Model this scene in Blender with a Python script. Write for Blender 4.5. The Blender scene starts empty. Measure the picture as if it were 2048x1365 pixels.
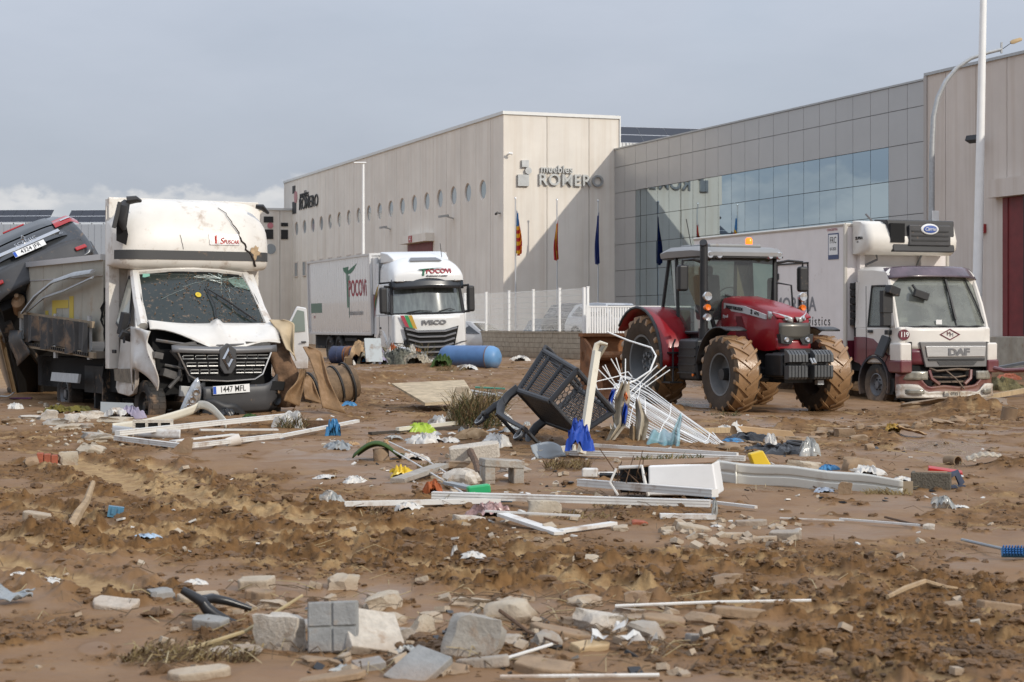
import bpy, bmesh, math, random
import numpy as np
from mathutils import Vector, Matrix, Euler

# ------------------------------------------------------------------ camera, sky, sun, exposure
F = 3700.0          # focal length in photo pixels (2048 wide)
EYE = 1.25          # camera height
HZ = 655.0          # photo row of the horizon
R = math.radians
scn = bpy.context.scene
C = scn.collection
cd = bpy.data.cameras.new('camera'); cam = bpy.data.objects.new('camera', cd); C.objects.link(cam)
cam.location = (0, 0, EYE); cam.rotation_euler = (R(90), 0, 0)
cd.sensor_width = 36; cd.lens = F / 2048 * 36
cd.shift_y = (HZ - 682.5) / 2048
cd.clip_start = 0.1; cd.clip_end = 6000
cd.dof.use_dof = True; cd.dof.focus_distance = 24; cd.dof.aperture_fstop = 7.0
scn.camera = cam

SUN = Vector((0.653, -0.600, 0.467)).normalized()
w = bpy.data.worlds.new('World'); scn.world = w; w.use_nodes = True
nt = w.node_tree; N = nt.nodes; L = nt.links; N.clear()
def nn(t, **k):
    n = N.new(t)
    for a, v in k.items(): setattr(n, a, v)
    return n
sky = nn('ShaderNodeTexSky', sky_type='NISHITA', sun_disc=False, sun_elevation=R(27.8), sun_rotation=R(132.6), air_density=1.0, dust_density=1.6, ozone_density=1.2)
b1 = nn('ShaderNodeBackground'); b1.inputs[1].default_value = 0.10
L.new(sky.outputs[0], b1.inputs[0])
tc = nn('ShaderNodeTexCoord'); sep = nn('ShaderNodeSeparateXYZ'); L.new(tc.outputs['Generated'], sep.inputs[0])
def mth(op, a, b=None, c=None, clamp=False):
    n = nn('ShaderNodeMath', operation=op, use_clamp=clamp)
    for i, x in enumerate((a, b, c)):
        if x is None: continue
        if isinstance(x, (int, float)): n.inputs[i].default_value = x
        else: L.new(x, n.inputs[i])
    return n.outputs[0]
def mrange(v, a, b, c=0.0, d=1.0):
    n = nn('ShaderNodeMapRange', interpolation_type='SMOOTHSTEP'); L.new(v, n.inputs[0])
    for i, x in enumerate((a, b, c, d)): n.inputs[i + 1].default_value = x
    return n.outputs[0]
def wnoise(sc, det, stretch=(1, 1, 1)):
    mp = nn('ShaderNodeMapping'); mp.inputs['Scale'].default_value = stretch; L.new(tc.outputs['Generated'], mp.inputs[0])
    n = nn('ShaderNodeTexNoise'); n.inputs['Scale'].default_value = sc; n.inputs['Detail'].default_value = det; n.inputs['Roughness'].default_value = 0.58
    L.new(mp.outputs[0], n.inputs['Vector']); return n.outputs['Fac']
el = sep.outputs['Z']
# a high grey layer, brighter towards the zenith as an overcast layer is, with soft streaks
streak = wnoise(4.0, 6, (1, 1, 3.0))
lum = mth('MULTIPLY', mth('ADD', 0.74, mth('MULTIPLY', mth('MAXIMUM', el, 0.0), 2.4)), mth('ADD', 0.88, mth('MULTIPLY', streak, 0.24)))
grey = nn('ShaderNodeMix', data_type='RGBA'); grey.inputs[6].default_value = (0.345, 0.385, 0.455, 1); grey.inputs[7].default_value = (0.405, 0.43, 0.49, 1); L.new(streak, grey.inputs[0])
b2 = nn('ShaderNodeBackground'); L.new(grey.outputs[2], b2.inputs[0]); L.new(lum, b2.inputs[1])
mix1 = nn('ShaderNodeMixShader'); L.new(mrange(wnoise(1.7, 4), 0.30, 0.52, 0.55, 0.93), mix1.inputs[0]); L.new(b1.outputs[0], mix1.inputs[1]); L.new(b2.outputs[0], mix1.inputs[2])
# a bank of cumulus low over the horizon
puff = wnoise(16.0, 7, (1, 1, 1.7)); big = wnoise(5.0, 2, (1, 1, 0.2))
top = mth('ADD', 0.040, mth('ADD', mth('MULTIPLY', big, 0.07), mth('MULTIPLY', mth('SUBTRACT', puff, 0.5), 0.075)))
cover = mrange(mth('SUBTRACT', top, el), -0.002, 0.0045)
shade = mrange(wnoise(22.0, 6, (1, 1, 2.0)), 0.36, 0.66)
ccol = nn('ShaderNodeMix', data_type='RGBA'); ccol.inputs[6].default_value = (0.42, 0.445, 0.48, 1); ccol.inputs[7].default_value = (0.60, 0.60, 0.60, 1); L.new(shade, ccol.inputs[0])
b3 = nn('ShaderNodeBackground'); L.new(ccol.outputs[2], b3.inputs[0])
mix2 = nn('ShaderNodeMixShader'); L.new(mth('MULTIPLY', cover, 0.85), mix2.inputs[0]); L.new(mix1.outputs[0], mix2.inputs[1]); L.new(b3.outputs[0], mix2.inputs[2])
wo = nn('ShaderNodeOutputWorld'); L.new(mix2.outputs[0], wo.inputs[0])

sl = bpy.data.lights.new('sun', 'SUN'); sl.energy = 2.1; sl.angle = R(0.6); sl.color = (1.0, 0.93, 0.82)
so = bpy.data.objects.new('sun', sl); C.objects.link(so); so.rotation_euler = SUN.to_track_quat('Z', 'Y').to_euler(); so.location = (20, -20, 30)
scn.view_settings.view_transform = 'Standard'; scn.view_settings.look = 'None'
scn.view_settings.exposure = 0.34; scn.view_settings.gamma = 1.0; scn.view_settings.use_curve_mapping = False

# ------------------------------------------------------------------ helpers
rnd = random.Random(7)
def lin(v):
    v /= 255.0
    return v / 12.92 if v <= 0.04045 else ((v + 0.055) / 1.055) ** 2.4
def rgb(r, g, b): return (lin(r), lin(g), lin(b), 1)

def mat(name, col, rough=0.5, metal=0.0, var=0.0, vscale=3.0, bump=0.0, bscale=40.0, mud=0.0, mscale=2.5, lowmud=None, coat=0.0,
        streak=0.0, emit=0.0, alpha=1.0, trans=0.0, ior=1.45, spec=None, sub=0.0, mudcol=(0.27, 0.175, 0.105, 1), seedv=0.0, stretch=(1, 1, 1), coord='Object'):
    """Principled material: base colour with blotchy variation, dried-mud smears (mud), mud that gets denser low down (lowmud=(z0,z1)), streaks."""
    m = bpy.data.materials.new(name); m.use_nodes = True
    t = m.node_tree; n = t.nodes; l = t.links
    p = n['Principled BSDF']
    def new(ty, **k):
        q = n.new(ty)
        for a, v in k.items(): setattr(q, a, v)
        return q
    if len(col) == 3: col = (*col, 1)
    p.inputs['Roughness'].default_value = rough; p.inputs['Metallic'].default_value = metal; p.inputs['IOR'].default_value = ior
    p.inputs['Coat Weight'].default_value = coat; p.inputs['Alpha'].default_value = alpha; p.inputs['Transmission Weight'].default_value = trans
    if spec is not None: p.inputs['Specular IOR Level'].default_value = spec
    if sub: p.inputs['Subsurface Weight'].default_value = sub
    if emit:
        p.inputs['Emission Color'].default_value = col; p.inputs['Emission Strength'].default_value = emit
    tcn = new('ShaderNodeTexCoord'); geo = new('ShaderNodeNewGeometry'); oi = new('ShaderNodeObjectInfo')
    base = tcn.outputs['Object'] if coord == 'Object' else geo.outputs['Position']
    off = new('ShaderNodeVectorMath', operation='MULTIPLY_ADD'); off.inputs[1].default_value = (1, 1, 1)
    cmb = new('ShaderNodeVectorMath', operation='SCALE'); cmb.inputs[0].default_value = (37, 17, 23)
    if coord == 'Object': l.new(oi.outputs['Random'], cmb.inputs['Scale'])
    else: cmb.inputs['Scale'].default_value = seedv
    l.new(base, off.inputs[0]); l.new(cmb.outputs[0], off.inputs[2])
    vec = off.outputs[0]
    def noise(sc, det=5, ro=0.6, st=(1, 1, 1)):
        q = new('ShaderNodeTexNoise'); q.inputs['Scale'].default_value = sc; q.inputs['Detail'].default_value = det; q.inputs['Roughness'].default_value = ro
        if st != (1, 1, 1):
            mp = new('ShaderNodeMapping'); mp.inputs['Scale'].default_value = st; l.new(vec, mp.inputs[0]); l.new(mp.outputs[0], q.inputs['Vector'])
        else: l.new(vec, q.inputs['Vector'])
        return q.outputs['Fac']
    def mr(v, a, b, c=0.0, d=1.0):
        q = new('ShaderNodeMapRange'); l.new(v, q.inputs[0])
        for i, x in enumerate((a, b, c, d)): q.inputs[i + 1].default_value = x
        return q.outputs[0]
    def mixc(fac, a, b, bt='MIX'):
        q = new('ShaderNodeMix', data_type='RGBA', blend_type=bt)
        for s, x in ((0, fac), (6, a), (7, b)):
            if hasattr(x, 'links'): l.new(x, q.inputs[s])
            elif s == 0: q.inputs[0].default_value = x
            else: q.inputs[s].default_value = x
        return q.outputs[2]
    def ma(op, a, b):
        q = new('ShaderNodeMath', operation=op, use_clamp=True)
        for i, x in enumerate((a, b)):
            if hasattr(x, 'links'): l.new(x, q.inputs[i])
            else: q.inputs[i].default_value = x
        return q.outputs[0]
    cc = None
    if var:
        lo = tuple(c * (1 - var) for c in col[:3]) + (1,); hi = tuple(min(1, c * (1 + var * 0.7)) for c in col[:3]) + (1,)
        cc = mixc(mr(noise(vscale, st=stretch), 0.3, 0.7), lo, hi)
    if streak:
        s = mr(noise(1.0, 4, 0.65, (2.6, 2.6, 0.10)), 0.44, 0.78)
        cc = mixc(ma('MULTIPLY', s, streak), cc if cc is not None else col, tuple(c * k for c, k in zip(col[:3], (0.62, 0.50, 0.38))) + (1,))
    mask = None
    if mud: mask = ma('MULTIPLY', mr(noise(mscale, 8, 0.68), 0.66 - 0.30 * mud, 0.76 - 0.24 * mud), min(1.0, 0.45 + mud * 0.55))
    if lowmud:
        sx = new('ShaderNodeSeparateXYZ'); l.new(geo.outputs['Position'], sx.inputs[0])
        g = mr(sx.outputs['Z'], lowmud[0], lowmud[1], 1.0, 0.0)
        q = ma('MULTIPLY', g, mr(noise(5.0, 7, 0.7), 0.25, 0.62)); q = ma('MULTIPLY', q, lowmud[2] if len(lowmud) > 2 else 1.0)
        mask = q if mask is None else ma('MAXIMUM', mask, q)
    if mask is not None:
        cc = mixc(mask, cc if cc is not None else col, mudcol)
        l.new(mr(mask, 0, 1, rough, 0.85), p.inputs['Roughness'])
        if metal: l.new(mr(mask, 0, 1, metal, 0), p.inputs['Metallic'])
        if coat: l.new(mr(mask, 0, 1, coat, 0), p.inputs['Coat Weight'])
        if trans: l.new(mr(mask, 0, 1, trans, 0), p.inputs['Transmission Weight'])
        if alpha < 1: l.new(mr(mask, 0, 1, alpha, 1), p.inputs['Alpha'])
    if cc is None: p.inputs['Base Color'].default_value = col
    else: l.new(cc, p.inputs['Base Color'])
    if bump:
        bn = new('ShaderNodeBump'); bn.inputs['Strength'].default_value = bump; bn.inputs['Distance'].default_value = 0.02
        l.new(noise(bscale, 6, 0.62), bn.inputs['Height']); l.new(bn.outputs[0], p.inputs['Normal'])
    return m

class MB:
    """Collects shapes and links them as one mesh object."""
    def __init__(s): s.v = []; s.f = []
    def add(s, v, f):
        o = len(s.v); s.v += [tuple(x) for x in v]; s.f += [tuple(i + o for i in q) for q in f]; return s
    def hexa(s, p):      # 8 points: bottom ring 0-3, top ring 4-7
        return s.add(p, [(3, 2, 1, 0), (4, 5, 6, 7), (0, 1, 5, 4), (1, 2, 6, 5), (2, 3, 7, 6), (3, 0, 4, 7)])
    def box(s, c, d, rot=None):
        x, y, z = (k / 2 for k in d)
        p = [Vector(q) for q in ((-x, -y, -z), (x, -y, -z), (x, y, -z), (-x, y, -z), (-x, -y, z), (x, -y, z), (x, y, z), (-x, y, z))]
        if rot is not None:
            M = Euler(rot).to_matrix() if not isinstance(rot, Matrix) else rot
            p = [M @ q for q in p]
        return s.hexa([q + Vector(c) for q in p])
    def b2(s, x0, x1, y0, y1, z0, z1): return s.box(((x0 + x1) / 2, (y0 + y1) / 2, (z0 + z1) / 2), (abs(x1 - x0), abs(y1 - y0), abs(z1 - z0)))
    def cyl(s, a, b, r, r2=None, n=12, caps=True):
        a, b = Vector(a), Vector(b); r2 = r if r2 is None else r2
        d = (b - a).normalized(); u = d.orthogonal().normalized(); w_ = d.cross(u)
        v = []
        for c, q in ((a, r), (b, r2)):
            v += [c + (u * math.cos(t) + w_ * math.sin(t)) * q for t in (2 * math.pi * i / n for i in range(n))]
        f = [(i, (i + 1) % n, n + (i + 1) % n, n + i) for i in range(n)]
        if caps: f += [tuple(range(n - 1, -1, -1)), tuple(range(n, 2 * n))]
        return s.add(v, f)
    def tube(s, pts, r, n=6, caps=True, flat=1.0):
        pts = [Vector(p) for p in pts]; m = len(pts); v = []; f = []; u = None
        for i, p in enumerate(pts):
            d = (pts[min(i + 1, m - 1)] - pts[max(i - 1, 0)]).normalized()
            if u is None: u = d.orthogonal().normalized()
            u = (u - d * u.dot(d)).normalized(); w_ = d.cross(u)
            q = r[i] if isinstance(r, (list, tuple)) else r
            v += [p + (u * math.cos(t) + w_ * math.sin(t) * flat) * q for t in (2 * math.pi * k / n for k in range(n))]
        for i in range(m - 1):
            for k in range(n): f.append((i * n + k, i * n + (k + 1) % n, (i + 1) * n + (k + 1) % n, (i + 1) * n + k))
        if caps: f += [tuple(range(n - 1, -1, -1)), tuple((m - 1) * n + k for k in range(n))]
        return s.add(v, f)
    def lathe(s, prof, o=(0, 0, 0), axis='z', n=24, arc=None):
        """prof: (radius, height) pairs turned about the axis."""
        v = []; f = []; m = len(prof); full = arc is None; a0, a1 = (0, 2 * math.pi) if full else arc; cnt = n if full else n + 1
        for i in range(cnt):
            t = a0 + (a1 - a0) * i / n; c, q = math.cos(t), math.sin(t)
            for r, h in prof:
                p = {'z': (r * c, r * q, h), 'x': (h, r * c, r * q), 'y': (r * c, h, r * q)}[axis]
                v.append((p[0] + o[0], p[1] + o[1], p[2] + o[2]))
        for i in range(n):
            j = (i + 1) % cnt
            for k in range(m - 1): f.append((i * m + k, j * m + k, j * m + k + 1, i * m + k + 1))
        return s.add(v, f)
    def prism(s, poly, fn0, fn1):
        """poly of 2d points; fn0 / fn1 map (u,v) to the two end faces."""
        n = len(poly)
        v = [fn0(*p) for p in poly] + [fn1(*p) for p in poly]
        f = [tuple(range(n - 1, -1, -1)), tuple(range(n, 2 * n))] + [(i, (i + 1) % n, n + (i + 1) % n, n + i) for i in range(n)]
        return s.add(v, f)
    def px(s, poly, x0, x1): return s.prism(poly, lambda u, v: (x0, u, v), lambda u, v: (x1, u, v))      # poly in y,z
    def py(s, poly, y0, y1): return s.prism(poly, lambda u, v: (u, y0, v), lambda u, v: (u, y1, v))      # poly in x,z
    def pz(s, poly, z0, z1): return s.prism(poly, lambda u, v: (u, v, z0), lambda u, v: (u, v, z1))
    def grid(s, fn, nu, nv):
        v = [fn(i / nu, j / nv) for j in range(nv + 1) for i in range(nu + 1)]
        f = [(j * (nu + 1) + i, j * (nu + 1) + i + 1, (j + 1) * (nu + 1) + i + 1, (j + 1) * (nu + 1) + i) for j in range(nv) for i in range(nu)]
        return s.add(v, f)
    def loft(s, secs, caps=True, closed=True):
        n = len(secs[0]); o = len(s.v); v = [p for q in secs for p in q]; f = []
        for i in range(len(secs) - 1):
            for k in range(n if closed else n - 1): f.append((i * n + k, i * n + (k + 1) % n, (i + 1) * n + (k + 1) % n, (i + 1) * n + k))
        if caps: f += [tuple(range(n - 1, -1, -1)), tuple((len(secs) - 1) * n + k for k in range(n))]
        return s.add(v, f)
    def xf(s, M):
        s.v = [tuple(M @ Vector(p)) for p in s.v]; return s
    def mesh(s, name, recalc=True):
        me = bpy.data.meshes.new(name); me.from_pydata(s.v, [], s.f)
        if recalc:
            bm = bmesh.new(); bm.from_mesh(me); bmesh.ops.recalc_face_normals(bm, faces=bm.faces); bm.to_mesh(me); bm.free()
        return me
    def build(s, name, material, parent=None, smooth=True, bevel=0, seg=2, solid=0, subd=0, loc=None, rot=None, ang=38, recalc=True):
        me = s.mesh(name, recalc); o = bpy.data.objects.new(name, me); C.objects.link(o)
        me.materials.append(material)
        if smooth:
            me.polygons.foreach_set('use_smooth', [True] * len(me.polygons))
            if not bevel and not subd: me.set_sharp_from_angle(angle=R(ang))
        if parent: o.parent = parent
        if loc is not None: o.location = loc
        if rot is not None: o.rotation_euler = rot
        if solid:
            q = o.modifiers.new('solid', 'SOLIDIFY'); q.thickness = solid; q.offset = 0
        if subd:
            q = o.modifiers.new('subd', 'SUBSURF'); q.levels = subd; q.render_levels = subd
        if bevel:
            q = o.modifiers.new('bevel', 'BEVEL'); q.width = bevel; q.segments = seg; q.limit_method = 'ANGLE'; q.angle_limit = R(30); q.harden_normals = True
        return o

def tag(o, label=None, cat=None, group=None, kind=None):
    if label: o['label'] = label
    if cat: o['category'] = cat
    if group: o['group'] = group
    if kind: o['kind'] = kind
    return o
def thing(name, label, cat, loc=(0, 0, 0), rot=(0, 0, 0), group=None):
    o = bpy.data.objects.new(name, None); C.objects.link(o); o.empty_display_size = 0.2
    o.location = loc; o.rotation_euler = rot if isinstance(rot, (tuple, list, Euler)) else (0, 0, rot)
    return tag(o, label, cat, group)
def link(name, me, material, parent=None, loc=(0, 0, 0), rot=(0, 0, 0), scale=None):
    o = bpy.data.objects.new(name, me); C.objects.link(o)
    if material and not me.materials: me.materials.append(material)
    o.parent = parent; o.location = loc; o.rotation_euler = rot
    if scale: o.scale = scale
    return o
def copy_tree(o, parent=None):
    c = o.copy(); C.objects.link(c); c.parent = parent
    for ch in list(o.children): copy_tree(ch, c)
    return c
FRONT = (R(90), 0, 0)              # lettering that faces local -y
SIDE = (R(90), 0, R(-90))          # lettering that faces local -x
def text(body, size, material, parent, loc, rot, name='lettering', ex=0.001, al='CENTER', sx=1.0, off=0.0, shear=0.0, space=1.0):
    cu = bpy.data.curves.new('tmp', 'FONT'); cu.body = body; cu.size = size; cu.extrude = ex; cu.align_x = al; cu.align_y = 'CENTER'; cu.offset = off; cu.shear = shear
    cu.resolution_u = 3; cu.space_character = space
    t = bpy.data.objects.new('tmp', cu)
    me = bpy.data.meshes.new_from_object(t)
    bpy.data.objects.remove(t)
    me.materials.clear(); me.materials.append(material); me.name = name
    o = bpy.data.objects.new(name, me); C.objects.link(o); o.parent = parent; o.location = loc; o.rotation_euler = rot; o.scale = (sx, 1, 1)
    return o
def lerp(a, b, t): return a + (b - a) * t
def sm(a, b, x):
    t = min(1, max(0, (x - a) / (b - a))); return t * t * (3 - 2 * t)

# ------------------------------------------------------------------ ground: one mud sheet out to the horizon
def _hash(ix, iy, seed):
    h = (ix.astype(np.int64) * 374761393 + iy.astype(np.int64) * 668265263 + seed * 1442695041) & 0xFFFFFFFF
    h = ((h ^ (h >> 13)) * 1274126177) & 0xFFFFFFFF
    return (h ^ (h >> 16)) & 0xFFFFFFFF
def perlin(x, y, seed=0):
    ix = np.floor(x); iy = np.floor(y); fx = x - ix; fy = y - iy
    u = fx * fx * fx * (fx * (fx * 6 - 15) + 10); v = fy * fy * fy * (fy * (fy * 6 - 15) + 10)
    def g(dx, dy):
        a = _hash(ix + dx, iy + dy, seed) * (2 * math.pi / 4294967296.0)
        return np.cos(a) * (fx - dx) + np.sin(a) * (fy - dy)
    n0 = g(0, 0) * (1 - u) + g(1, 0) * u; n1 = g(0, 1) * (1 - u) + g(1, 1) * u
    return (n0 * (1 - v) + n1 * v) * 1.5
def fbm(x, y, o, seed=0, gain=0.5):
    s = 0; a = 1
    for i in range(o):
        s = s + a * perlin(x, y, seed + i * 7); x = x * 2.03 + 5.1; y = y * 2.03 + 1.7; a *= gain
    return s
def sstep(a, b, x):
    t = np.clip((x - a) / (b - a), 0, 1); return t * t * (3 - 2 * t)

# levels measured from the photograph: (x, y, height)
LEVELS = np.array([(-4, 24.6, 0.10), (-7, 30, 0.15), (-9, 45, 0.2), (-3, 58, 0.14), (-1, 20, 0.08), (0.5, 24, 0.10), (2.4, 62, 0.17), (4.7, 33, -0.25), (7, 36, -0.3), (4.4, 39, -0.18),
                   (9.5, 40.5, -0.42), (12, 50, -0.25), (13, 40, -0.3), (5, 20, 0.0), (0, 7, 0.0), (-2, 12, 0.0), (3, 12, 0.0), (0, 15, 0.03), (14, 62, 0.0), (0, 48, 0.1),
                   (0, 95, 0.15), (-30, 100, 0.2), (20, 95, 0.1), (0, 0, 0.0), (-40, 30, 0.15), (40, 30, -0.2), (0, -60, 0.0), (0, 300, 0.2), (-200, 300, 0.2), (200, 300, 0.2)])
def h0(x, y):
    num = 0; den = 1e-9
    for cx, cy, cz in LEVELS:
        q = 1.0 / ((x - cx) ** 2 + ((y - cy) * 0.7) ** 2 + 2.0) ** 1.6
        num = num + q * cz; den = den + q
    return num / den
def unproj(px, py, z=0.0):
    d = (EYE - z) * F / (py - HZ); return (px - 1024) / F * d, d
def onground(px, py):
    z = 0.0
    for _ in range(12):
        x, y = unproj(px, py, z); z = 0.5 * z + 0.5 * float(h0(x, y))
    return x, y

def poly_world(pts): return np.array([onground(*p) for p in pts])
# compacted tyre strips: polyline on the ground, half width (m)
STRIPS = [([(130, 922), (190, 938), (250, 965), (330, 990), (400, 1010), (560, 1035), (700, 1052)], .22),
          ([(300, 930), (350, 955), (385, 990), (470, 1012), (640, 1022)], .15),
          ([(-30, 1072), (80, 1095), (200, 1112), (420, 1092), (560, 1075), (900, 1060)], .13),
          ([(-40, 1118), (60, 1140), (150, 1165), (235, 1190)], .16),
          ([(180, 1070), (400, 1072), (640, 1105), (860, 1130), (1100, 1165), (1500, 1215), (2060, 1262)], .12),
          ([(0, 1005), (140, 1030), (260, 1062), (500, 1062), (800, 1088), (1150, 1120), (1500, 1128)], .10),
          ([(1180, 1120), (1400, 1125), (1600, 1142), (1800, 1165), (2060, 1185)], .09),
          ([(1500, 1290), (1640, 1310), (1800, 1340), (1950, 1375)], .09),
          ([(950, 1170), (1150, 1150), (1420, 1180), (1700, 1206)], .08),
          ([(0, 700), (60, 715), (140, 740), (200, 770)], 1.0)]
STRIPS_W = [(poly_world(p), w_) for p, w_ in STRIPS]
# churned areas in the photo: (px, py, half width px, half height px, strength)
CHURN = [(60, 905, 260, 70, .9), (330, 1000, 420, 60, 1.0), (150, 1060, 330, 50, 1.0), (700, 1090, 520, 62, 1.0), (1150, 1130, 420, 66, 1.0), (1550, 1130, 320, 40, .8), (1700, 1180, 420, 46, .9),
         (1850, 1240, 340, 60, 1.0), (1700, 1320, 480, 50, .9), (2000, 1010, 130, 40, .7), (1880, 1100, 120, 18, .5), (1230, 1290, 200, 60, .35), (100, 1250, 110, 30, .5), (170, 1310, 70, 22, .5),
         (30, 1330, 60, 25, .5), (450, 1200, 300, 24, .4), (900, 905, 260, 20, .35), (1750, 880, 330, 34, .9), (1920, 830, 200, 34, 1.0), (780, 790, 200, 60, .8), (1000, 745, 300, 30, .6), (700, 740, 160, 40, .6), (1450, 870, 220, 40, .6), (400, 860, 260, 30, .5), (1800, 985, 80, 14, .5)]
BUMPS = [(1940, 826, .85, .30), (1800, 845, .5, .10), (1560, 852, .8, .12), (1780, 875, 1.1, .10), (700, 770, 1.0, .14), (760, 760, 1.2, .16), (1230, 880, 1.1, .10), (1000, 880, .9, .06), (90, 1075, .22, .05), (860, 735, 1.6, .10), (1340, 820, .8, .1),
         (1900, 838, .6, .16), (1995, 835, .8, .12), (2040, 940, .4, .10), (1320, 1030, .5, .04), (900, 1010, .5, .05), (560, 855, .7, .05), (480, 1265, .3, .03), (940, 1300, .35, .03)]
BUMPS_W = [(*onground(a, b), r_, z_) for a, b, r_, z_ in BUMPS]
PUDDLES = [(1385, 800, 130, 14), (1520, 836, 190, 9), (1860, 900, 150, 22), (1960, 865, 120, 14), (660, 905, 130, 14), (760, 1192, 150, 12), (150, 1300, 60, 14), (700, 735, 110, 6), (1120, 705, 90, 5), (1640, 985, 160, 8)]
def terrain(x, y):
    """height, churn, dry for arrays of ground positions"""
    base = h0(x, y)
    ys = np.maximum(y, 0.5)
    px = 1024 + F * x / ys; py = HZ + F * (EYE - base) / ys
    wx = px + 90 * fbm(x * .9, y * .45, 3, 90); wy = py + 26 * fbm(x * .8 + 9, y * .4, 3, 91)
    ch = np.zeros_like(x)
    for a, b, c, d, s in CHURN:
        q = ((wx - a) / c) ** 2 + ((wy - b) / d) ** 2
        ch = np.maximum(ch, s * sstep(1.5, 0.35, q))
    far = sstep(0, 1, (y - 44) / 10.0); front = (y > 4.0)
    ch = np.where(front, ch, 0.4); ch = np.where(y > 60, 0.15, ch)
    ch = ch * (1 - 0.65 * sstep(0.30, 0.75, fbm(x * 1.6, y * 0.8, 3, 33) + .3))
    patch = fbm(x * 2.6, y * 1.6, 4, 55)
    dry = np.zeros_like(x); ridge = np.zeros_like(x); flat = np.zeros_like(x)
    near = (y < 34) & (y > 5)
    for k, (W, hw) in enumerate(STRIPS_W):
        dmin = np.full_like(x, 1e9)
        xx, yy = x[near], y[near]; dn = np.full_like(xx, 1e9)
        for i in range(len(W) - 1):
            a, b = W[i], W[i + 1]; d = b - a; t = np.clip(((xx - a[0]) * d[0] + (yy - a[1]) * d[1]) / (d @ d), 0, 1)
            dn = np.minimum(dn, np.hypot(xx - a[0] - t * d[0], yy - a[1] - t * d[1]))
        dmin[near] = dn
        wob = hw * (1 + 0.32 * fbm(x * 3, y * 3, 2, 70 + k))
        g = sstep(wob * 1.05, wob * 0.8, dmin)
        broken = sstep(-0.75, -0.40, fbm(x * 1.1, y * 0.7, 3, 120 + k))
        dry = np.maximum(dry, g * broken); flat = np.maximum(flat, g)
        rw = 0.055 + hw * .20
        ridge = np.maximum(ridge, np.exp(-((dmin - wob - rw) / rw) ** 2) * broken)
    # dried light crust scattered in the churned ground
    crust = sstep(0.22, 0.44, patch) * ch * 0.8
    dry = np.maximum(dry, crust)
    dry = np.where((px < 700) & (py < 800), np.maximum(dry, 0.75 * sstep(800, 740, py) * sstep(420, 200, px)), dry)
    dry = np.maximum(dry, np.where(y > 70, 0.35, 0))
    ch2 = np.clip(ch * (1 - 0.85 * flat) + 0.8 * ridge * np.clip(ch + .5, 0, 1), 0, 1.2)
    sc = 1 + np.clip((y - 14) / 40, 0, 1.5)                     # far clods are only worth building larger
    n1 = fbm(x * 1.3, y * 1.3, 3, 1)
    n2 = 1 - 2 * np.abs(fbm(x * 3.3 / sc, y * 3.6 / sc, 3, 11)); n3 = fbm(x * 8.5 / sc, y * 9.5 / sc, 3, 21)
    n4 = np.abs(perlin(x * 24 / sc, y * 24 / sc, 31)) ; n5 = perlin(x * 52 / sc, y * 52 / sc, 41)
    b1 = np.abs(perlin(x * 4.2 / sc, y * 4.6 / sc, 11)); b2 = np.abs(perlin(x * 9.5 / sc + b1, y * 10.5 / sc, 12)); b3 = np.abs(perlin(x * 21 / sc, y * 23 / sc + b2, 13)); b4 = np.abs(perlin(x * 45 / sc, y * 48 / sc, 14))
    lump = (0.020 * b1 + 0.024 * b2 * (.3 + 1.3 * b1) + 0.026 * b3 * (.4 + 1.2 * b2) + 0.017 * b4 * (.4 + b3) + 0.008 * np.clip(n3, -.6, 1.4) - 0.022) * (1 + 0.35 * n1) * 0.88
    z = base + 0.016 * n1 + ch2 * lump * sc ** 0.5 + ridge * 0.046 * (0.55 + 0.8 * np.clip(n3 + .3, 0, 1.2)) - 0.018 * flat
    z = z + (1 - np.clip(ch2, 0, 1)) * (0.004 * n3 + 0.010 * fbm(x * 1.7, y * 1.7, 2, 61))
    spots = sstep(0.52, 0.62, fbm(x * 2.3, y * 2.0, 4, 81)) * (1 - np.clip(ch2, 0, 1))      # lone clods lying on the smooth mud
    z = z + spots * (0.006 + 0.016 * np.clip(n3 + .2, 0, 1))
    ch2 = np.maximum(ch2, spots * 0.8)
    for bx, by, br, bz in BUMPS_W:
        q = np.exp(-((x - bx) ** 2 + ((y - by) * 0.8) ** 2) / (br * br * .6)); z = z + bz * q * (1 + 0.25 * n3 + 0.12 * n2); ch2 = np.maximum(ch2, np.minimum(1, 1.4 * q))
    wet = np.clip(1 - ch2 * 0.95 - dry * 1.1, 0, 1)
    for a, b, c, d in PUDDLES:
        q = sstep(1.3, 0.6, ((wx - a) / c) ** 2 + ((wy - b) / d) ** 2) * front; wet = np.maximum(wet * (1 - q), q * 1.6); z = z * (1 - .75 * q) + base * .75 * q; ch2 = ch2 * (1 - .9 * q); dry = dry * (1 - q)
    wet = np.maximum(wet, 0) * (0.65 + 0.35 * sstep(-.3, .3, fbm(x * .6, y * .35, 3, 77)))
    return z, np.clip(ch2, 0, 1), np.clip(dry, 0, 1), wet
def gz(x, y):
    return float(terrain(np.array([float(x)]), np.array([float(y)]))[0][0])
def at(px, py, dz=0.0):
    x, y = onground(px, py)
    for _ in range(3):
        z = gz(x, y); zz = float(h0(x, y)) * .5 + z * .5; x, y = unproj(px, py, zz)
    return Vector((x, y, gz(x, y) + dz))

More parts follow.
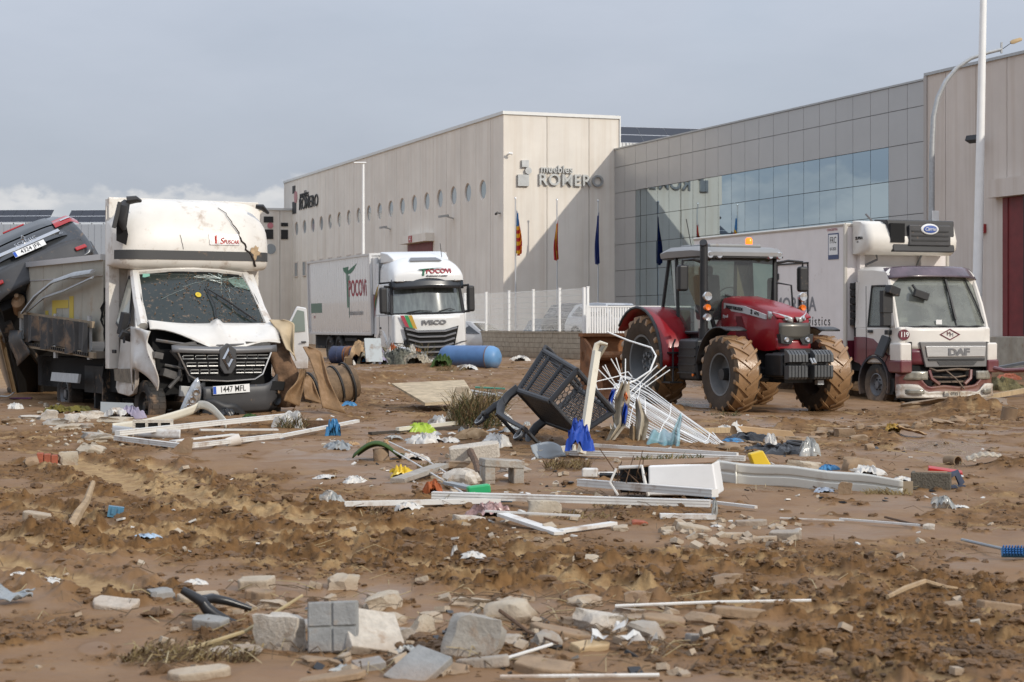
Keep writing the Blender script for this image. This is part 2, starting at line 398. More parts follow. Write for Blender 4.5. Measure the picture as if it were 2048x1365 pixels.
def make_ground():
    th_in = np.linspace(-R(17.2), R(17.2), 760)
    th_o = np.radians(np.array([18, 19.5, 21.5, 24, 27, 31, 36, 42, 50, 60, 72, 86, 102, 120, 140, 160]))
    th = np.concatenate([-th_o[::-1], th_in, th_o, [math.pi]])          # ring of directions (closed)
    r = [0.6, 1.2, 2.0, 2.8, 3.6, 4.2]
    while r[-1] < 26: r.append(r[-1] * (1.0027 if r[-1] > 4.9 else 1.02))
    while r[-1] < 80: r.append(r[-1] * 1.0052)
    while r[-1] < 2500: r.append(r[-1] * 1.09)
    r = np.array(r); nr, nt_ = len(r), len(th)
    T, RR = np.meshgrid(th, r)
    x = np.where(np.abs(T) < 1.2, RR * np.sin(T), RR * np.sin(T)).ravel(); y = (RR * np.cos(T)).ravel()
    z, ch, dry, wet = terrain(x, y)
    co = np.empty((x.size + 1, 3), np.float32); co[:-1, 0] = x; co[:-1, 1] = y; co[:-1, 2] = z; co[-1] = (0, 0, 0)
    i = np.arange(nr - 1)[:, None]; j = np.arange(nt_)[None, :]; j2 = (j + 1) % nt_
    q = np.stack([np.broadcast_to(i * nt_ + j, (nr - 1, nt_)), i * nt_ + j2, (i + 1) * nt_ + j2, np.broadcast_to((i + 1) * nt_ + j, (nr - 1, nt_))], -1).reshape(-1, 4)[:, ::-1]
    k = np.arange(nt_); tri = np.stack([np.full(nt_, x.size), (k + 1) % nt_, k], -1)
    me = bpy.data.meshes.new('ground')
    me.vertices.add(len(co)); me.vertices.foreach_set('co', co.ravel())
    nl = q.size + tri.size; me.loops.add(nl); me.loops.foreach_set('vertex_index', np.concatenate([q.ravel(), tri.ravel()]).astype(np.int32))
    np_ = len(q) + len(tri); me.polygons.add(np_)
    st = np.concatenate([np.arange(len(q)) * 4, q.size + np.arange(len(tri)) * 3]).astype(np.int32)
    me.polygons.foreach_set('loop_start', st)
    me.update(calc_edges=True)
    me.polygons.foreach_set('use_smooth', np.ones(np_, bool))
    for nm, arr in (('churn', ch), ('dry', dry), ('wet', wet)):
        a = me.attributes.new(nm, 'FLOAT', 'POINT'); a.data.foreach_set('value', np.append(arr, 0).astype(np.float32))
    o = bpy.data.objects.new('ground', me); C.objects.link(o); tag(o, kind='structure')
    m = bpy.data.materials.new('mud'); m.use_nodes = True; t = m.node_tree; n = t.nodes; l = t.links; p = n['Principled BSDF']
    def att(nm):
        q_ = n.new('ShaderNodeAttribute'); q_.attribute_name = nm; return q_.outputs['Fac']
    def noise(sc, det=6, ro=.6):
        q_ = n.new('ShaderNodeTexNoise'); q_.inputs['Scale'].default_value = sc; q_.inputs['Detail'].default_value = det; q_.inputs['Roughness'].default_value = ro
        g_ = n.new('ShaderNodeNewGeometry'); l.new(g_.outputs['Position'], q_.inputs['Vector']); return q_.outputs['Fac']
    def mx(f_, a, b):
        q_ = n.new('ShaderNodeMix'); q_.data_type = 'RGBA'
        for s_, v_ in ((0, f_), (6, a), (7, b)):
            if hasattr(v_, 'links'): l.new(v_, q_.inputs[s_])
            else: q_.inputs[s_].default_value = v_
        return q_.outputs[2]
    def mr(v_, a, b, c_=0., d_=1.):
        q_ = n.new('ShaderNodeMapRange'); l.new(v_, q_.inputs[0])
        for i_, k_ in enumerate((a, b, c_, d_)): q_.inputs[i_ + 1].default_value = k_
        return q_.outputs[0]
    def ma(op, a, b):
        q_ = n.new('ShaderNodeMath'); q_.operation = op; q_.use_clamp = False
        for i_, k_ in enumerate((a, b)):
            if hasattr(k_, 'links'): l.new(k_, q_.inputs[i_])
            else: q_.inputs[i_].default_value = k_
        return q_.outputs[0]
    churn = mx(mr(noise(9), .3, .7), (0.092, 0.046, 0.017, 1), (0.205, 0.110, 0.042, 1))
    slick = mx(mr(noise(2.2), .3, .7), (0.178, 0.100, 0.049, 1), (0.228, 0.136, 0.067, 1))
    tan = mx(mr(noise(14), .3, .7), (0.27, 0.172, 0.080, 1), (0.42, 0.285, 0.142, 1))
    col = mx(mr(att('churn'), .15, .75), slick, churn)
    col = mx(ma('MULTIPLY', att('dry'), mr(noise(6, 8, .7), .30, .55)), col, tan)
    l.new(col, p.inputs['Base Color'])
    ro = mr(ma('MULTIPLY', att('wet'), mr(noise(1.3, 5), .28, .6, .45, 1.0)), 0, 1.5, .92, .16)
    l.new(ro, p.inputs['Roughness']); p.inputs['Specular IOR Level'].default_value = .18
    b = n.new('ShaderNodeBump'); b.inputs['Distance'].default_value = .012
    l.new(mr(att('wet'), 0, 1, .85, .10), b.inputs['Strength']); l.new(noise(60, 6, .68), b.inputs['Height']); l.new(b.outputs[0], p.inputs['Normal'])
    me.materials.append(m)
    return o
ground = make_ground()

# ------------------------------------------------------------------ buildings
ALPHA = math.atan(1370 / F)
CA, SA = math.cos(ALPHA), math.sin(ALPHA)
D0 = 90.0
CX, CY = (1007 - 1024) / F * D0, D0
def zat(py, depth): return EYE - (py - HZ) * depth / F
def wl(px):              # left long wall: distance from the corner along the wall, depth
    k = (px - 1024) / F; s = (CX - k * CY) / (k * CA + SA); return s, CY + CA * s
def wf(px):              # end wall with the big sign
    k = (px - 1024) / F; s = (k * CY - CX) / (CA - k * SA); return s, CY + SA * s
LX = wf(1231)[0]
EX, EY = CX + CA * LX, CY + SA * LX
def ws(px):              # glazed wall, distance from the inner corner towards the viewer, depth
    k = (px - 1024) / F; s = (k * EY - EX) / (SA + k * CA); return s, EY - CA * s

concrete = mat('precast_concrete', (0.72, 0.67, 0.595), .85, var=.08, vscale=.5, bump=.12, bscale=30, streak=.36, coord='World')
concrete2 = mat('precast_concrete_rosy', (0.60, 0.535, 0.475), .85, var=.08, vscale=.5, bump=.12, bscale=30, streak=.40, coord='World', seedv=.3)
capm = mat('coping_metal', (0.62, 0.62, 0.60), .45, .2, var=.05)
joint = mat('joint_dark', (0.10, 0.09, 0.08), .9)
steel = mat('brushed_steel', (0.42, 0.43, 0.43), .38, .85, var=.15)
galv = mat('galvanised', (0.42, 0.43, 0.43), .5, .5, var=.15, vscale=12)
blackp = mat('black_paint', (0.018, 0.018, 0.02), .5)
whitep = mat('white_paint', (0.78, 0.78, 0.76), .4, var=.05)
redp = mat('dark_red_paint', (0.17, 0.022, 0.022), .5, var=.2)
glass_dk = mat('window_glass', (0.21, 0.25, 0.27), .06, .0, spec=1.0, ior=1.8)
mirror = mat('mirror_glass', (0.40, 0.485, 0.535), .012, 1.0)
clad = mat('cladding_grey', (0.42, 0.415, 0.405), .32, .25, var=.05, vscale=.6, coord='World')
solarm = mat('solar_cell', (0.03, 0.034, 0.045), .45, 0, spec=.25)
alu = mat('aluminium', (0.6, 0.6, 0.6), .4, .7)

# --- warehouse with portholes
whs = thing('warehouse', 'long beige precast warehouse with a row of round porthole windows and grey furniture sign', 'building', (CX, CY, 0), ALPHA)
yN, dN = wl(965.5); yFar = wl(577.5)[0]; NP = 19
pitch = (yFar - yN) / (NP - 1)
zP = zat(380, dN); rP = 20 / F * dN
HT = zat(229, D0); LY = wl(568)[0]
def panel_hole(w_, z0, z1, zc, r_, th, hx=0.0, n=28):
    """panel of width w_ (local y), z0..z1, thickness th in x (outer face x=0), with a round hole"""
    m = MB(); out = []; inn = []
    for i in range(n):
        t = 2 * math.pi * i / n; c, s_ = math.cos(t), math.sin(t)
        k = min((w_ / 2) / abs(c) if abs(c) > 1e-6 else 1e9, ((z1 - zc) if s_ > 0 else (zc - z0)) / abs(s_) if abs(s_) > 1e-6 else 1e9)
        out.append((k * c, zc + k * s_)); inn.append((r_ * c, zc + r_ * s_))
    cor = [(w_ / 2, z1), (-w_ / 2, z1), (-w_ / 2, z0), (w_ / 2, z0)]
    v = [(0, a, b) for a, b in out] + [(0, a, b) for a, b in inn] + [(th, a, b) for a, b in inn] + [(0, *c) for c in cor] + [(th, *c) for c in cor]
    f = [(i, (i + 1) % n, n + (i + 1) % n, n + i) for i in range(n)] + [(n + i, n + (i + 1) % n, 2 * n + (i + 1) % n, 2 * n + i) for i in range(n)]
    for ci, (a, b) in enumerate(cor):     # corner triangles
        j = min(range(n), key=lambda i: (i + .5 - (math.atan2(b - zc, a) % (2 * math.pi)) / (2 * math.pi) * n) ** 2 if True else 0)
        f.append((j, 3 * n + ci, (j + 1) % n))
    f += [(3 * n + i, 3 * n + (i + 1) % 4, 3 * n + 4 + (i + 1) % 4, 3 * n + 4 + i) for i in range(4)]
    return m.add(v, f)
GAP = .03
pm = panel_hole(pitch - GAP, -.3, HT, zP, rP, .22).mesh('wall_panel')
gm = MB().lathe([(0.0, 0), (rP * .9, 0)], axis='x', n=24).mesh('glass'); rm = MB().lathe([(rP * .88, -.03), (rP * 1.0, -.03), (rP * 1.0, .04), (rP * .88, .04), (rP * .88, -.03)], axis='x', n=24).mesh('frame')
for i in range(NP):
    yc = yN + i * pitch
    link('wall_panel', pm, concrete, whs, (0, yc, 0))
    wdw = link('porthole_window', rm, concrete2, whs, (.07, yc, zP)); link('glass', gm, glass_dk, wdw, (-.005, 0, 0))
y0 = yN - pitch / 2
MB().b2(0, .22, .02, y0 - GAP, -.3, HT).build('wall_panel', concrete, whs, smooth=False)
yE = yN + (NP - .5) * pitch
if LY > yE + .1: MB().b2(0, .22, yE + GAP, LY, -.3, HT).build('wall_panel', concrete, whs, smooth=False)
npan = 3; pw = LX / npan
xs = [wf(1007)[0], wf(1094)[0], wf(1178)[0], LX]
for i in range(npan):
    MB().b2(xs[i] + (GAP / 2 if i else -.001), xs[i + 1] - (GAP / 2 if i < 2 else -.2), -.001, .22, -.3, HT + .001).build('wall_panel', concrete, whs, smooth=False)
MB().b2(.16, LX + .2, .16, LY - .1, -.3, HT - .25).build('wall_backing', joint, whs, smooth=False)
MB().b2(-.06, .32, -.07, LY, HT + .002, HT + .16).build('coping', capm, whs, smooth=False); MB().b2(.32, LX + .26, -.07, .32, HT + .003, HT + .163).build('coping', capm, whs, smooth=False)
MB().b2(LX + .2, LX + .26, -.07, .5, 7, HT + .002).build('corner_flashing', capm, whs, smooth=False)
# small square windows low on the far part
zW1, zW0 = zat(527, wl(590)[1]), zat(553, wl(590)[1])
wm = MB().b2(-.02, .01, -.42, .42, zW0, zW1).mesh('pane'); fmesh = MB().b2(-.035, .0, -.5, -.42, zW0 - .08, zW1 + .08).b2(-.035, .0, .42, .5, zW0 - .08, zW1 + .08).b2(-.036, .0, -.42, .42, zW1, zW1 + .08).b2(-.06, .0, -.42, .42, zW0 - .08, zW0).mesh('small_window')
for i in range(9):
    yc = yFar - i * pitch
    o = link('small_window', fmesh, concrete2, whs, (0, yc, 0)); link('pane', wm, glass_dk, o, (0, 0, 0))
# loading door behind the white truck
ya, yb = wl(868)[0], wl(815)[0]; dd = wl(842)[1]
MB().b2(-.5, 0, ya, yb, zat(486, dd), zat(470, dd)).build('door_canopy', concrete, whs, smooth=False)
MB().b2(-.06, -.01, ya + .2, yb - .2, .2, zat(487, dd)).build('roller_door', redp, whs, smooth=False)
ys_ = wl(838)[0]; MB().b2(-.53, -.5, ys_ - .3, ys_ + .3, zat(485, dd), zat(472, dd)).build('door_number_plate', mat('sign_red', (.35, .05, .05), .5), whs, smooth=False)
text('4', .5, whitep, whs, (-.535, ys_, zat(479, dd)), SIDE)
# signs
def sign_end():
    s1, d1 = wf(1083); zb = zat(361, d1)
    text('ROMERO', 33 / F * d1, steel, whs, (wf(1141)[0], -.09, zat(362.5, wf(1141)[1])), FRONT, 'sign_letters', ex=.05, off=.012, sx=.98, space=1.1)
    text('muebles', 21 / F * d1, steel, whs, (wf(1112)[0], -.09, zat(339, d1)), FRONT, 'sign_letters', ex=.05, off=.006, sx=.95, space=1.05)
    d2 = wf(1045)[1]
    xa, xb = wf(1034)[0], wf(1056)[0]; MB().b2(xa, xb, -.14, -.02, zat(373, d2), zat(350, d2)).build('sign_square', steel, whs, smooth=False)
    xa, xb = wf(1042)[0], wf(1056)[0]; MB().b2(xa, xb, -.14, -.02, zat(335, d2), zat(321, d2)).build('sign_square', steel, whs, smooth=False)
    xc = wf(1055)[0]; zc = zat(342, d2); MB().cyl((xc, -.02, zc), (xc, -.15, zc), .17, n=24).build('sign_disc', steel, whs)
sign_end()
ym, dm = wl(618); dkl = mat('sign_black', (.02, .02, .02), .6)
text('ROMERO', 34 / F * dm, dkl, whs, (-.05, ym, zat(406, dm)), SIDE, 'sign_letters', ex=.02, off=.005, sx=1.12, space=1.0)
text('muebles', 20 / F * dm, dkl, whs, (-.05, wl(609.5)[0], zat(387, dm)), SIDE, 'sign_letters', ex=.02, sx=1.1, off=.0)
yq = wl(589)[0]; dq = wl(589)[1]
MB().b2(-.04, -.003, yq - .55, yq + .55, zat(428, dq), zat(404, dq)).build('sign_square', dkl, whs, smooth=False)
MB().b2(-.04, -.003, yq - .3, yq + .5, zat(387, dq), zat(372, dq)).build('sign_square', dkl, whs, smooth=False)
MB().cyl((-.003, yq - .45, zat(395.5, dq)), (-.05, yq - .45, zat(395.5, dq)), .42, n=20).build('sign_disc', mat('sign_rose', (.42, .2, .2), .6), whs)
# wall lamps and cameras on the walls
def wall_lamp(px, py, sc=1.0):
    s, d = wl(px); z = zat(py, d)
    o = MB().box((-.25 * sc, 0, 0), (.5 * sc, .12, .06), (0, .25, 0)).box((-.55 * sc, 0, .05), (.5 * sc, .3, .12), (0, -.15, 0)).build('wall_lamp', galv, whs, loc=(0, s, z), smooth=False); return o
wall_lamp(907, 435); wall_lamp(781, 457, .8)
s, d = wf(1016); MB().box((0, -.12, 0), (.06, .24, .06)).cyl((-.06, -.25, .03), (.12, -.3, .0), .06, n=8).build('security_camera', whitep, whs, loc=(s, 0, zat(309, d)))
s, d = wl(1001); MB().box((-.1, 0, 0), (.2, .05, .05)).cyl((-.2, -.12, .02), (-.2, .12, -.04), .06, n=8).build('security_camera', blackp, whs, loc=(0, s, zat(427, d)))

# --- glazed showroom
show = thing('showroom_building', 'grey clad showroom with a grid of mirrored glass panes, joined to the beige warehouse', 'building', (EX, EY, 0), ALPHA)
SL = ws(1856)[0]; NC = 22; cw = SL / NC
# local frame: x out of the wall is -x, local -y comes towards the viewer
zt = zat(160, ws(1856)[1]); zr = [zt, zat(210, ws(1856)[1])]
ch_ = zr[1] - zat(282, ws(1856)[1])
while zr[-1] > .4: zr.append(zr[-1] - ch_)
g2 = .022
tile = {}
def box_mesh(nm, w_, h_, th): return MB().box((th / 2, 0, 0), (th, w_, h_)).mesh(nm)
mt_top = box_mesh('cladding_panel', cw - g2, zr[0] - zr[1] - g2, .05); mt = box_mesh('cladding_panel', cw - g2, ch_ - g2, .05); mg = box_mesh('glass_pane', cw - g2, ch_ - g2, .03)
for c in range(NC):
    for r_ in range(len(zr) - 1):
        yc = -(c + .5) * cw; zc = (zr[r_] + zr[r_ + 1]) / 2
        isg = 2 <= c < 20 and r_ >= 2
        jit = (0, rnd.uniform(-.0035, .0035), rnd.uniform(-.0035, .0035)) if isg else (0, 0, 0)
        link('glass_pane' if isg else 'cladding_panel', mg if isg else (mt_top if r_ == 0 else mt), mirror if isg else clad, show, (-.05 if not isg else -.045, yc, zc), jit)
MB().b2(.03, 12, -SL, 0, -.5, zt - .02).build('wall_backing', joint, show, smooth=False)
MB().b2(-.09, .25, -SL, -.02, zt, zt + .07).build('coping', galv, show, smooth=False)
# --- concrete hall to the right of it
hall = thing('concrete_hall', 'rosy beige concrete panel hall with a tall red door, right of the glass showroom', 'building', (EX, EY, 0), ALPHA)
hx = -.12
hp = [ws(1859)[0], ws(1897)[0], ws(1958)[0], ws(2020)[0]]; stp = hp[2] - hp[1]
sd0, sd1 = ws(2013)[0], ws(2013)[0] + 4.6
while hp[-1] < SL + 24: hp.append(hp[-1] + 2.6)
zh = zt + .12
zdoor = zat(392, ws(2020)[1])
for a, b in zip(hp[:-1], hp[1:]):
    if a >= sd0 - .6 and b <= sd1 + .8: MB().b2(hx, .2, -b + .015, -a - .015, zdoor + .02, zh).build('wall_panel', concrete2, hall, smooth=False)
    else: MB().b2(hx, .2, -b + .015, -a - .015, -.6, zh).build('wall_panel', concrete2, hall, smooth=False)
MB().b2(.02, 14, -SL - 26, -SL - .02, -.6, zh - .1).build('wall_backing', joint, hall, smooth=False)
MB().b2(hx - .06, .3, -SL - 26, -SL + .0, zh, zh + .1).build('coping', galv, hall, smooth=False)
MB().b2(hx - .05, .0, -SL - .16, -SL + .03, -.5, zh - .01).build('downpipe_cover', mat('pale_trim', (.4, .37, .34), .7), hall, smooth=False)
MB().b2(hx - .35, hx, -sd1 - .6, -sd0 + .45, zdoor - .05, zdoor + .55).build('door_canopy', concrete2, hall, smooth=False)
dr = MB().b2(hx - .02, .12, -sd1, -sd0, .4, zdoor - .06).build('red_door', redp, hall, smooth=False)
for k in range(3): MB().b2(hx - .05, hx - .02, -sd0 - .30 - k * 1.3, -sd0 - .02 - k * 1.3, .4, zdoor - .06).build('door_rail', redp, dr, smooth=False)
MB().b2(hx - .30, hx - .08, -sd1 - .5, -sd0 - 1.5, 1.0, zdoor - .1).build('dock_shelter', blackp, hall, smooth=False)
s, d = ws(1973); z = zat(458, d); MB().b2(hx - .1, hx, -s - .17, -s + .17, z - .15, z + .15).build('alarm_box', mat('alarm_red', (.3, .03, .03), .4), hall, smooth=False)
s, d = ws(1966); z = zat(283, d); MB().box((hx - .25, -s - .1, .0), (.5, .06, .05)).box((hx - .5, -s - .35, .02), (.25, .5, .18), (0, .4, .2)).build('floodlight', blackp, hall, loc=(0, 0, z), smooth=False)
MB().b2(hx - 1.6, hx - .02, -sd1 - 10, -sd0 + 1.6, -.6, .95).build('loading_dock', mat('dock_concrete', (.40, .36, .29), .9, var=.2, mud=.35, streak=.4), hall, smooth=False, bevel=.02)

# --- solar panels on the roofs
def solar_rows(parent, x0, y0_, z0, nx, nrow, pwx, pl, tilt, gapx=.03, step=2.1, rise=0.0):
    me = MB().box((0, 0, 0), (pwx - gapx, pl, .04)).mesh('solar_panel'); fr = MB().tube([(-pwx / 2 + .02, -pl / 2, .0), (-pwx / 2 + .02, pl / 2, 0)], .012, 4).tube([(pwx / 2 - .02, -pl / 2, .0), (pwx / 2 - .02, pl / 2, 0)], .012, 4).box((0, -pl / 2, 0), (pwx, .025, .045)).box((0, pl / 2, 0), (pwx, .025, .045)).mesh('panel_frame')
    for r_ in range(nrow):
        for i in range(nx):
            o = link('solar_panel', me, solarm, parent, (x0 + i * pwx, y0_ + r_ * step * math.cos(tilt), z0 + r_ * rise), (tilt, 0, 0)); link('panel_frame', fr, alu, o, (0, 0, .005))
    sup = MB()
    for i in range(nx + 1): sup.b2(x0 + (i - .5) * pwx - .03, x0 + (i - .5) * pwx + .03, y0_ + pl * .3, y0_ + pl * .36, z0 - 1.2, z0 + pl * .3 * math.sin(tilt))
    sup.build('support_frame', alu, parent, smooth=False)
d_ = 112.0; X = lambda px, d: (px - 1024) / F * d
rs = thing('roof_solar_array', 'dark solar panels above the flat roof between warehouse and glass showroom', 'solar panels', (X(1230, d_), d_, 0), .25)
solar_rows(rs, .9, 0, zat(278, d_), 6, 2, 1.75, 1.0, R(34), step=1.04, rise=.58)
wpr = thing('roof_parapet', 'white ribbed metal parapet under the solar panels behind the showroom roof', 'parapet', (X(1232, 104), 104, zat(286, 104)), .25)
for i in range(34): MB().b2(i * .2, i * .2 + .13, -.04 - .03 * (i % 2), 0, -1.6, 0).build('metal_rib', capm, wpr, smooth=False)
MB().b2(-.2, 7, 0.003, 6, -12, -.02).build('roof_block', capm, wpr, smooth=False)

# --- far buildings on the left
d_ = 130.0
fb = thing('distant_warehouse', 'far beige hall with black squares, a rose disc and one round window', 'building', (X(510, d_), d_, 0), ALPHA)
zt2 = zat(420, d_)
for i in range(5): MB().b2(-6 + i * 2.6, -3.43 + i * 2.6, 0, .3, -.2, zt2).build('wall_panel', concrete, fb, smooth=False)
MB().b2(-6, 7, .25, 20, -.2, zt2 - .1).build('wall_backing', joint, fb, smooth=False); MB().b2(-6.1, 7.1, -.08, .4, zt2, zt2 + .15).build('coping', capm, fb, smooth=False)
for pc, z0_, z1_ in ((535, 445, 433), (535, 478, 459), (570, 478, 459), (570, 452, 445)):
    xc = X(pc, d_) - X(510, d_); MB().b2(xc - .25, xc + .25 if pc > 550 else xc + .42, -.05, -.002, zat(z0_, d_), zat(z1_, d_)).build('sign_square', dkl, fb, smooth=False)
xc = (X(541, d_) - X(510, d_)); MB().cyl((xc, 0, zat(451, d_)), (xc, -.06, zat(451, d_)), .21, n=20).build('sign_disc', mat('sign_rose_far', (.5, .18, .2), .6), fb)
xc = (X(542, d_) - X(510, d_)); MB().cyl((xc, .02, zat(498, d_)), (xc, -.04, zat(498, d_)), .36, n=24).build('round_window', glass_dk, fb)
d_ = 120.0
bh = thing('blue_grey_hall', 'low blue grey metal hall with a flat roof behind the tilted grey car', 'building', (X(-160, d_), d_, 0), 0)
for i in range(40): MB().b2(i * .42, i * .42 + .41, -.02 - .03 * (i % 2), .2, -.2, zat(449, d_)).build('metal_sheet', mat('blue_grey_sheet', (.33, .36, .40), .5, .2) if i == 0 else bpy.data.materials['blue_grey_sheet'], bh, smooth=False)
MB().b2(-.1, 17, .1, 30, -.2, zat(450, d_)).build('roof', capm, bh, smooth=False)
MB().b2(X(42, 118) - X(-160, d_), X(64, 118) - X(-160, d_), -.5, 1, zat(452, 118), zat(443, 118)).build('roof_unit', galv, bh, smooth=False)
for px_, nx_, lb, dp in ((-52, 6, 'leftmost rows of dark solar panels on the blue grey hall roof', 121), (131, 5, 'tilted solar panels beside the white truck box on the blue grey roof', 121)):
    sa = thing('roof_solar_array', lb, 'solar panels', (X(px_, dp), dp, 0), -.12, 'solar panels on roofs')
    solar_rows(sa, .5, 0, zat(440, dp), nx_, 2, .80 if px_ > 0 else .84, .70, R(38), gapx=.02, step=.72, rise=.44)

# --- flagpoles
flagm = {}
def flag_mat(kind):
    m = bpy.data.materials.new('flag_' + kind); m.use_nodes = True; n = m.node_tree.nodes; l = m.node_tree.links; p = n['Principled BSDF']; p.inputs['Roughness'].default_value = .7
    uv = n.new('ShaderNodeAttribute'); uv.attribute_name = 'fu'; cr = n.new('ShaderNodeValToRGB'); cr.color_ramp.interpolation = 'CONSTANT'
    cols = {'spain': [(0, (.42, .01, .02)), (.48, (.62, .33, .02)), (.66, (.42, .01, .02))], 'valencia': [(0, (.05, .18, .40)), (.30, (.05, .18, .40)), (.34, (.7, .40, .02)), (.42, (.45, .02, .02)), (.50, (.7, .40, .02)), (.58, (.45, .02, .02)), (.66, (.7, .4, .02)), (.74, (.45, .02, .02)), (.84, (.7, .4, .02)), (.92, (.45, .02, .02))], 'europe': [(0, (.012, .03, .16))]}[kind]
    e = cr.color_ramp.elements; e[0].position = 0; e[0].color = (*cols[0][1], 1); e[1].position = cols[-1][0] if len(cols) > 1 else 1; e[1].color = (*cols[-1][1], 1)
    for ps, c in cols[1:-1]: q = e.new(ps); q.color = (*c, 1)
    l.new(uv.outputs['Fac'], cr.inputs[0]); l.new(cr.outputs[0], p.inputs['Base Color']); return m
def flagpole(px, pyt, kind, label, f0, f1, sgn):
    s, d = wf(px); x_ = s; q = 1.9
    o = thing('flagpole', label, 'flagpole', (CX + CA * s + SA * q * 0, CY + SA * s, .1), ALPHA)
    # stand 1.9 m in front of the wall
    dd = d - CA * q; xx = (px - 1024) / F * dd; o.location = (xx, dd, .1)
    H_ = zat(pyt, dd) - .1
    MB().cyl((0, 0, 0), (0, 0, H_), .05, .03, n=10).build('pole', alu, o); MB().lathe([(0, .12), (.05, .08), (.06, .03), (0, 0)], (0, 0, H_), n=10).build('finial', alu, o)
    MB().box((0, 0, .05), (.3, .3, .1)).build('base_plate', galv, o, smooth=False)
    z1, z0_ = zat(f0, dd) - .1, zat(f1, dd) - .1; m = MB(); nu, nv = 22, 30
    def fn(u, v):
        w_ = (.27 - .08 * v) * (0.35 + .9 * sm(0, .8, v)) ; t = u * (1 - .12 * v)
        return (.04 + sgn * -1 * 0 + (t * w_) * sgn, -.05 + .11 * math.sin(u * 15 + v * 2.5) * (.3 + v), lerp(z1, z0_, v) + u * .0 - .55 * u * (1 - v) * .3 - .12 * math.sin(u * 3.1))
    m.grid(fn, nu, nv); fl = m.build('flag', flag_mat(kind), o)
    a = fl.data.attributes.new('fu', 'FLOAT', 'POINT')
    a.data.foreach_set('value', [(i / nu * .62 + j / nv * .28 + .06 + (.04 * math.sin(i * 1.3))) if kind != 'valencia' else (j / nv * .9 + i / nu * .12) for j in range(nv + 1) for i in range(nu + 1)])
    return o
flagpole(1031, 399, 'valencia', 'flagpole with the blue and striped Valencian flag, nearest the building corner', 418, 507, 1)
flagpole(1114, 402, 'spain', 'flagpole with the red and yellow Spanish flag in front of the sign wall', 440, 517, -1)
flagpole(1196, 404, 'europe', 'flagpole with the plain dark blue flag beside the glass showroom', 424, 525, -1)

# --- lamp posts
def at_d(px, d, z=0.0): return Vector((X(px, d), d, z))
p0 = at_d(726.5, 75, .15); lp = thing('street_lamp', 'slim white lamp post with a short flat head behind the white box truck', 'street lamp', p0)
hh = zat(327, 75) - .15
MB().cyl((0, 0, 0), (0, 0, hh), .075, .05, n=10).build('pole', whitep, lp); MB().box((-.13, 0, hh + .02), (.5, .16, .06)).build('lamp_head', whitep, lp, bevel=.02); MB().cyl((0, 0, 0), (0, 0, .5), .1, n=10).build('pole_base', galv, lp)
d_ = 58.0; p0 = at_d(1951, d_, -.3); lp = thing('lamp_pole', 'thick tall white lighting pole standing behind the refrigerated truck cab', 'street lamp', p0)
q = at_d(1968, d_, zat(-60, d_)) - p0; MB().cyl((0, 0, 0), q, .17, .10, n=18).build('pole', whitep, lp); MB().cyl((0, 0, 0), (0, 0, .5), .22, n=16).build('pole_base', galv, lp); MB().b2(q.x - .5, q.x + .5, -.1, .1, q.z, q.z + .1).build('lamp_head', galv, lp, smooth=False)
d_ = 60.0; p0 = at_d(1862, d_, -.2); lp = thing('street_lamp', 'curved galvanised street lamp with a broken head dangling by wires', 'street lamp', p0)
pth = [(1862, 700), (1863, 440), (1864, 300), (1867, 235), (1876, 195), (1892, 162), (1915, 135), (1942, 117), (1975, 106), (2003, 99)]
MB().tube([at_d(a, d_, zat(b, d_)) - p0 for a, b in pth], [.11, .10, .09, .085, .08, .075, .07, .065, .06, .06], 12).build('pole', galv, lp)
MB().tube([at_d(a, d_, zat(b, d_)) - p0 for a, b in ((2004, 99), (2014, 92), (2023, 86))], .012, 5).build('wire', blackp, lp)
a_, b_ = at_d(2021, d_, zat(86, d_)) - p0, at_d(2044, d_, zat(78, d_)) - p0
MB().tube([a_, a_.lerp(b_, .2), a_.lerp(b_, .9), b_], [.06, .10, .08, .03], 8, flat=.5).build('lamp_head', mat('lamp_ochre', (.4, .28, .14), .6), lp)
a_ = at_d(2003, d_, zat(96, d_)) - p0; MB().box(a_, (.05, .1, .35)).build('bracket', galv, lp, smooth=False)
a_ = at_d(1871, 59.7, zat(434, d_)) - p0; MB().box(a_, (.22, .05, .36), (0, 0, .3)).build('sensor_panel', whitep, lp, smooth=False); MB().cyl(a_ + Vector((-.2, -.1, -.28)), a_ + Vector((-.05, -.2, -.2)), .07, n=8).build('security_camera', whitep, lp)

# --- boundary wall, mesh fence, gate
FD = 62.0; FX = X(1171, FD)
wallm = mat('concrete_block', (0.40, 0.345, 0.265), .9, var=.22, vscale=4, bump=.3, bscale=25, lowmud=(.1, .55, .9))
bwall = thing('boundary_wall', 'low beige concrete block wall carrying the white mesh fence', 'wall', (FX, FD, 0), ALPHA)
zw0, zw1 = .0, zat(663.5, FD); bh_ = (zw1 - zw0 - .06) / 6; bw_ = .40
bmesh_ = MB().box((0, 0, 0), (.2, bw_ - .014, bh_ - .014)).mesh('block')
MB().b2(.015, .19, -.1, 34, -.2, zw1 - .065).build('mortar_core', mat('mortar', (.22, .19, .15), .95), bwall, smooth=False)
for seg0, seg1 in ((0, 13.2), (25.5, 33)):
    n_ = int((seg1 - seg0) / bw_)
    for r_ in range(6):
        for i in range(n_):
            if r_ < 1 and seg0 > 20: continue
            y_ = seg0 + i * bw_ + (bw_ / 2 if r_ % 2 else 0) + bw_ / 2
            link('block', bmesh_, wallm, bwall, (.1 + rnd.uniform(-.004, .004), y_, zw0 + (r_ + .5) * bh_))
MB().b2(-.02, .22, -.1, 34, zw1 - .06, zw1).build('wall_cap', wallm, bwall, smooth=False)
fence = thing('mesh_fence', 'white wire mesh fence on posts above the block wall behind the white truck', 'fence', (FX, FD, zw1), ALPHA)
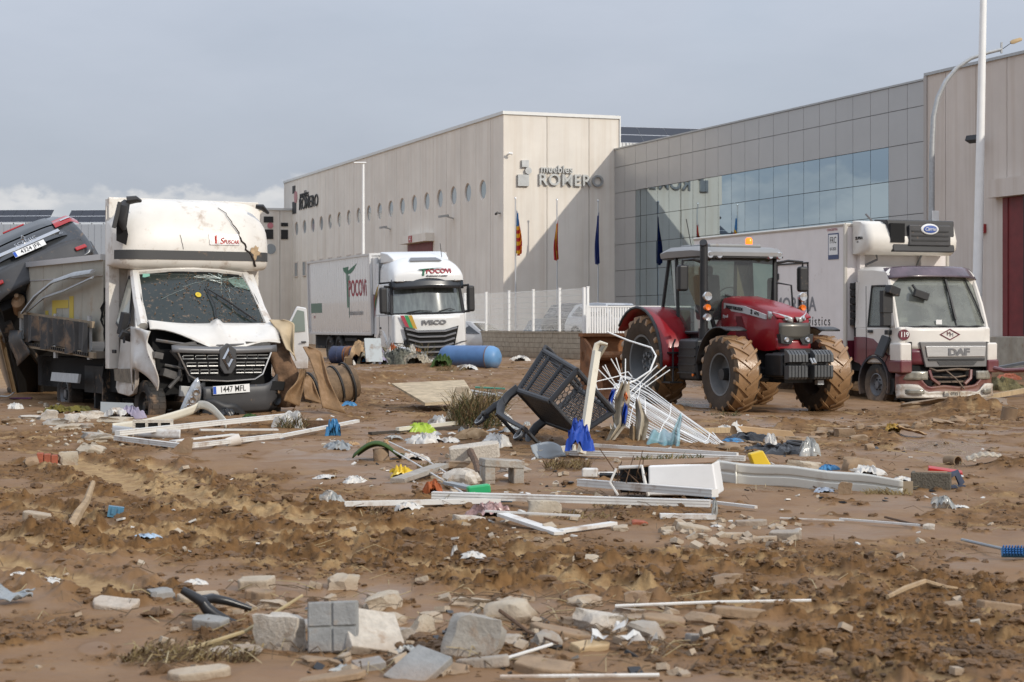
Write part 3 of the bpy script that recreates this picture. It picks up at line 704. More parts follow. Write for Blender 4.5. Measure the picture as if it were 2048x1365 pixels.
fh = zat(575, FD) - zw1
post = MB().b2(-.04, .04, -.04, .04, 0, fh).mesh('post'); cap_ = MB().b2(-.05, .05, -.05, .05, fh, fh + .03).mesh('cap')
sp_ = 2.55; nsp = 13; wirem = mat('white_wire', (.72, .72, .70), .5)
for i in range(nsp + 1):
    p_ = link('post', post, whitep, fence, (.1, .05 + i * sp_, .001)); link('cap', cap_, whitep, p_, (0, 0, 0))
pan = MB()
for k in range(51): pan.b2(.098, .102, k * .05 - .0022 + .02, k * .05 + .0022 + .02, .03, fh - .02)
for k in range(8): pan.b2(.094, .097, .02, sp_ - .03, .05 + k * (fh - .1) / 7 - .006, .05 + k * (fh - .1) / 7 + .006)
pmesh = pan.mesh('mesh_panel', recalc=False)
for i in range(nsp): link('mesh_panel', pmesh, wirem, fence, (0, .05 + i * sp_, 0))
gate = thing('slatted_gate', 'white metal gate of narrow vertical slats behind the tractor bucket', 'gate', (X(1177, 61), 61, -.05), ALPHA * .2)
gh = zat(612, 61) + .05; sl_ = MB().b2(-.03, .03, -.02, .02, .12, gh - .05).mesh('slat')
for i in range(30): link('slat', sl_, whitep, gate, (.05 + i * .085, 0, 0))
MB().b2(0, 3.4, -.035, .035, gh - .05, gh).build('top_rail', whitep, gate, smooth=False); MB().b2(0, 3.4, -.035, .035, .05, .12).build('bottom_rail', whitep, gate, smooth=False); MB().b2(-.08, 0, -.05, .05, 0, gh + .03).build('gate_post', whitep, gate, smooth=False)
gp = MB().cyl((0, 0, 0), (0, 0, zat(575, 61.6) - 0), .06, n=10).build('fence_post', whitep, loc=(X(1168, 61.5), 61.5, 0)); tag(gp, 'tall round white post where the mesh fence ends beside the gate', 'post')

# ------------------------------------------------------------------ vehicle helpers
MUDLOW = (0.05, 0.75, .9)
van_white = mat('van_white', (0.62, 0.60, 0.56), .32, coat=.4, var=.07, mud=.30, mscale=6, lowmud=(0.15, 1.15, .95))
luton_white = mat('luton_white', (0.66, 0.63, 0.575), .4, coat=.2, var=.07, mud=.32, mscale=3.5)
truck_white = mat('truck_white', (0.66, 0.66, 0.645), .28, coat=.5, var=.04, mud=.06, lowmud=(0.1, .9, .7))
plastic_blk = mat('black_plastic', (0.022, 0.022, 0.023), .5, var=.2, mud=.10, mscale=9)
plastic_dk = mat('dark_plastic', (0.05, 0.05, 0.052), .45, var=.2, mud=.18, mscale=9)
chassis_m = mat('chassis_black', (0.018, 0.017, 0.016), .7, var=.3, mud=.35, mscale=5)
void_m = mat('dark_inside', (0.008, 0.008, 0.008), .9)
rubber = mat('tyre_rubber', (0.022, 0.021, 0.020), .75, var=.2, mud=.35, mscale=4, lowmud=(-.4, .35, .9))
chrome = mat('chrome', (0.50, 0.50, 0.50), .25, 1.0, mud=.12, mscale=12)
grillem = mat('grille_satin', (0.24, 0.24, 0.235), .35, .7, mud=.25, mscale=14)
greym = mat('grey_trim', (0.16, 0.16, 0.165), .4, .3, mud=.12, mscale=9)
darkglass = mat('vehicle_glass', (0.012, 0.015, 0.015), .04, 0, spec=.8, ior=1.6, mud=.10, mscale=14)
dirtyglass = mat('cracked_windscreen', (0.020, 0.027, 0.025), .12, 0, spec=.5, ior=1.45, mud=.30, mscale=16)
lampglass = mat('lamp_glass', (0.55, 0.55, 0.55), .10, .75, var=.3, vscale=14, mud=.12)
redlamp = mat('red_lamp', (0.32, 0.012, 0.012), .15, coat=.6, var=.15)
orangelamp = mat('orange_lamp', (0.75, 0.16, 0.01), .2, coat=.5)
platem = mat('plate_white', (0.72, 0.72, 0.70), .4, mud=.12, mscale=9)
plateblue = mat('plate_blue', (0.02, 0.08, 0.40), .4)
ink = mat('ink_black', (0.015, 0.015, 0.015), .5)
mudm = mat('caked_mud', (0.25, 0.155, 0.088), .85, var=.25, vscale=6, bump=.5, bscale=18)
cardm = mat('cardboard', (0.36, 0.235, 0.125), .85, var=.18, vscale=3, mud=.25, bump=.12)

def plate(parent, s, c, rot, w_=.52, h_=.11):
    o = MB().box((0, 0, 0), (w_, .008, h_)).build('number_plate', platem, parent, loc=c, rot=rot, smooth=False)
    MB().box((-w_ / 2 + .023, -.0045, 0), (.042, .003, h_ - .01)).build('country_strip', plateblue, o, smooth=False)
    text(s, h_ * 1.0, ink, o, (.02, -.005, 0), FRONT, 'plate_lettering', ex=.0006, sx=.84, off=.0015)
    return o
def wheel(parent, c, Rr, W, rim, side=1, tyre=None, rimmat=None, hubmat=None, axis=True, steer=0, bolts=6, dish=.3):
    """tyre turned about local x; side=-1: outer face looks to -x"""
    h = W / 2
    prof = [(rim, -h * .8), (rim + (Rr - rim) * .35, -h), (Rr * .93, -h * .97), (Rr * .985, -h * .78), (Rr, -h * .4), (Rr, h * .4), (Rr * .985, h * .78), (Rr * .93, h * .97), (rim + (Rr - rim) * .35, h), (rim, h * .8), (rim, -h * .8)]
    m = MB().lathe(prof, axis='x', n=30)
    for k in range(26):      # tread blocks
        t = 2 * math.pi * k / 26
        for s_ in (-1, 1): m.box((s_ * h * .42, math.cos(t) * Rr, math.sin(t) * Rr), (h * .7, Rr * .13, Rr * .03), Matrix.Rotation(t - math.pi / 2, 3, 'X'))
    o = m.build('wheel', tyre or rubber, parent, loc=c, rot=(0, 0, steer))
    d = side * h
    MB().lathe([(rim, d * .82), (rim * .93, d * .86), (rim * .86, d * .55), (rim * .80, d * (dish)), (rim * .3, d * (dish + .1)), (rim * .28, d * (dish + .45)), (0, d * (dish + .45))], axis='x', n=24).build('rim', rimmat or greym, o)
    b = MB()
    for k in range(bolts):
        t = 2 * math.pi * k / bolts; b.cyl((d * (dish + .02), rim * .48 * math.cos(t), rim * .48 * math.sin(t)), (d * (dish + .28), rim * .48 * math.cos(t), rim * .48 * math.sin(t)), rim * .06, n=6)
    b.build('wheel_bolts', hubmat or chassis_m, o)
    return o
def crumple(w_, l_, amp, seed, nu=18, nv=14, freq=3.0, curl=0.0):
    r_ = random.Random(seed); ph = [(r_.uniform(0, 6.3), r_.uniform(.6, 1.6) * freq, r_.uniform(.6, 1.6) * freq) for _ in range(7)]
    def fn(u, v):
        x, y = (u - .5) * w_, (v - .5) * l_
        z = sum(math.sin(p + a * u * 3 + b * v * 3) * (1.0 if i < 3 else .5) for i, (p, a, b) in enumerate(ph)) * amp / 3.5
        z = abs(z) if amp > 0 else z
        e = 1 + .10 * math.sin(p0 + 9 * u + 7 * v)
        return (x * e + amp * .5 * math.sin(ph[1][0] + 8 * v), y * e + amp * .5 * math.sin(ph[2][0] + 9 * u), z + curl * (abs(u - .5) ** 2) * 4)
    p0 = ph[0][0]
    return MB().grid(fn, nu, nv)

# ------------------------------------------------------------------ wrecked white box truck (front left)
rx, ry = -3.86, 24.6
RT = thing('wrecked_box_truck', 'wrecked white box truck with crushed bonnet, cracked windscreen and split roof fairing', 'truck', (rx, ry, -.10), R(30.5))
def cabx(z): return 1.0 - .20 * sm(1.30, 2.2, z) - .03 * sm(.9, .4, z)
# cab core and floor, dark
MB().px([(.62, .45), (.62, 1.36), (1.30, 2.06), (1.46, 2.06), (1.46, .45)], -.74, .74).build('cab_interior', void_m, RT, smooth=False)
# left door with window, sill, handle
dpoly = [(.62, .62), (.56, 1.0), (.55, 1.36), (.90, 1.78), (1.18, 2.10), (1.30, 2.14), (1.44, 2.14), (1.45, .52), (1.36, .45), (.92, .42), (.72, .46)]
dr = MB().prism(dpoly, lambda y, z: (-cabx(z), y, z), lambda y, z: (-cabx(z) + .06, y, z)).build('door', van_white, RT, bevel=.012)
wp = [(.80, 1.40), (.98, 1.72), (1.19, 2.03), (1.36, 2.06), (1.37, 1.40), (1.2, 1.33), (.9, 1.33)]
MB().prism(wp, lambda y, z: (-cabx(z) - .006, y, z), lambda y, z: (-cabx(z) + .01, y, z)).build('window_seal', plastic_blk, dr, smooth=False)
wq = [(lerp(1.1, y, .86), lerp(1.68, z, .88)) for y, z in wp]
MB().prism(wq, lambda y, z: (-cabx(z) - .010, y, z), lambda y, z: (-cabx(z) - .005, y, z)).build('side_window', mat('side_glass', (.30, .30, .25), .07, spec=.7, var=.5, vscale=1.5), dr, smooth=False)
MB().box((-1.02, 1.36, 1.02), (.03, .13, .05)).build('handle', plastic_blk, dr, bevel=.01)
MB().prism([(.66, .60), (1.42, .62), (1.42, .78), (.66, .80)], lambda y, z: (-cabx(z) - .012, y, z), lambda y, z: (-cabx(z) + .01, y, z)).build('side_moulding', mat('moulding_mud', (.20, .17, .13), .7, var=.4, vscale=12, bump=.5), dr, smooth=False)
# pillars and roof edge
m = MB()
for s_ in (-1, 1):
    m.tube([(s_ * .90, .54, 1.36), (s_ * .86, .85, 1.70), (s_ * .80, 1.17, 2.08), (s_ * .76, 1.30, 2.16)], [.075, .07, .065, .06], 8)
m.tube([(-.80, 1.19, 2.10), (-.4, 1.11, 2.14), (0, 1.08, 2.15), (.4, 1.11, 2.14), (.80, 1.19, 2.10)], .05, 8)
m.build('windscreen_pillar', van_white, RT)
MB().px([(.52, .5), (.5, 1.34), (1.18, 2.1), (1.45, 2.12), (1.45, .5)], .86, .95).build('cab_side', van_white, RT, bevel=.02)
# windscreen
def wsf(u, v):
    s_ = u * 2 - 1; hw = lerp(.88, .78, v)
    return (s_ * hw, lerp(.42, 1.07, v) + .13 * s_ * s_, lerp(1.40, 2.11, v) + .03 * math.sin(math.pi * v))
wsn = MB().grid(wsf, 20, 12).build('windscreen', dirtyglass, RT)
rim_ = [wsf(u, 0) for u in np.linspace(0, 1, 12)] + [wsf(1, v) for v in np.linspace(0.1, 1, 8)] + [wsf(u, 1) for u in np.linspace(.9, 0, 12)] + [wsf(0, v) for v in np.linspace(.9, 0, 8)]
MB().tube([(a, b - .012, c) for a, b, c in rim_], .018, 5).build('windscreen_seal', plastic_blk, wsn)
r_ = random.Random(4); cr = MB()
def onws(u, v, o=.006):
    x, y, z = wsf(u, v); return (x, y - o, z + o * .6)
def crack(u, v, du, dv, n=7, th=.0022):
    pts = []
    for i in range(n):
        pts.append(onws(min(1, max(0, u)), min(1, max(0, v)))); u += du / n + r_.uniform(-.012, .012); v += dv / n + r_.uniform(-.012, .012)
    cr.tube(pts, th, 3)
for k in range(16):
    t = r_.uniform(0, 6.3); crack(.74, .86, .27 * math.cos(t), .5 * math.sin(t) * (.9 if math.sin(t) < 0 else .25))
for k in range(18): u, v = r_.uniform(.62, .97), r_.uniform(.62, .97); t = r_.uniform(0, 6.3); crack(u, v, .12 * math.cos(t), .14 * math.sin(t), 4)
crack(.16, .42, .2, .25, 9); crack(.36, .67, .3, .18, 9); crack(.72, .9, .05, -.8, 12)
cr.build('glass_crack', mat('crack_white', (.42, .50, .47), .3), wsn)
MB().add([onws(.83, .70, .009), onws(.99, .60, .009), onws(.97, .86, .009), onws(.80, .84, .009)], [(0, 1, 2, 3)]).build('shattered_glass', mat('green_glass', (.13, .19, .16), .2, var=.5, vscale=18), wsn, smooth=False)
MB().add([onws(.79, .95, .012), onws(.93, .88, .012), onws(.95, .95, .012), onws(.86, .985, .012)], [(0, 1, 2, 3)]).build('glass_hole', void_m, wsn, smooth=False)
x_, y_, z_ = onws(.47, .50, .012); MB().cyl((x_, y_, z_), (x_, y_ - .004, z_ + .003), .042, n=16).build('sticker', mat('yellow_sticker', (.55, .40, .02), .5), wsn)
x_, y_, z_ = onws(.08, .9, .012); MB().box((x_, y_, z_), (.1, .005, .05)).build('sticker', mat('green_sticker', (.2, .45, .36), .5), wsn, smooth=False)
sp = MB()                 # mud spots thrown up the glass
for k in range(420):
    u, v = min(.98, abs(r_.gauss(.62, .24))), r_.random(); q = onws(u, v, .008); e = r_.choice((.005, .006, .008, .010, .016)); sp.box(q, (e, e * .3, e * r_.uniform(.6, 1.8)), (.9, 0, r_.uniform(-.5, .5)))
o = sp.build('mud_spots', mudm, wsn, smooth=False); tag(o, kind='stuff')
wi = MB().tube([onws(.90, .02, .03), onws(.78, .22, .045), onws(.68, .40, .03)], [.014, .012, .008], 5).build('wiper', plastic_blk, RT)
MB().tube([onws(.84, .10, .05), onws(.70, .36, .04), onws(.57, .60, .025)], [.016, .014, .008], 5).build('wiper_blade', plastic_blk, wi)
MB().tube([onws(.55, .0, .03), onws(.575, .30, .04), onws(.555, .66, .025)], .009, 5).build('wiper', plastic_blk, RT)
# bonnet, crumpled
r_ = random.Random(3)
def hoodf(u, v):
    x = lerp(-.84, .90, u)
    fy = .40 * sm(-.15, -.85, x) + .04 + .10 * sm(.3, .9, x); fz = 1.09 + .27 * sm(-.1, -.85, x) + .05 * sm(.1, .9, x)
    y = lerp(.46 + .10 * (x * x), fy, v); z = lerp(1.40, fz, v ** 1.25) + .05 * math.sin(math.pi * v)
    z += .085 * math.exp(-((x - .06 - .03 * math.sin(v * 9)) / .05) ** 2) * (.4 + .6 * math.sin(math.pi * min(1, v * 1.1)))
    z += .030 * math.sin(x * 6 + v * 4) * v - .05 * math.exp(-((x - .62) / .12) ** 2 - ((v - .55) / .25) ** 2) - .035 * math.exp(-((x + .25) / .2) ** 2 - ((v - .6) / .25) ** 2)
    return (x, y, z)
MB().grid(hoodf, 40, 14).build('bonnet', van_white, RT, solid=.02)
MB().tube([hoodf(u, 1) for u in np.linspace(0, 1, 20)], .014, 5).build('bonnet_edge', van_white, RT)
# dark engine bay, radiator support, pipes
MB().b2(-.80, .84, .30, .62, .45, 1.05).build('engine_bay', void_m, RT, smooth=False)
m = MB().tube([(-.62, .24, 1.05), (-.50, .2, .9), (-.52, .18, .7), (-.66, .2, .55)], .028, 7).tube([(-.7, .25, .85), (-.45, .14, .80), (-.40, .12, .62)], .02, 6).box((-.62, .22, .72), (.3, .1, .1), (0, .3, .2)).box((-.86, .34, .98), (.12, .5, .08), (0, .2, .1))
m.tube([(-.84, .2, 1.18), (-.6, .13, 1.14), (-.3, .1, 1.10), (0, .06, 1.10), (.5, .08, 1.12), (.84, .2, 1.16)], .022, 6).box((-.48, .12, 1.10), (.34, .06, .08), (0, -.15, .1)).box((.55, .1, 1.12), (.36, .06, .06), (0, .05, .1))
m.build('radiator_support', mat('engine_grey', (.09, .085, .08), .55, var=.4, vscale=8, mud=.3), RT)
MB().box((-.44, .08, .50), (.24, .06, .14), (0, .08, .1)).cyl((-.40, .045, .50), (-.40, .03, .50), .03, n=10).build('bumper_bracket', mat('bracket_alu', (.5, .5, .48), .4, .6, mud=.3), RT, bevel=.006)
# grille
gx = .07
def gy(x): return -.02 + .16 * (x - gx) ** 2
gr = MB()
gr.tube([(gx - .66, gy(gx - .66), 1.02), (gx - .52, gy(gx - .5), .72), (gx - .40, gy(gx - .4), .655), (gx, gy(gx), .635), (gx + .40, gy(gx + .4), .655), (gx + .52, gy(gx + .5), .72), (gx + .66, gy(gx + .66), 1.02)], .016, 6)
go = gr.build('grille', chrome, RT)
for z_, hw in ((.955, .62), (.86, .57), (.765, .52)):
    for s_ in (-1, 1):
        b = MB(); n_ = 3
        for k in range(n_):
            x0, x1 = lerp(.13, hw, k / n_), lerp(.13, hw, (k + 1) / n_) - .02
            xc = gx + s_ * (x0 + x1) / 2; hw2 = (x1 - x0) / 2; yy = gy(xc)
            b.tube([(xc - hw2, yy, z_ + .022), (xc + hw2, yy, z_ + .022), (xc + hw2, yy, z_ - .022), (xc - hw2, yy, z_ - .022), (xc - hw2, yy, z_ + .022)], .0075, 4)
        b.build('grille_bar', grillem, go)
MB().grid(lambda u, v: (gx + lerp(-.66, .66, u) * lerp(.72, 1, v), gy(gx + lerp(-.66, .66, u)) + .045, lerp(.64, 1.03, v)), 12, 2).build('grille_backing', void_m, go, smooth=False)
def brow(u, v): x = gx + lerp(-.74, .74, u); return (x, gy(x) - .012 + .02 * v, lerp(1.00, 1.09, v) + .02 * (2 * u - 1) ** 2)
MB().grid(brow, 16, 1).build('grille_brow', greym, go, solid=.03)
hexp = [(0, .21), (.12, .12), (.115, -.10), (.05, -.20), (-.05, -.20), (-.115, -.10), (-.12, .12)]
MB().py([(gx + a, .93 + b) for a, b in hexp], -.05, .02).build('badge_surround', plastic_dk, go, bevel=.012)
dm_ = [(0, .155), (.085, 0), (0, -.155), (-.085, 0)]; di = [(a * .42, b * .42) for a, b in dm_]
bd = MB(); v_ = [(gx + a, -.06, .93 + b) for a, b in dm_] + [(gx + a, -.085, .93 + b) for a, b in [(x * .72, z * .72) for x, z in dm_]] + [(gx + a, -.06, .93 + b) for a, b in di]
bd.add(v_, [(i, (i + 1) % 4, 4 + (i + 1) % 4, 4 + i) for i in range(4)] + [(4 + i, 4 + (i + 1) % 4, 8 + (i + 1) % 4, 8 + i) for i in range(4)]); bd.build('badge', chrome, go, smooth=False)
# bumper: right part still on, left part torn and hanging
def bumpf(u, v):
    x = lerp(-.30, 1.03, u); c = sm(.55, 1.03, x)
    top = .60 + .22 * c; z = lerp(.24 + .05 * c, top, v)
    y = -.08 + .42 * c ** 1.6 - .045 * math.sin(v * 3.1) + .03 * (1 - v); x += .02 * c
    y -= .006 * math.sin(v * 9) * (1 - c)
    return (x, y, z - .04 * (1 - u))
bu = MB().grid(bumpf, 26, 10).build('bumper', plastic_dk, RT, solid=.03)
fx = bumpf(.80, .42); MB().lathe([(.0, .05), (.05, .045), (.065, .0), (.085, -.02), (.10, .01)], axis='y', n=18).build('fog_lamp', plastic_blk, bu, loc=(fx[0], fx[1] - .02, fx[2] - .05), rot=(0, 0, .45))
o = MB().prism([(-.13, -.05), (.16, -.06), (.19, .06), (-.06, .075)], lambda a, b: (a, -.02, b), lambda a, b: (a, .02, b)).build('fog_recess', void_m, bu, loc=(fx[0] - .02, fx[1] - .04, fx[2] + .12), rot=(0, 0, .5), smooth=False)
for k in range(3): MB().tube([bumpf(u, .16 + k * .09) for u in np.linspace(.10, .55, 8)], .012, 4).build('bumper_slat', plastic_blk, bu)
MB().grid(lambda u, v: tuple(np.array(bumpf(.84 + .17 * u + .04 * math.sin(v * 9), v)) + np.array((.02, -.032, 0))), 8, 12).build('mud_crust', mudm, bu, solid=.012)
plate(RT, '1447 MFL', (.075, -.155, .53), (0, R(-3), R(1)))
def torn(u, v):
    x = lerp(-.36, .20, u); return (x + .06 * v, -.15 - .10 * math.sin(u * 3) - .03 * v, lerp(.06, .40, v) - .24 * u * u * (1 - .3 * v) + .02 * math.sin(u * 11))
MB().grid(torn, 14, 6).build('torn_bumper', plastic_blk, RT, solid=.02)
MB().grid(lambda u, v: (lerp(-.38, -.22, u), -.10 + .16 * u, lerp(.22, .58, v) + .05 * u), 5, 6).build('torn_bumper', plastic_dk, RT, solid=.03)
# dented wing
def wing(u, v):
    y = lerp(.66, .10, u); arch = .40 + .40 * math.sqrt(max(0, 1 - ((y - .50) / .42) ** 2)) if abs(y - .50) < .42 else .40
    low = arch if u > .1 else lerp(.5, arch, u * 10); z = lerp(low, 1.36 - .06 * u * u, v)
    x = -cabx(z) - .03 + .10 * u * u - .06 * math.sin(v * 5 + u * 4) * u - .05 * math.exp(-((u - .45) / .12) ** 2) * math.sin(v * 7) + .08 * math.exp(-((u - .75) / .15) ** 2 - ((v - .5) / .3) ** 2)
    return (x, y - .04 * math.sin(v * 6) * u, z)
MB().grid(wing, 22, 16).build('dented_wing', van_white, RT, solid=.012)
MB().tube([wing(1, v) for v in np.linspace(0, 1, 14)], .010, 5).build('wing_edge', van_white, RT)
# mirror stump
m = MB().box((-1.10, .74, 1.40), (.10, .09, .30), (.2, .1, .3)).box((-1.08, .70, 1.24), (.16, .08, .12), (.5, .3, .1)).tube([(-1.0, .72, 1.36), (-1.1, .7, 1.3), (-1.12, .66, 1.14)], .02, 5)
m.build('broken_mirror', plastic_blk, RT, bevel=.015)
# hanging headlamp
def lamp(u, v):
    t = u * math.pi; w_ = .115 * math.sin(t) ** .7 * (1 - .25 * u); a = v * math.pi
    return (w_ * math.cos(a) + .06 * math.sin(t), -.07 * math.sin(a) * math.sin(t) ** .5, lerp(.33, -.33, u))
hl = MB().grid(lamp, 20, 10).build('headlamp', lampglass, RT, loc=(-.56, -.20, .40), rot=(R(10), R(24), R(-10)))
for k in range(3): MB().lathe([(0, -.02), (.038, -.03), (.05, 0)], axis='y', n=14).build('reflector', chrome, hl, loc=(.05, -.06, .15 - k * .11))
MB().grid(lambda u, v: tuple(np.array(lamp(.66 + .34 * u, .05 + .55 * v)) + np.array((-.004, -.006, 0))), 8, 6).build('indicator_lens', mat('amber_lens', (.30, .115, .03), .2, coat=.4, mud=.1), hl)
# right wing crushed, caked in mud
def rwing(u, v):
    t = u * 2.6 - .5; rr = .46 + .10 * v + .03 * math.sin(u * 13 + v * 5)
    return (.80 + .28 * v + .04 * math.sin(u * 9), .42 - rr * math.cos(t) * .8, .55 + rr * math.sin(t) * 1.15)
MB().grid(rwing, 20, 6).build('crushed_wing', mat('rusty_mud', (.15, .085, .045), .8, var=.5, vscale=8, bump=.6, bscale=20), RT, solid=.015)
wheel(RT, (-.80, .54, .30), .34, .225, .21, -1, rimmat=chassis_m); wheel(RT, (.84, .52, .34), .34, .225, .21, 1)
wheel(RT, (-.82, 4.0, .36), .34, .22, .21, -1); wheel(RT, (.82, 4.0, .36), .34, .22, .21, 1)
# roof fairing
yf = 1.0; prof = [(1.55, 2.15), (1.12, 2.135), (1.01, 2.19), (.985, 2.27), (.985, 2.42), (1.00, 2.55), (1.04, 2.75), (1.13, 2.94), (1.28, 3.07), (1.5, 3.13)]
secs = []
for x in (-1.18, -1.17, -1.13, -1.05, -.92, -.6, -.25, .1, .45, .75, .95, 1.07, 1.14, 1.17, 1.18):
    e = abs(x) / 1.18; k = 1 - .42 * e ** 14 - .10 * e ** 5; tp = .34 * e ** 5
    sec = []
    for y, z in prof:
        yy = 1.55 - (1.55 - y) * k; dz = (z - 2.135); zz = 2.135 + dz * (1 - tp * sm(.3, 1, dz)) + .06 * e ** 10 * (1 - sm(0, .2, dz))
        if z > 2.6: yy -= .03 * math.exp(-((x + .55) / .22) ** 2) + .03 * math.exp(-((x - .15) / .22) ** 2) - .02
        sec.append((x, yy, zz))
    sec += [(x, 1.55, 3.13 - .25 * e ** 8 * .5), (x, 1.55, 2.15)][0:1]
    secs.append(sec)
fa = MB().loft(secs).build('roof_fairing', luton_white, RT, ang=50)
def fx_(x, z):       # front surface point of the fairing
    e = abs(x) / 1.18; k = 1 - .42 * e ** 14 - .10 * e ** 5
    ys_ = np.interp(z, [2.19, 2.27, 2.42, 2.55, 2.75, 2.94, 3.07], [1.01, .985, .985, 1.0, 1.04, 1.13, 1.28]); return (x, 1.55 - (1.55 - ys_) * k - .008, z)
MB().grid(lambda u, v: fx_(lerp(-1.17, 1.17, u), lerp(2.275, 2.40, v)), 40, 2).build('dark_stripe', mat('stripe_grey', (.05, .05, .05), .5, mud=.16, mscale=5), fa)
r_ = random.Random(11); pts = []
for k in range(22):
    t = k / 21; x = lerp(.38, .84, t ** .8) + r_.uniform(-.022, .022) + (.06 if t > .75 else 0) * (t - .75) * 4; z = lerp(3.02, 2.20, t); pts.append(fx_(x, z))
MB().tube([(a, b - .002, c) for a, b, c in pts], [.004 + .012 * (k / 21) for k in range(22)], 5).build('fairing_crack', mat('crack_dark', (.03, .02, .015), .9), fa)
pts2 = [fx_(-.28 + .01 * k, 2.62 - .05 * k + .02 * (k % 2)) for k in range(5)]; MB().tube(pts2, .003, 4).build('fairing_crack', bpy.data.materials['crack_dark'], fa)
r_ = random.Random(2); poly = [(.87 + .07 * math.cos(t) * r_.uniform(.5, 1.3), 2.40 + .11 * math.sin(t) * r_.uniform(.5, 1.2)) for t in np.linspace(0, 6.0, 17)]
MB().add([tuple(np.array(fx_(*p)) + np.array((0, -.004, 0))) for p in poly], [tuple(range(17))]).build('mud_splash', mat('splash_tan', (.42, .30, .18), .9, var=.3, vscale=20), fa, smooth=False)
# advertising badge on the fairing
MB().grid(lambda u, v: tuple(np.array(fx_(lerp(.16, .62, u), lerp(2.49, 2.645, v))) + np.array((0, -.004, 0))), 8, 3).build('sticker', mat('chrome_sticker', (.42, .40, .40), .3, .3, var=.5, vscale=14), fa)
text('S', .13, mat('spear_red', (.5, .03, .02), .4), fa, (.345, fx_(.34, 2.54)[1] - .012, 2.545), FRONT, sx=1.0, shear=.2)
text('PUSCAR', .075, bpy.data.materials['spear_red'], fa, (.49, fx_(.48, 2.54)[1] - .014, 2.535), FRONT, sx=.85, shear=.2)
text('1', .15, bpy.data.materials['spear_red'], fa, (.255, fx_(.24, 2.56)[1] - .014, 2.56), FRONT, sx=.9, off=.006)
fa.location.x = .06; fa.scale.x = .96
# torn dark trim at the upper corners
m = MB().tube([(-1.06, 1.02, 3.05), (-1.13, .98, 2.98), (-1.15, .97, 2.80), (-1.12, .96, 2.66)], [.05, .09, .08, .03], 8, flat=.5).tube([(-1.06, 1.02, 3.06), (-.94, .98, 3.08), (-.86, 1.0, 3.06)], [.06, .05, .02], 8).box((-1.22, .98, 2.86), (.05, .04, .36), (0, .25, 0))
m.build('torn_corner_trim', plastic_blk, fa); MB().tube([(.92, 1.1, 3.05), (1.0, 1.06, 3.04), (1.12, 1.1, 2.96)], [.03, .045, .02], 6).build('torn_corner_trim', plastic_blk, fa)
MB().add([(-1.19, 1.08, 2.92), (-1.19, 1.08, 2.52), (-1.07, 1.02, 2.46), (-1.05, 1.0, 2.60), (-1.09, 1.0, 2.80)], [(0, 1, 2, 3, 4)]).build('fairing_hole', void_m, fa, smooth=False, solid=.02)
# bulkhead of the lost cargo box
m = MB().b2(-1.03, 1.18, 1.56, 1.62, .80, 3.14); m.b2(-1.05, -.90, 1.50, 1.66, .78, 3.12)
m.build('box_front_wall', luton_white, RT, bevel=.008)
m = MB(); r_ = random.Random(5)
for k in range(9):
    z0 = r_.uniform(.9, 2.2); m.tube([(-1.02 + r_.uniform(-.05, .06), 1.68, z0), (-1.06 + r_.uniform(-.03, .06), 1.72, z0 - .25), (-1.02 + r_.uniform(-.05, .06), 1.74, z0 - .5)], [.02, .03, .012], 5, flat=.4)
m.build('torn_trim', plastic_blk, RT)
MB().b2(1.04, 1.14, 1.7, 1.78, .9, 2.3).tube([(1.1, 1.75, 2.2), (1.16, 1.7, 1.6), (1.28, 1.65, .95)], .05, 6).build('box_post', chassis_m, RT)
# load bed, side rail, curtain
bed = MB().hexa([(-1.16, 1.7, .92), (1.16, 1.7, .92), (1.16, 5.5, 1.08), (-1.16, 5.5, 1.08), (-1.16, 1.7, 1.02), (1.16, 1.7, 1.02), (1.16, 5.5, 1.18), (-1.16, 5.5, 1.18)]).build('load_bed', mat('bed_ply', (.14, .12, .095), .8, var=.3, mud=.4), RT, smooth=False)
def rail(y): return .044 * (y - 1.7)
MB().hexa([(-1.20, 1.7, .92), (-1.15, 1.7, .92), (-1.15, 5.5, 1.06), (-1.20, 5.5, 1.06), (-1.20, 1.7, 1.0), (-1.15, 1.7, 1.0), (-1.15, 5.5, 1.14), (-1.20, 5.5, 1.14)]).build('lower_rail', mat('rail_mud', (.28, .22, .15), .7, .2, var=.3, mud=.4), RT, smooth=False)
MB().hexa([(-1.19, 1.8, 1.34), (-1.15, 1.8, 1.34), (-1.15, 5.5, 1.50), (-1.19, 5.5, 1.50), (-1.19, 1.8, 1.43), (-1.15, 1.8, 1.43), (-1.15, 5.5, 1.60), (-1.19, 5.5, 1.60)]).build('upper_rail', bpy.data.materials['rail_mud'], RT, smooth=False)
for y in (2.0, 3.6, 5.4): MB().b2(-1.18, -1.14, y - .05, y + .05, .9, 1.5 + rail(y) * .6).build('rail_post', galv, RT, smooth=False)
def curt(u, v):
    y = lerp(1.9, 5.0, u); return (-1.22 - .05 * math.sin(u * 31) * (.4 + v * .6) - .03 * math.sin(u * 77), y, lerp(1.40, .98 + .05 * math.sin(u * 17), v) + rail(y))
MB().grid(curt, 60, 8).build('torn_curtain', mat('curtain_grey', (.045, .045, .045), .6, var=.3, mud=.5, mscale=3), RT)
MB().grid(lambda u, v: (-1.26 - .04 * math.sin(v * 5), lerp(5.0, 5.7, u) - .3 * v, lerp(1.30, .95, v) - .2 * u * v), 6, 6).build('torn_curtain', bpy.data.materials['curtain_grey'], RT, solid=.01)
st = MB()
for k in range(34): y = 1.95 + k * .10; st.box((-1.215, y, .96 + rail(y)), (.02, .05, .045))
tag(st.build('curtain_buckles', chassis_m, RT, smooth=False), kind='stuff')
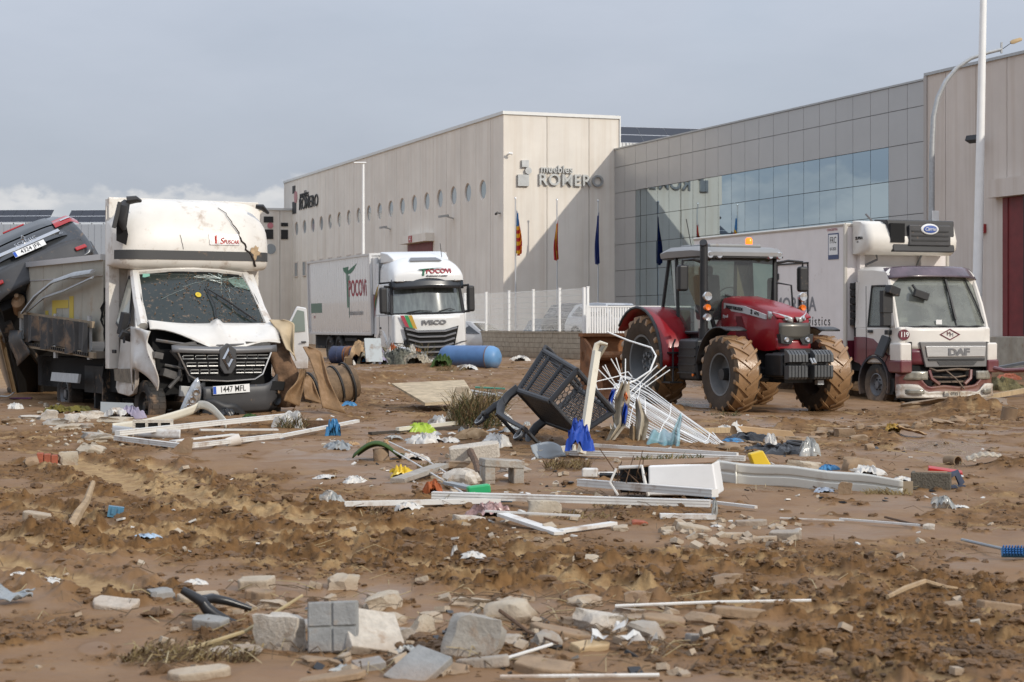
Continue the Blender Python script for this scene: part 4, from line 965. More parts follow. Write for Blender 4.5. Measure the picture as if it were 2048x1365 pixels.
# chassis, guard, tanks, mudflap
MB().b2(-.45, -.33, .6, 5.4, .62, .84).b2(.33, .45, .6, 5.4, .62, .84).b2(-.9, .9, 3.9, 4.08, .28, .42).b2(-.95, -.55, 2.0, 2.9, .42, .8).b2(-.9, -.6, 4.6, 5.2, .45, .85).build('chassis', chassis_m, RT, smooth=False)
MB().box((-1.12, 3.25, .62), (.04, 1.3, .13), (0, .15, 0)).build('side_guard', galv, RT, smooth=False)
MB().b2(-1.0, -.72, 1.9, 1.96, .05, .75).b2(-.95, -.70, 2.4, 2.46, .05, .72).build('mudflap', chassis_m, RT, smooth=False)
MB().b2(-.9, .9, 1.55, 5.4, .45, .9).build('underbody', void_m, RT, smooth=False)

# grey box panel and bent rail lying on the load bed
def toR(x, y, z): return RT.matrix_basis @ Vector((x, y, z))
bp = thing('cargo_box_panel', 'grey lightweight cargo box side panel standing on the truck bed under the car', 'panel', toR(0, 0, 0), R(30.5))
ppm = mat('box_panel_grey', (.36, .345, .29), .6, var=.12, vscale=3, mud=.35, mscale=1.5, streak=.2)
for k in range(4): MB().b2(-1.06, -1.02, 1.72 + k * .95, 1.72 + (k + 1) * .95 - .012, 1.15, 2.28).build('panel', ppm, bp, smooth=False)
MB().b2(-1.10, -1.01, 1.72, 5.5, 2.28, 2.36).build('top_rail', alu, bp, smooth=False); MB().b2(-1.07, -1.063, 1.72, 5.5, 2.06, 2.075).build('seam', alu, bp, smooth=False)
ym_ = mat('faded_yellow', (.50, .38, .06), .7)
for a, b, c, d in ((3.05, 3.25, 1.40, 1.95), (3.3, 3.9, 1.78, 1.90), (3.9, 4.1, 1.45, 1.9), (4.3, 4.45, 1.45, 1.75)): MB().b2(-1.066, -1.061, a, b, c - .15, d - .15).build('painted_stripe', ym_, bp, smooth=False)
br = tag(MB().tube([toR(-1.25, 5.0, 1.58), toR(-1.22, 4.4, 1.83), toR(-1.2, 3.6, 2.02), toR(-1.2, 2.6, 2.10), toR(-1.2, 1.75, 2.12)], [.05, .055, .05, .06, .05], 6, flat=.45).tube([toR(-1.22, 4.9, 1.58), toR(-1.18, 4.1, 1.80), toR(-1.16, 3.2, 1.88), toR(-1.2, 1.75, 2.04)], [.03, .035, .03, .03], 5, flat=.5).build('bent_rail', galv), 'bent aluminium roof rail arching over the side of the truck bed', 'rail')
# ------------------------------------------------------------------ grey people carrier, nose down, tail up on the truck bed
MPV = thing('grey_car', 'dark grey people carrier flung tail up on the bed of the wrecked truck', 'car')
Mm = Matrix.Translation((X(95, 28.7), 28.7, zat(560, 28.7))) @ Matrix.Rotation(R(8), 4, 'Z') @ Matrix.Rotation(R(-30), 4, 'X') @ Matrix.Rotation(R(-29), 4, 'Y')
MPV.matrix_basis = Mm
carg = mat('car_grey', (.062, .067, .074), .3, .35, coat=.5, var=.1, mud=.15, mscale=4)
def csec(y, hw_b, hw_t, zb, zs, zt_, fl=0.0):
    """cross-section of the body: half widths at belt / roof, bottom, belt and roof heights"""
    p = [(-hw_b * .90, zb), (-hw_b * .99, zb + .12), (-hw_b, lerp(zb, zs, .55)), (-hw_b * .97, zs), (-lerp(hw_b, hw_t, .55), lerp(zs, zt_, .5)), (-hw_t, zt_ - .07), (-hw_t * .86, zt_)]
    return [(x, y, z) for x, z in p] + [(-x, y, z) for x, z in reversed(p)]
MB().loft([csec(.06, .80, .74, .12, .60, .78), csec(.0, .88, .78, .10, .62, .84), csec(.10, .91, .80, .08, .68, 1.02), csec(.30, .92, .72, .08, .70, 1.28), csec(.52, .92, .66, .08, .72, 1.36), csec(1.6, .92, .66, .06, .74, 1.40), csec(2.6, .91, .62, .05, .74, 1.34), csec(3.35, .90, .76, .05, .72, .86), csec(4.1, .84, .66, .10, .55, .66), csec(4.3, .70, .5, .16, .45, .52)]).build('body', carg, MPV, subd=1)
def hat(u, v):
    x = lerp(-.64, .64, u); z = lerp(.62, 1.24, v); y = np.interp(z, [.62, .84, 1.02, 1.28], [-.02, -.02, .08, .285]) + .10 * (x / .7) ** 4 - .025; return (x * lerp(1, .86, v), y, z)
hb = MB().grid(lambda u, v: hat(u, lerp(0, .40, v)), 16, 6).build('tailgate', carg, MPV)
MB().grid(lambda u, v: tuple(np.array(hat(lerp(.04, .96, u), lerp(.45, .93, v))) + np.array((0, -.012, 0))), 16, 5).build('rear_window', darkglass, MPV)
MB().box((0, .262, 1.262), (.36, .03, .03)).build('brake_light', redlamp, MPV, bevel=.008)
MB().box((0, -.035, .72), (1.1, .03, .065)).build('chrome_strip', chrome, MPV, bevel=.01)
plate(MPV, '4324 JFR', (.0, -.05, .615), (R(-4), 0, 0))
bd = MB(); v_ = [(a * .45, 0, b * .45) for a, b in dm_] + [(a * .3, -.012, b * .3) for a, b in dm_] + [(a * .19, 0, b * .19) for a, b in dm_]
bd.add(v_, [(i, (i + 1) % 4, 4 + (i + 1) % 4, 4 + i) for i in range(4)] + [(4 + i, 4 + (i + 1) % 4, 8 + (i + 1) % 4, 8 + i) for i in range(4)]); bd.build('badge', chrome, MPV, loc=(0, -.045, .84), smooth=False)
text('SCENIC', .075, chrome, MPV, (0, -.055, .765), FRONT, ex=.003, sx=1.3, space=1.15); text('dCi', .045, chrome, MPV, (.55, -.03, .66), FRONT, ex=.002)
for s_ in (-1, 1):
    def tl_(u, v, s_=s_): x = s_ * lerp(.52, .93, u); return (x, np.interp(abs(x), [.5, .8, .93], [-.03, .02, .22]) + .13 * sm(.3, 1, v) - .018, lerp(.78, 1.0, v) + .04 * u)
    MB().grid(tl_, 10, 5).build('tail_light', redlamp, MPV); MB().grid(lambda u, v: tuple(np.array(tl_(lerp(.3, .8, u), lerp(.35, .65, v))) + np.array((0, -.006, 0))), 5, 2).build('tail_lens', lampglass, MPV)
    MB().box((s_ * .70, -.035, .27), (.20, .03, .07), (0, s_ * -.12, s_ * .3)).build('fog_reflector', redlamp, MPV, bevel=.015)
    wheel(MPV, (s_ * .80, .86, .12), .32, .21, .20, s_); wheel(MPV, (s_ * .80, 3.5, .12), .32, .21, .20, s_)
def rb(u, v): x = lerp(-.94, .94, u); return (x, -.06 + .34 * abs(x / .94) ** 5 + .03 * math.cos(v * 3), lerp(.06, .46, v))
MB().grid(rb, 20, 5).build('rear_bumper', plastic_dk, MPV, solid=.03)
def shred(u, v): return (lerp(-.2, .85, u), .02 + .10 * v + .05 * math.sin(u * 21), lerp(.10, -.06 - .05 * math.sin(u * 27) - .04 * math.sin(u * 61), v))
MB().grid(shred, 40, 4).build('torn_undertray', plastic_blk, MPV, solid=.012)
MB().b2(-.8, .8, .25, 4.1, -.04, .10).build('underbody', void_m, MPV, smooth=False); MB().tube([(-.52, .16, .0), (-.52, .20, -.01), (-.52, .44, -.02), (-.52, .48, -.02)], [.07, .13, .13, .07], 12, flat=.75).cyl((-.52, .2, .02), (-.52, .08, .02), .035, n=10).build('silencer', mat('rusty_tan', (.30, .19, .11), .7, .2, var=.3), MPV)
MB().cyl((-.7, .86, .1), (.7, .86, .1), .05, n=8).box((-.55, .8, .05), (.14, .5, .1)).box((.55, .8, .05), (.14, .5, .1)).build('rear_axle', chassis_m, MPV)
MB().b2(-.93, -.86, .95, 3.6, -.02, .06).build('sill', mat('edge_tan', (.30, .22, .13), .8, var=.3, mud=.3), MPV, bevel=.02)
MB().tube([(-.6, 1.2, -.08), (-.4, 2.2, -.1), (-.5, 3.2, -.08)], .05, 7).box((.2, 1.4, -.08), (.7, .5, .12)).tube([(.4, 1.0, -.05), (.5, 2.6, -.08)], .04, 6).build('exhaust_pipe', chassis_m, MPV)

# ------------------------------------------------------------------ clear glass: see-through with a fresnel mirror
def thin_glass(name, tint, refl=1.0, rough=.02, painted_haze=0.0):
    m = bpy.data.materials.new(name); m.use_nodes = True; n = m.node_tree.nodes; l = m.node_tree.links; n.clear()
    o = n.new('ShaderNodeOutputMaterial'); t = n.new('ShaderNodeBsdfTransparent'); t.inputs[0].default_value = (*tint, 1)
    g = n.new('ShaderNodeBsdfGlossy'); g.inputs['Roughness'].default_value = rough; g.inputs[0].default_value = (refl, refl, refl, 1)
    f = n.new('ShaderNodeFresnel'); f.inputs[0].default_value = 1.75; mx = n.new('ShaderNodeMixShader')
    l.new(f.outputs[0], mx.inputs[0]); l.new(t.outputs[0], mx.inputs[1]); l.new(g.outputs[0], mx.inputs[2])
    if painted_haze:  # hazy sky reflection painted on as a pale, patchy diffuse layer
        d = n.new('ShaderNodeBsdfDiffuse'); d.inputs[0].default_value = (.36, .38, .34, 1); tx = n.new('ShaderNodeTexNoise'); tx.inputs['Scale'].default_value = 2.5; tx.inputs['Detail'].default_value = 7
        tcn = n.new('ShaderNodeTexCoord'); l.new(tcn.outputs['Object'], tx.inputs['Vector']); r_ = n.new('ShaderNodeMapRange'); l.new(tx.outputs['Fac'], r_.inputs[0]); r_.inputs[1].default_value = .35; r_.inputs[2].default_value = .75; r_.inputs[3].default_value = painted_haze * .5; r_.inputs[4].default_value = painted_haze
        m2 = n.new('ShaderNodeMixShader'); l.new(r_.outputs[0], m2.inputs[0]); l.new(mx.outputs[0], m2.inputs[1]); l.new(d.outputs[0], m2.inputs[2]); l.new(m2.outputs[0], o.inputs[0])
    else: l.new(mx.outputs[0], o.inputs[0])
    return m
cabglass = thin_glass('cab_glass', (.46, .54, .50), painted_haze=.12)
truckglass = thin_glass('truck_glass', (.58, .64, .61), painted_haze=.55)
red_text = mat('print_red', (.30, .02, .04), .5); green_text = mat('print_green', (.03, .14, .08), .5); grey_text = mat('print_grey', (.20, .20, .21), .5); gold = mat('print_gold', (.42, .25, .03), .5); green2 = mat('print_bright_green', (.02, .22, .07), .5)
seatm = mat('seat_dark', (.03, .03, .033), .8)

# ------------------------------------------------------------------ white articulated-style box truck by the fence
IV = thing('white_box_truck', 'clean white high-roof truck with a large lettered box body, beside the mesh fence', 'truck', (X(864, 59), 59, .06), (0, R(-1.6), R(20)))
side_gloss = mat('box_side_white', (.66, .65, .64), .22, .25, coat=.4, var=.05, lowmud=(.2, 1.4, .5), bump=.03, bscale=3)
# box body
MB().b2(-1.28, 1.28, 2.35, 10.9, 1.02, 3.62).build('box_body', side_gloss, IV, bevel=.02)
m = MB()
for x in (-1.29, 1.29):
    for y in (2.35, 10.9): m.b2(x - .04, x + .04, y - .06, y + .06, 1.0, 3.65)
    m.b2(x - .04, x + .04, 2.4, 10.85, 3.585, 3.655).b2(x - .03, x + .03, 2.4, 10.85, .96, 1.03)
m.b2(-1.25, 1.25, 2.3, 2.38, 3.58, 3.66)
m.build('body_frame', alu, IV, smooth=False)
for k in range(26): MB().b2(-1.2835, -1.2805, 2.7 + k * .315, 2.712 + k * .315, 1.05, 3.55).build('panel_seam', alu, IV, smooth=False)
MB().b2(-.85, .95, 2.05, 2.36, 3.10, 3.60).build('fridge_unit', plastic_blk, IV, bevel=.05); MB().b2(.95, 1.2, 2.05, 2.36, 3.1, 3.62).build('fridge_side', truck_white, IV, bevel=.04); MB().lathe([(0, 0), (.16, 0), (.18, .02), (.0, .03)], axis='y', n=16).build('maker_badge', mat('badge_blue_white', (.25, .3, .5), .4), IV, loc=(-.05, 2.04, 3.48), rot=(0, 0, R(180)))
MB().b2(-1.30, -1.26, 2.28, 2.36, 2.5, 3.5).cyl((-1.15, 2.25, 2.3), (-1.15, 2.25, 3.5), .10, n=12).build('drain_pipe', truck_white, IV)
# side print
tgm = MB()
for poly in ([(5.15, 3.30), (5.9, 3.28), (5.75, 3.14), (5.45, 3.06), (5.42, 1.9), (5.28, 1.9), (5.28, 3.05)], [(5.22, 3.05), (5.22, 3.16), (4.05, 3.38), (4.5, 3.16), (4.9, 3.06)], [(5.20, 3.0), (5.20, 1.55), (5.17, 1.55), (5.05, 3.0)]):
    tgm.prism(poly, lambda y, z: (-1.288, y, z), lambda y, z: (-1.283, y, z))
tgm.build('print_letter_tee', green_text, IV, smooth=False)
text('POCOVi', .78, red_text, IV, (-1.288, 4.05, 2.52), SIDE, sx=.80, off=.012)
text('Gestionamos el camino', .26, grey_text, IV, (-1.288, 4.35, 1.72), SIDE, sx=.75, shear=.35)
MB().b2(-1.289, -1.283, 9.0, 10.6, 1.75, 2.10).build('green_panel', mat('print_dull_green', (.10, .17, .13), .5), IV, smooth=False)
text('8213', .14, red_text, IV, (-1.29, 10.1, 1.60), SIDE); MB().b2(-1.289, -1.283, 2.5, 3.5, 1.1, 1.38).build('box_hatch', side_gloss, IV, bevel=.01)
# cab lower body, doors
MB().loft([[(x, y, z) for x, z in ((-w_, zb), (-w_, 1.62), (w_, 1.62), (w_, zb))] for y, w_, zb in ((.10, 1.17, .55), (.22, 1.22, .5), (.45, 1.24, .5), (2.15, 1.24, .55))]).build('cab_body', truck_white, IV, bevel=.05)
MB().loft([[(-w_, y, 1.6), (-w2, y + dy, 2.62), (w2, y + dy, 2.62), (w_, y, 1.6)] for y, w_, w2, dy in ((.62, 1.24, 1.17, .10), (2.15, 1.24, 1.19, 0))]).build('cab_upper', truck_white, IV, bevel=.03)
def ivf(u, v): s_ = 2 * u - 1; hw = lerp(1.20, 1.12, v); return (s_ * hw, lerp(.10, .34, v) + .20 * abs(s_) ** 2.6, lerp(1.60, 2.62, v))
MB().grid(lambda u, v: (lerp(-1.16, 1.16, u), lerp(.34, .62, v) + .14 * (2 * u - 1) ** 2, lerp(1.6, 2.6, v * 0 + .0) if v < 0 else lerp(1.62, 2.6, 1 - abs(v - .5) * 0)), 2, 1)
MB().grid(ivf, 18, 8).build('windscreen', mat('curtained_glass', (.12, .14, .135), .05, spec=.9, ior=1.6, var=.55, vscale=3, stretch=(2.5, 1, .5)), IV)
m = MB(); 
for s_ in (-1, 1): m.tube([(s_ * 1.205, .30, 1.62), (s_ * 1.16, .44, 2.2), (s_ * 1.13, .54, 2.62)], .06, 6)
m.tube([ivf(u, .02) for u in np.linspace(0, 1, 12)], .05, 6); m.build('windscreen_frame', blackp, IV)
MB().tube([(-.75, .12, 1.68), (-.35, .06, 1.74), (.05, .04, 1.70)], .016, 5).tube([(.3, .05, 1.70), (.65, .08, 1.78), (.85, .14, 1.73)], .016, 5).build('wiper', plastic_blk, IV)
# sun visor
MB().grid(lambda u, v: (lerp(-1.20, 1.20, u) * lerp(.99, 1, v), -.02 + .22 * abs(2 * u - 1) ** 3 + .10 * v, lerp(2.46, 2.78, v) - .05 * abs(2 * u - 1)), 16, 3).build('sun_visor', mat('visor_dark', (.02, .022, .026), .2, coat=.5), IV, solid=.03)
for s_ in (-1, 1): MB().box((s_ * .95, .12, 2.68), (.26, .06, .07), (0, 0, s_ * .35)).build('marker_light', lampglass, IV, bevel=.02)
# high roof
secs = []
for y, w_, zt_ in ((.06, 1.08, 2.95), (.10, 1.16, 3.02), (.22, 1.18, 3.16), (.45, 1.18, 3.32), (.75, 1.16, 3.44), (1.1, 1.12, 3.48), (1.9, 1.10, 3.50)):
    zb = 2.68; n_ = 12; sec = [(-w_, y, zb)]
    for k in range(n_ + 1):
        a = math.pi - math.pi * k / n_; c, s_ = math.cos(a), math.sin(a)
        sec.append((w_ * math.copysign(abs(c) ** .5, c), y, zb + (zt_ - zb) * s_ ** .55))
    sec.append((w_, y, zb)); secs.append(sec)
rf = MB().loft(secs).build('high_roof', truck_white, IV, ang=60)
MB().hexa([(-.52, .40, 3.30), (.52, .40, 3.30), (.40, .62, 3.405), (-.40, .62, 3.405), (-.55, .40, 3.335), (.55, .40, 3.335), (.42, .66, 3.44), (-.42, .66, 3.44)]).build('roof_window', greym, rf, smooth=False)
MB().loft([[(-w_, y, 3.30), (-w_, y, zt_), (w_, y, zt_), (w_, y, 3.30)] for y, w_, zt_ in ((.9, .95, 3.42), (1.35, 1.0, 3.60), (2.0, 1.05, 3.68))]).build('air_deflector', truck_white, rf, bevel=.04)
for s_ in (-1, 1): MB().loft([[(s_ * 1.24, y, .9), (s_ * 1.16, y, 3.3), (s_ * 1.10, y, 3.3), (s_ * 1.18, y, .9)] for y in (1.95, 2.3)]).build('side_deflector', truck_white, IV, bevel=.02)
text('POCOVi', .22, red_text, IV, (.32, .075, 2.97), (R(68), 0, 0), ex=.03, sx=1.05, off=.006); tg = MB().py([(-.34, 3.05), (.5, 3.10), (.1, 3.055), (-.14, 3.03), (-.17, 2.84), (-.24, 2.84), (-.2, 3.02)], .03, .10).build('print_letter_tee', green_text, IV, smooth=False)
text('Gestionamos el camino', .075, grey_text, IV, (.25, .05, 2.83), (R(80), 0, 0), ex=.03, shear=.3)
MB().tube([(.75, 1.0, 3.4), (.70, 1.0, 3.9)], .012, 4).build('antenna', blackp, IV)
# front panel, grille, bumper
def fpan(u, v): s_ = 2 * u - 1; return (s_ * 1.22, .02 + .16 * abs(s_) ** 3 + .03 * (1 - v), lerp(.62, 1.60, v))
MB().grid(fpan, 18, 6).build('front_panel', truck_white, IV, solid=.03)
text('IVECO', .19, greym, IV, (.10, -.02, 1.34), FRONT, ex=.008, sx=1.5, off=.008)
gp = [(-.92, 1.22), (-.45, 1.10), (.45, 1.10), (.92, 1.22), (.66, .12), (-.66, .12)]
gb = MB().py(gp, -.035, -.005).build('grille', void_m, IV, smooth=False)
for k in range(6):
    z = 1.06 - k * .165; hw = .86 - k * .045
    MB().tube([(-hw, -.045, z + .10), (-hw * .52, -.085, z), (hw * .52, -.085, z), (hw, -.045, z + .10)], .038, 6, flat=.6).build('grille_bar', greym if k < 5 else plastic_dk, gb)
    MB().grid(lambda u, v: (lerp(-hw * .95, hw * .95, u), -.045, z - .055 + .04 * v + .10 * abs(2 * u - 1) ** 2), 10, 1).build('grille_mesh', mat('mesh_grey', (.06, .06, .06), .6, var=.9, vscale=60) if k == 0 else bpy.data.materials['mesh_grey'], gb)
for k, mm in enumerate((red_text, green2, gold)):
    x0 = -1.02 + k * .13; MB().add([(x0, -.005 - .012 * k, 1.59), (x0 + .125, -.009 - .012 * k, 1.59), (x0 + .29, -.030 - .006 * k, 1.20 - k * .03), (x0 + .16, -.026 - .006 * k, 1.24 - k * .03)], [(0, 1, 2, 3)]).build('print_stripe', mm, IV, smooth=False, solid=.004)
    MB().prism([(1.55 + k * .2, 2.62 - k * .12), (1.85 + k * .16, 2.45 - k * .15), (2.12, 1.70 + (2 - k) * .18), (2.12, 1.55 + (2 - k) * .18)], lambda y, z: (-1.252, y, z), lambda y, z: (-1.243, y, z)).build('print_stripe', (gold, green2, red_text)[k], IV, smooth=False)
MB().loft([[(-1.22, .12, zb), (-.7, -.03, zb), (.7, -.03, zb), (1.22, .12, zb), (1.22, .4, zb), (-1.22, .4, zb)] for zb in (.12, .60)]).build('bumper', truck_white, IV, bevel=.04)
for s_ in (-1, 1):
    MB().grid(lambda u, v: (s_ * lerp(.72, 1.22, u), -.045 + .17 * u ** 2.5, lerp(.40, .62, v) - .06 * (1 - u)), 8, 4).build('headlight', lampglass, IV, solid=.02)
    MB().tube([(s_ * .7, -.04, .60), (s_ * 1.0, .0, .70), (s_ * 1.22, .12, .72)], .014, 5).build('panel_gap', void_m, IV)
plate(IV, '7795 MGJ', (.05, -.09, .16), (0, 0, 0))
# door lines, handle, window, mirrors
MB().prism([(.62, 1.66), (.70, 2.48), (1.5, 2.48), (1.5, 1.66)], lambda y, z: (-1.245 + .065 * (z - 1.6), y, z), lambda y, z: (-1.235 + .065 * (z - 1.6), y, z)).build('door_window', darkglass, IV, smooth=False)
MB().tube([(-1.246, .55, 1.6), (-1.246, .55, .9)], .006, 4).tube([(-1.246, 1.62, 1.6), (-1.246, 1.62, .62)], .006, 4).tube([(-1.246, .55, 1.62), (-1.246, 1.62, 1.62)], .006, 4).box((-1.25, 1.5, 1.2), (.02, .16, .06)).build('door_gap', plastic_blk, IV)
for s_ in (-1, 1):
    mo = MB().box((s_ * 1.47, .32, 2.08), (.24, .20, .84)).build('mirror', plastic_blk, IV, bevel=.07, seg=3)
    MB().box((s_ * 1.46, .425, 2.15), (.19, .01, .5)).build('mirror_glass', chrome, mo, smooth=False); MB().tube([(s_ * 1.2, .4, 2.5), (s_ * 1.42, .3, 2.52)], .04, 6).tube([(s_ * 1.2, .4, 1.66), (s_ * 1.42, .3, 1.68)], .04, 6).build('mirror_arm', plastic_blk, mo)
m = MB().lathe([(.62, -1.26), (.62, -1.20), (.54, -1.20), (.54, -1.26)], axis='x', n=18, arc=(R(-10), R(190))); m.build('wheel_arch', truck_white, IV, loc=(0, 1.35, .48))
for s_ in (-1, 1):
    wheel(IV, (s_ * 1.06, 1.35, .45), .50, .32, .29, s_); wheel(IV, (s_ * 1.0, 6.9, .45), .50, .5, .29, s_); wheel(IV, (s_ * 1.0, 8.25, .45), .50, .5, .29, s_)
MB().b2(-.45, -.35, 1.0, 10.8, .7, 1.0).b2(.35, .45, 1.0, 10.8, .7, 1.0).b2(-1.1, -.6, 3.0, 4.2, .45, .95).b2(-1.2, -1.15, 4.6, 6.2, .5, .6).b2(-1.2, -1.15, 4.6, 6.2, .75, .85).b2(-1.1, 1.1, 10.6, 10.8, .5, .95).b2(-1.15, -1.1, 9.2, 10.6, .45, .55).build('chassis', chassis_m, IV, smooth=False)
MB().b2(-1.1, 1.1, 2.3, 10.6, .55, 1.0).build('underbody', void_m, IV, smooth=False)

# ------------------------------------------------------------------ refrigerated lorry, right
DX, DY = X(1899, 40.5), 40.5
DF = thing('refrigerated_truck', 'white and maroon refrigerated lorry numbered 119 with a smashed front bumper', 'truck', (DX, DY, -.51), R(21)); DF.scale = (1.08, 1.03, 1.03)
daf_white = mat('daf_white', (.66, .625, .57), .35, coat=.3, var=.05, mud=.12, mscale=3, lowmud=(-.3, .9, .9))
maroon = mat('maroon', (.115, .012, .026), .3, coat=.5, var=.15, mud=.10, lowmud=(-.45, .6, .95))
boxm = mat('reefer_side', (.70, .655, .63), .3, coat=.2, var=.05, streak=.12, mud=.03)
MB().b2(-1.27, 1.27, 2.02, 9.4, 1.02, 3.97).build('box_body', boxm, DF, bevel=.02)
MB().b2(-1.276, 1.276, 2.01, 9.41, .98, 1.42).build('maroon_band', maroon, DF, bevel=.01)
m = MB()
for x in (-1.26, 1.26): m.tube([(x, 2.03, 1.0), (x, 2.03, 3.98)], .045, 8).tube([(x, 2.03, 3.97), (x, 9.4, 3.97)], .04, 6)
m.tube([(-1.26, 2.03, 3.97), (1.26, 2.03, 3.97)], .04, 6); m.build('body_frame', mat('frame_cream', (.55, .52, .46), .4, .2), DF)
m = MB()
for a, b in (((3.62, 1.42), (3.62, 3.18)), ((5.05, 1.42), (5.05, 3.18)), ((3.60, 3.18), (5.07, 3.18))): m.tube([(-1.275, a[0], a[1]), (-1.275, b[0], b[1])], .024, 4)
for z in (1.7, 2.9): m.box((-1.29, 5.02, z), (.03, .10, .14))
m.build('side_door_seal', plastic_blk, DF)
MB().cyl((-1.30, 5.12, 1.5), (-1.30, 5.12, 3.05), .016, n=6).box((-1.30, 5.12, 2.5), (.05, .08, .12)).build('door_lock_rod', galv, DF)
text('ESCARÓ MORERA', .46, grey_text, DF, (-1.275, 5.2, 2.22), SIDE, sx=1.05, off=.008); text('serveis   logístics', .30, ink, DF, (-1.275, 4.05, 1.84), SIDE, sx=.95, space=1.35)
MB().b2(-1.281, -1.273, 2.28, 2.72, 3.22, 3.80).build('certificate_sticker', mat('sticker_navy', (.06, .08, .16), .5), DF, smooth=False); MB().b2(-1.284, -1.274, 2.31, 2.69, 3.32, 3.77).build('certificate_sticker', platem, DF, smooth=False); text('FRC', .20, ink, DF, (-1.286, 2.5, 3.64), SIDE, sx=.8); text('07-2025', .095, ink, DF, (-1.286, 2.5, 3.45), SIDE, sx=.85); text('CONCERTISA', .075, red_text, DF, (-1.28, 2.55, 3.88), SIDE, sx=1.0)
# refrigeration unit
secs = []
for x, k in ((-1.10, .80), (-1.06, .92), (-.98, 1.0), (.98, 1.0), (1.06, .92), (1.10, .80)):
    pr = [(2.0, 3.30), (1.55, 3.30), (1.33, 3.42), (1.30, 3.62), (1.42, 3.95), (1.60, 4.03), (2.0, 4.06)]
    secs.append([(x, 2.0 - (2.0 - y) * k, 3.68 + (z - 3.68) * (.8 + .2 * k)) for y, z in pr])
un = MB().loft(secs).build('refrigeration_unit', mat('reefer_unit_white', (.68, .645, .58), .4, coat=.2, var=.05, mud=.05), DF, ang=50)
MB().hexa([(-.52, 1.30, 3.36), (.98, 1.30, 3.36), (.98, 1.6, 3.36), (-.52, 1.6, 3.36), (-.66, 1.36, 4.06), (1.0, 1.36, 4.06), (1.0, 1.9, 4.09), (-.66, 1.9, 4.09)]).build('unit_grille', mat('reefer_black', (.03, .03, .032), .5), un, bevel=.03)
MB().b2(-.60, -.26, 1.285, 1.34, 3.56, 3.98).build('fan_opening', void_m, un, smooth=False); MB().b2(-.16, .86, 1.27, 1.33, 3.50, 3.95).build('grille_frame', plastic_dk, un, bevel=.02)
for k in range(3): MB().b2(-.10, .80, 1.255, 1.28, 3.60 + k * .10, 3.63 + k * .10).build('grille_slat', plastic_blk, un, smooth=False)
bo = MB().lathe([(0, -.03), (.20, -.02), (.22, 0), (0, .0)], axis='y', n=22).build('maker_badge', platem, un, loc=(.33, 1.255, 3.86)); bo.scale = (1, 1, .55); b2_ = MB().lathe([(0, -.045), (.165, -.035), (.17, -.02)], axis='y', n=22).build('badge_field', mat('badge_blue', (.05, .10, .32), .4), un, loc=(.33, 1.255, 3.86)); b2_.scale = (1, 1, .5); text('Carrier', .11, platem, un, (.33, 1.205, 3.86), FRONT, shear=.3, sx=.9)
text('SUPRA', .085, ink, un, (-1.108, 1.72, 3.66), SIDE, sx=1.2, off=.004); text('850', .05, ink, un, (-1.108, 1.78, 3.58), SIDE)
for hp_ in ([(-.70, 1.7, 3.32), (-.62, 1.8, 3.20), (-.95, 1.98, 3.02)], [(.35, 1.6, 3.32), (.36, 1.8, 3.1), (.5, 1.98, 2.95)], [(-.75, 1.75, 4.02), (-.85, 1.75, 4.12), (-.9, 1.8, 4.2)]): MB().tube(hp_, .024, 6).build('hose', greym, un)
MB().b2(-.98, -.86, 1.90, 2.02, 2.6, 3.3).build('unit_bracket', boxm, un, smooth=False); MB().b2(.52, .64, 1.90, 2.02, 2.6, 3.3).build('unit_bracket', boxm, un, smooth=False)
# cab
MB().loft([[(-w_, y, zb), (-w_, y, 1.72), (w_, y, 1.72), (w_, y, zb)] for y, w_, zb in ((.14, 1.08, .98), (.24, 1.12, .92), (1.85, 1.13, .92))]).build('cab_body', daf_white, DF, bevel=.05)
swo = [(.26, .80), (.26, 1.10), (.55, 1.12), (.80, 1.30), (1.10, 1.46), (1.45, 1.50), (1.87, 1.50), (1.87, .95), (1.66, .92)] + [(1.05 + .62 * math.cos(R(t)), .50 + .62 * math.sin(R(t))) for t in range(35, 165, 12)]
for s_ in (-1, 1): MB().prism(swo, lambda y, z: (s_ * 1.142, y, z), lambda y, z: (s_ * 1.09, y, z)).build('maroon_side', maroon, DF, bevel=.01)
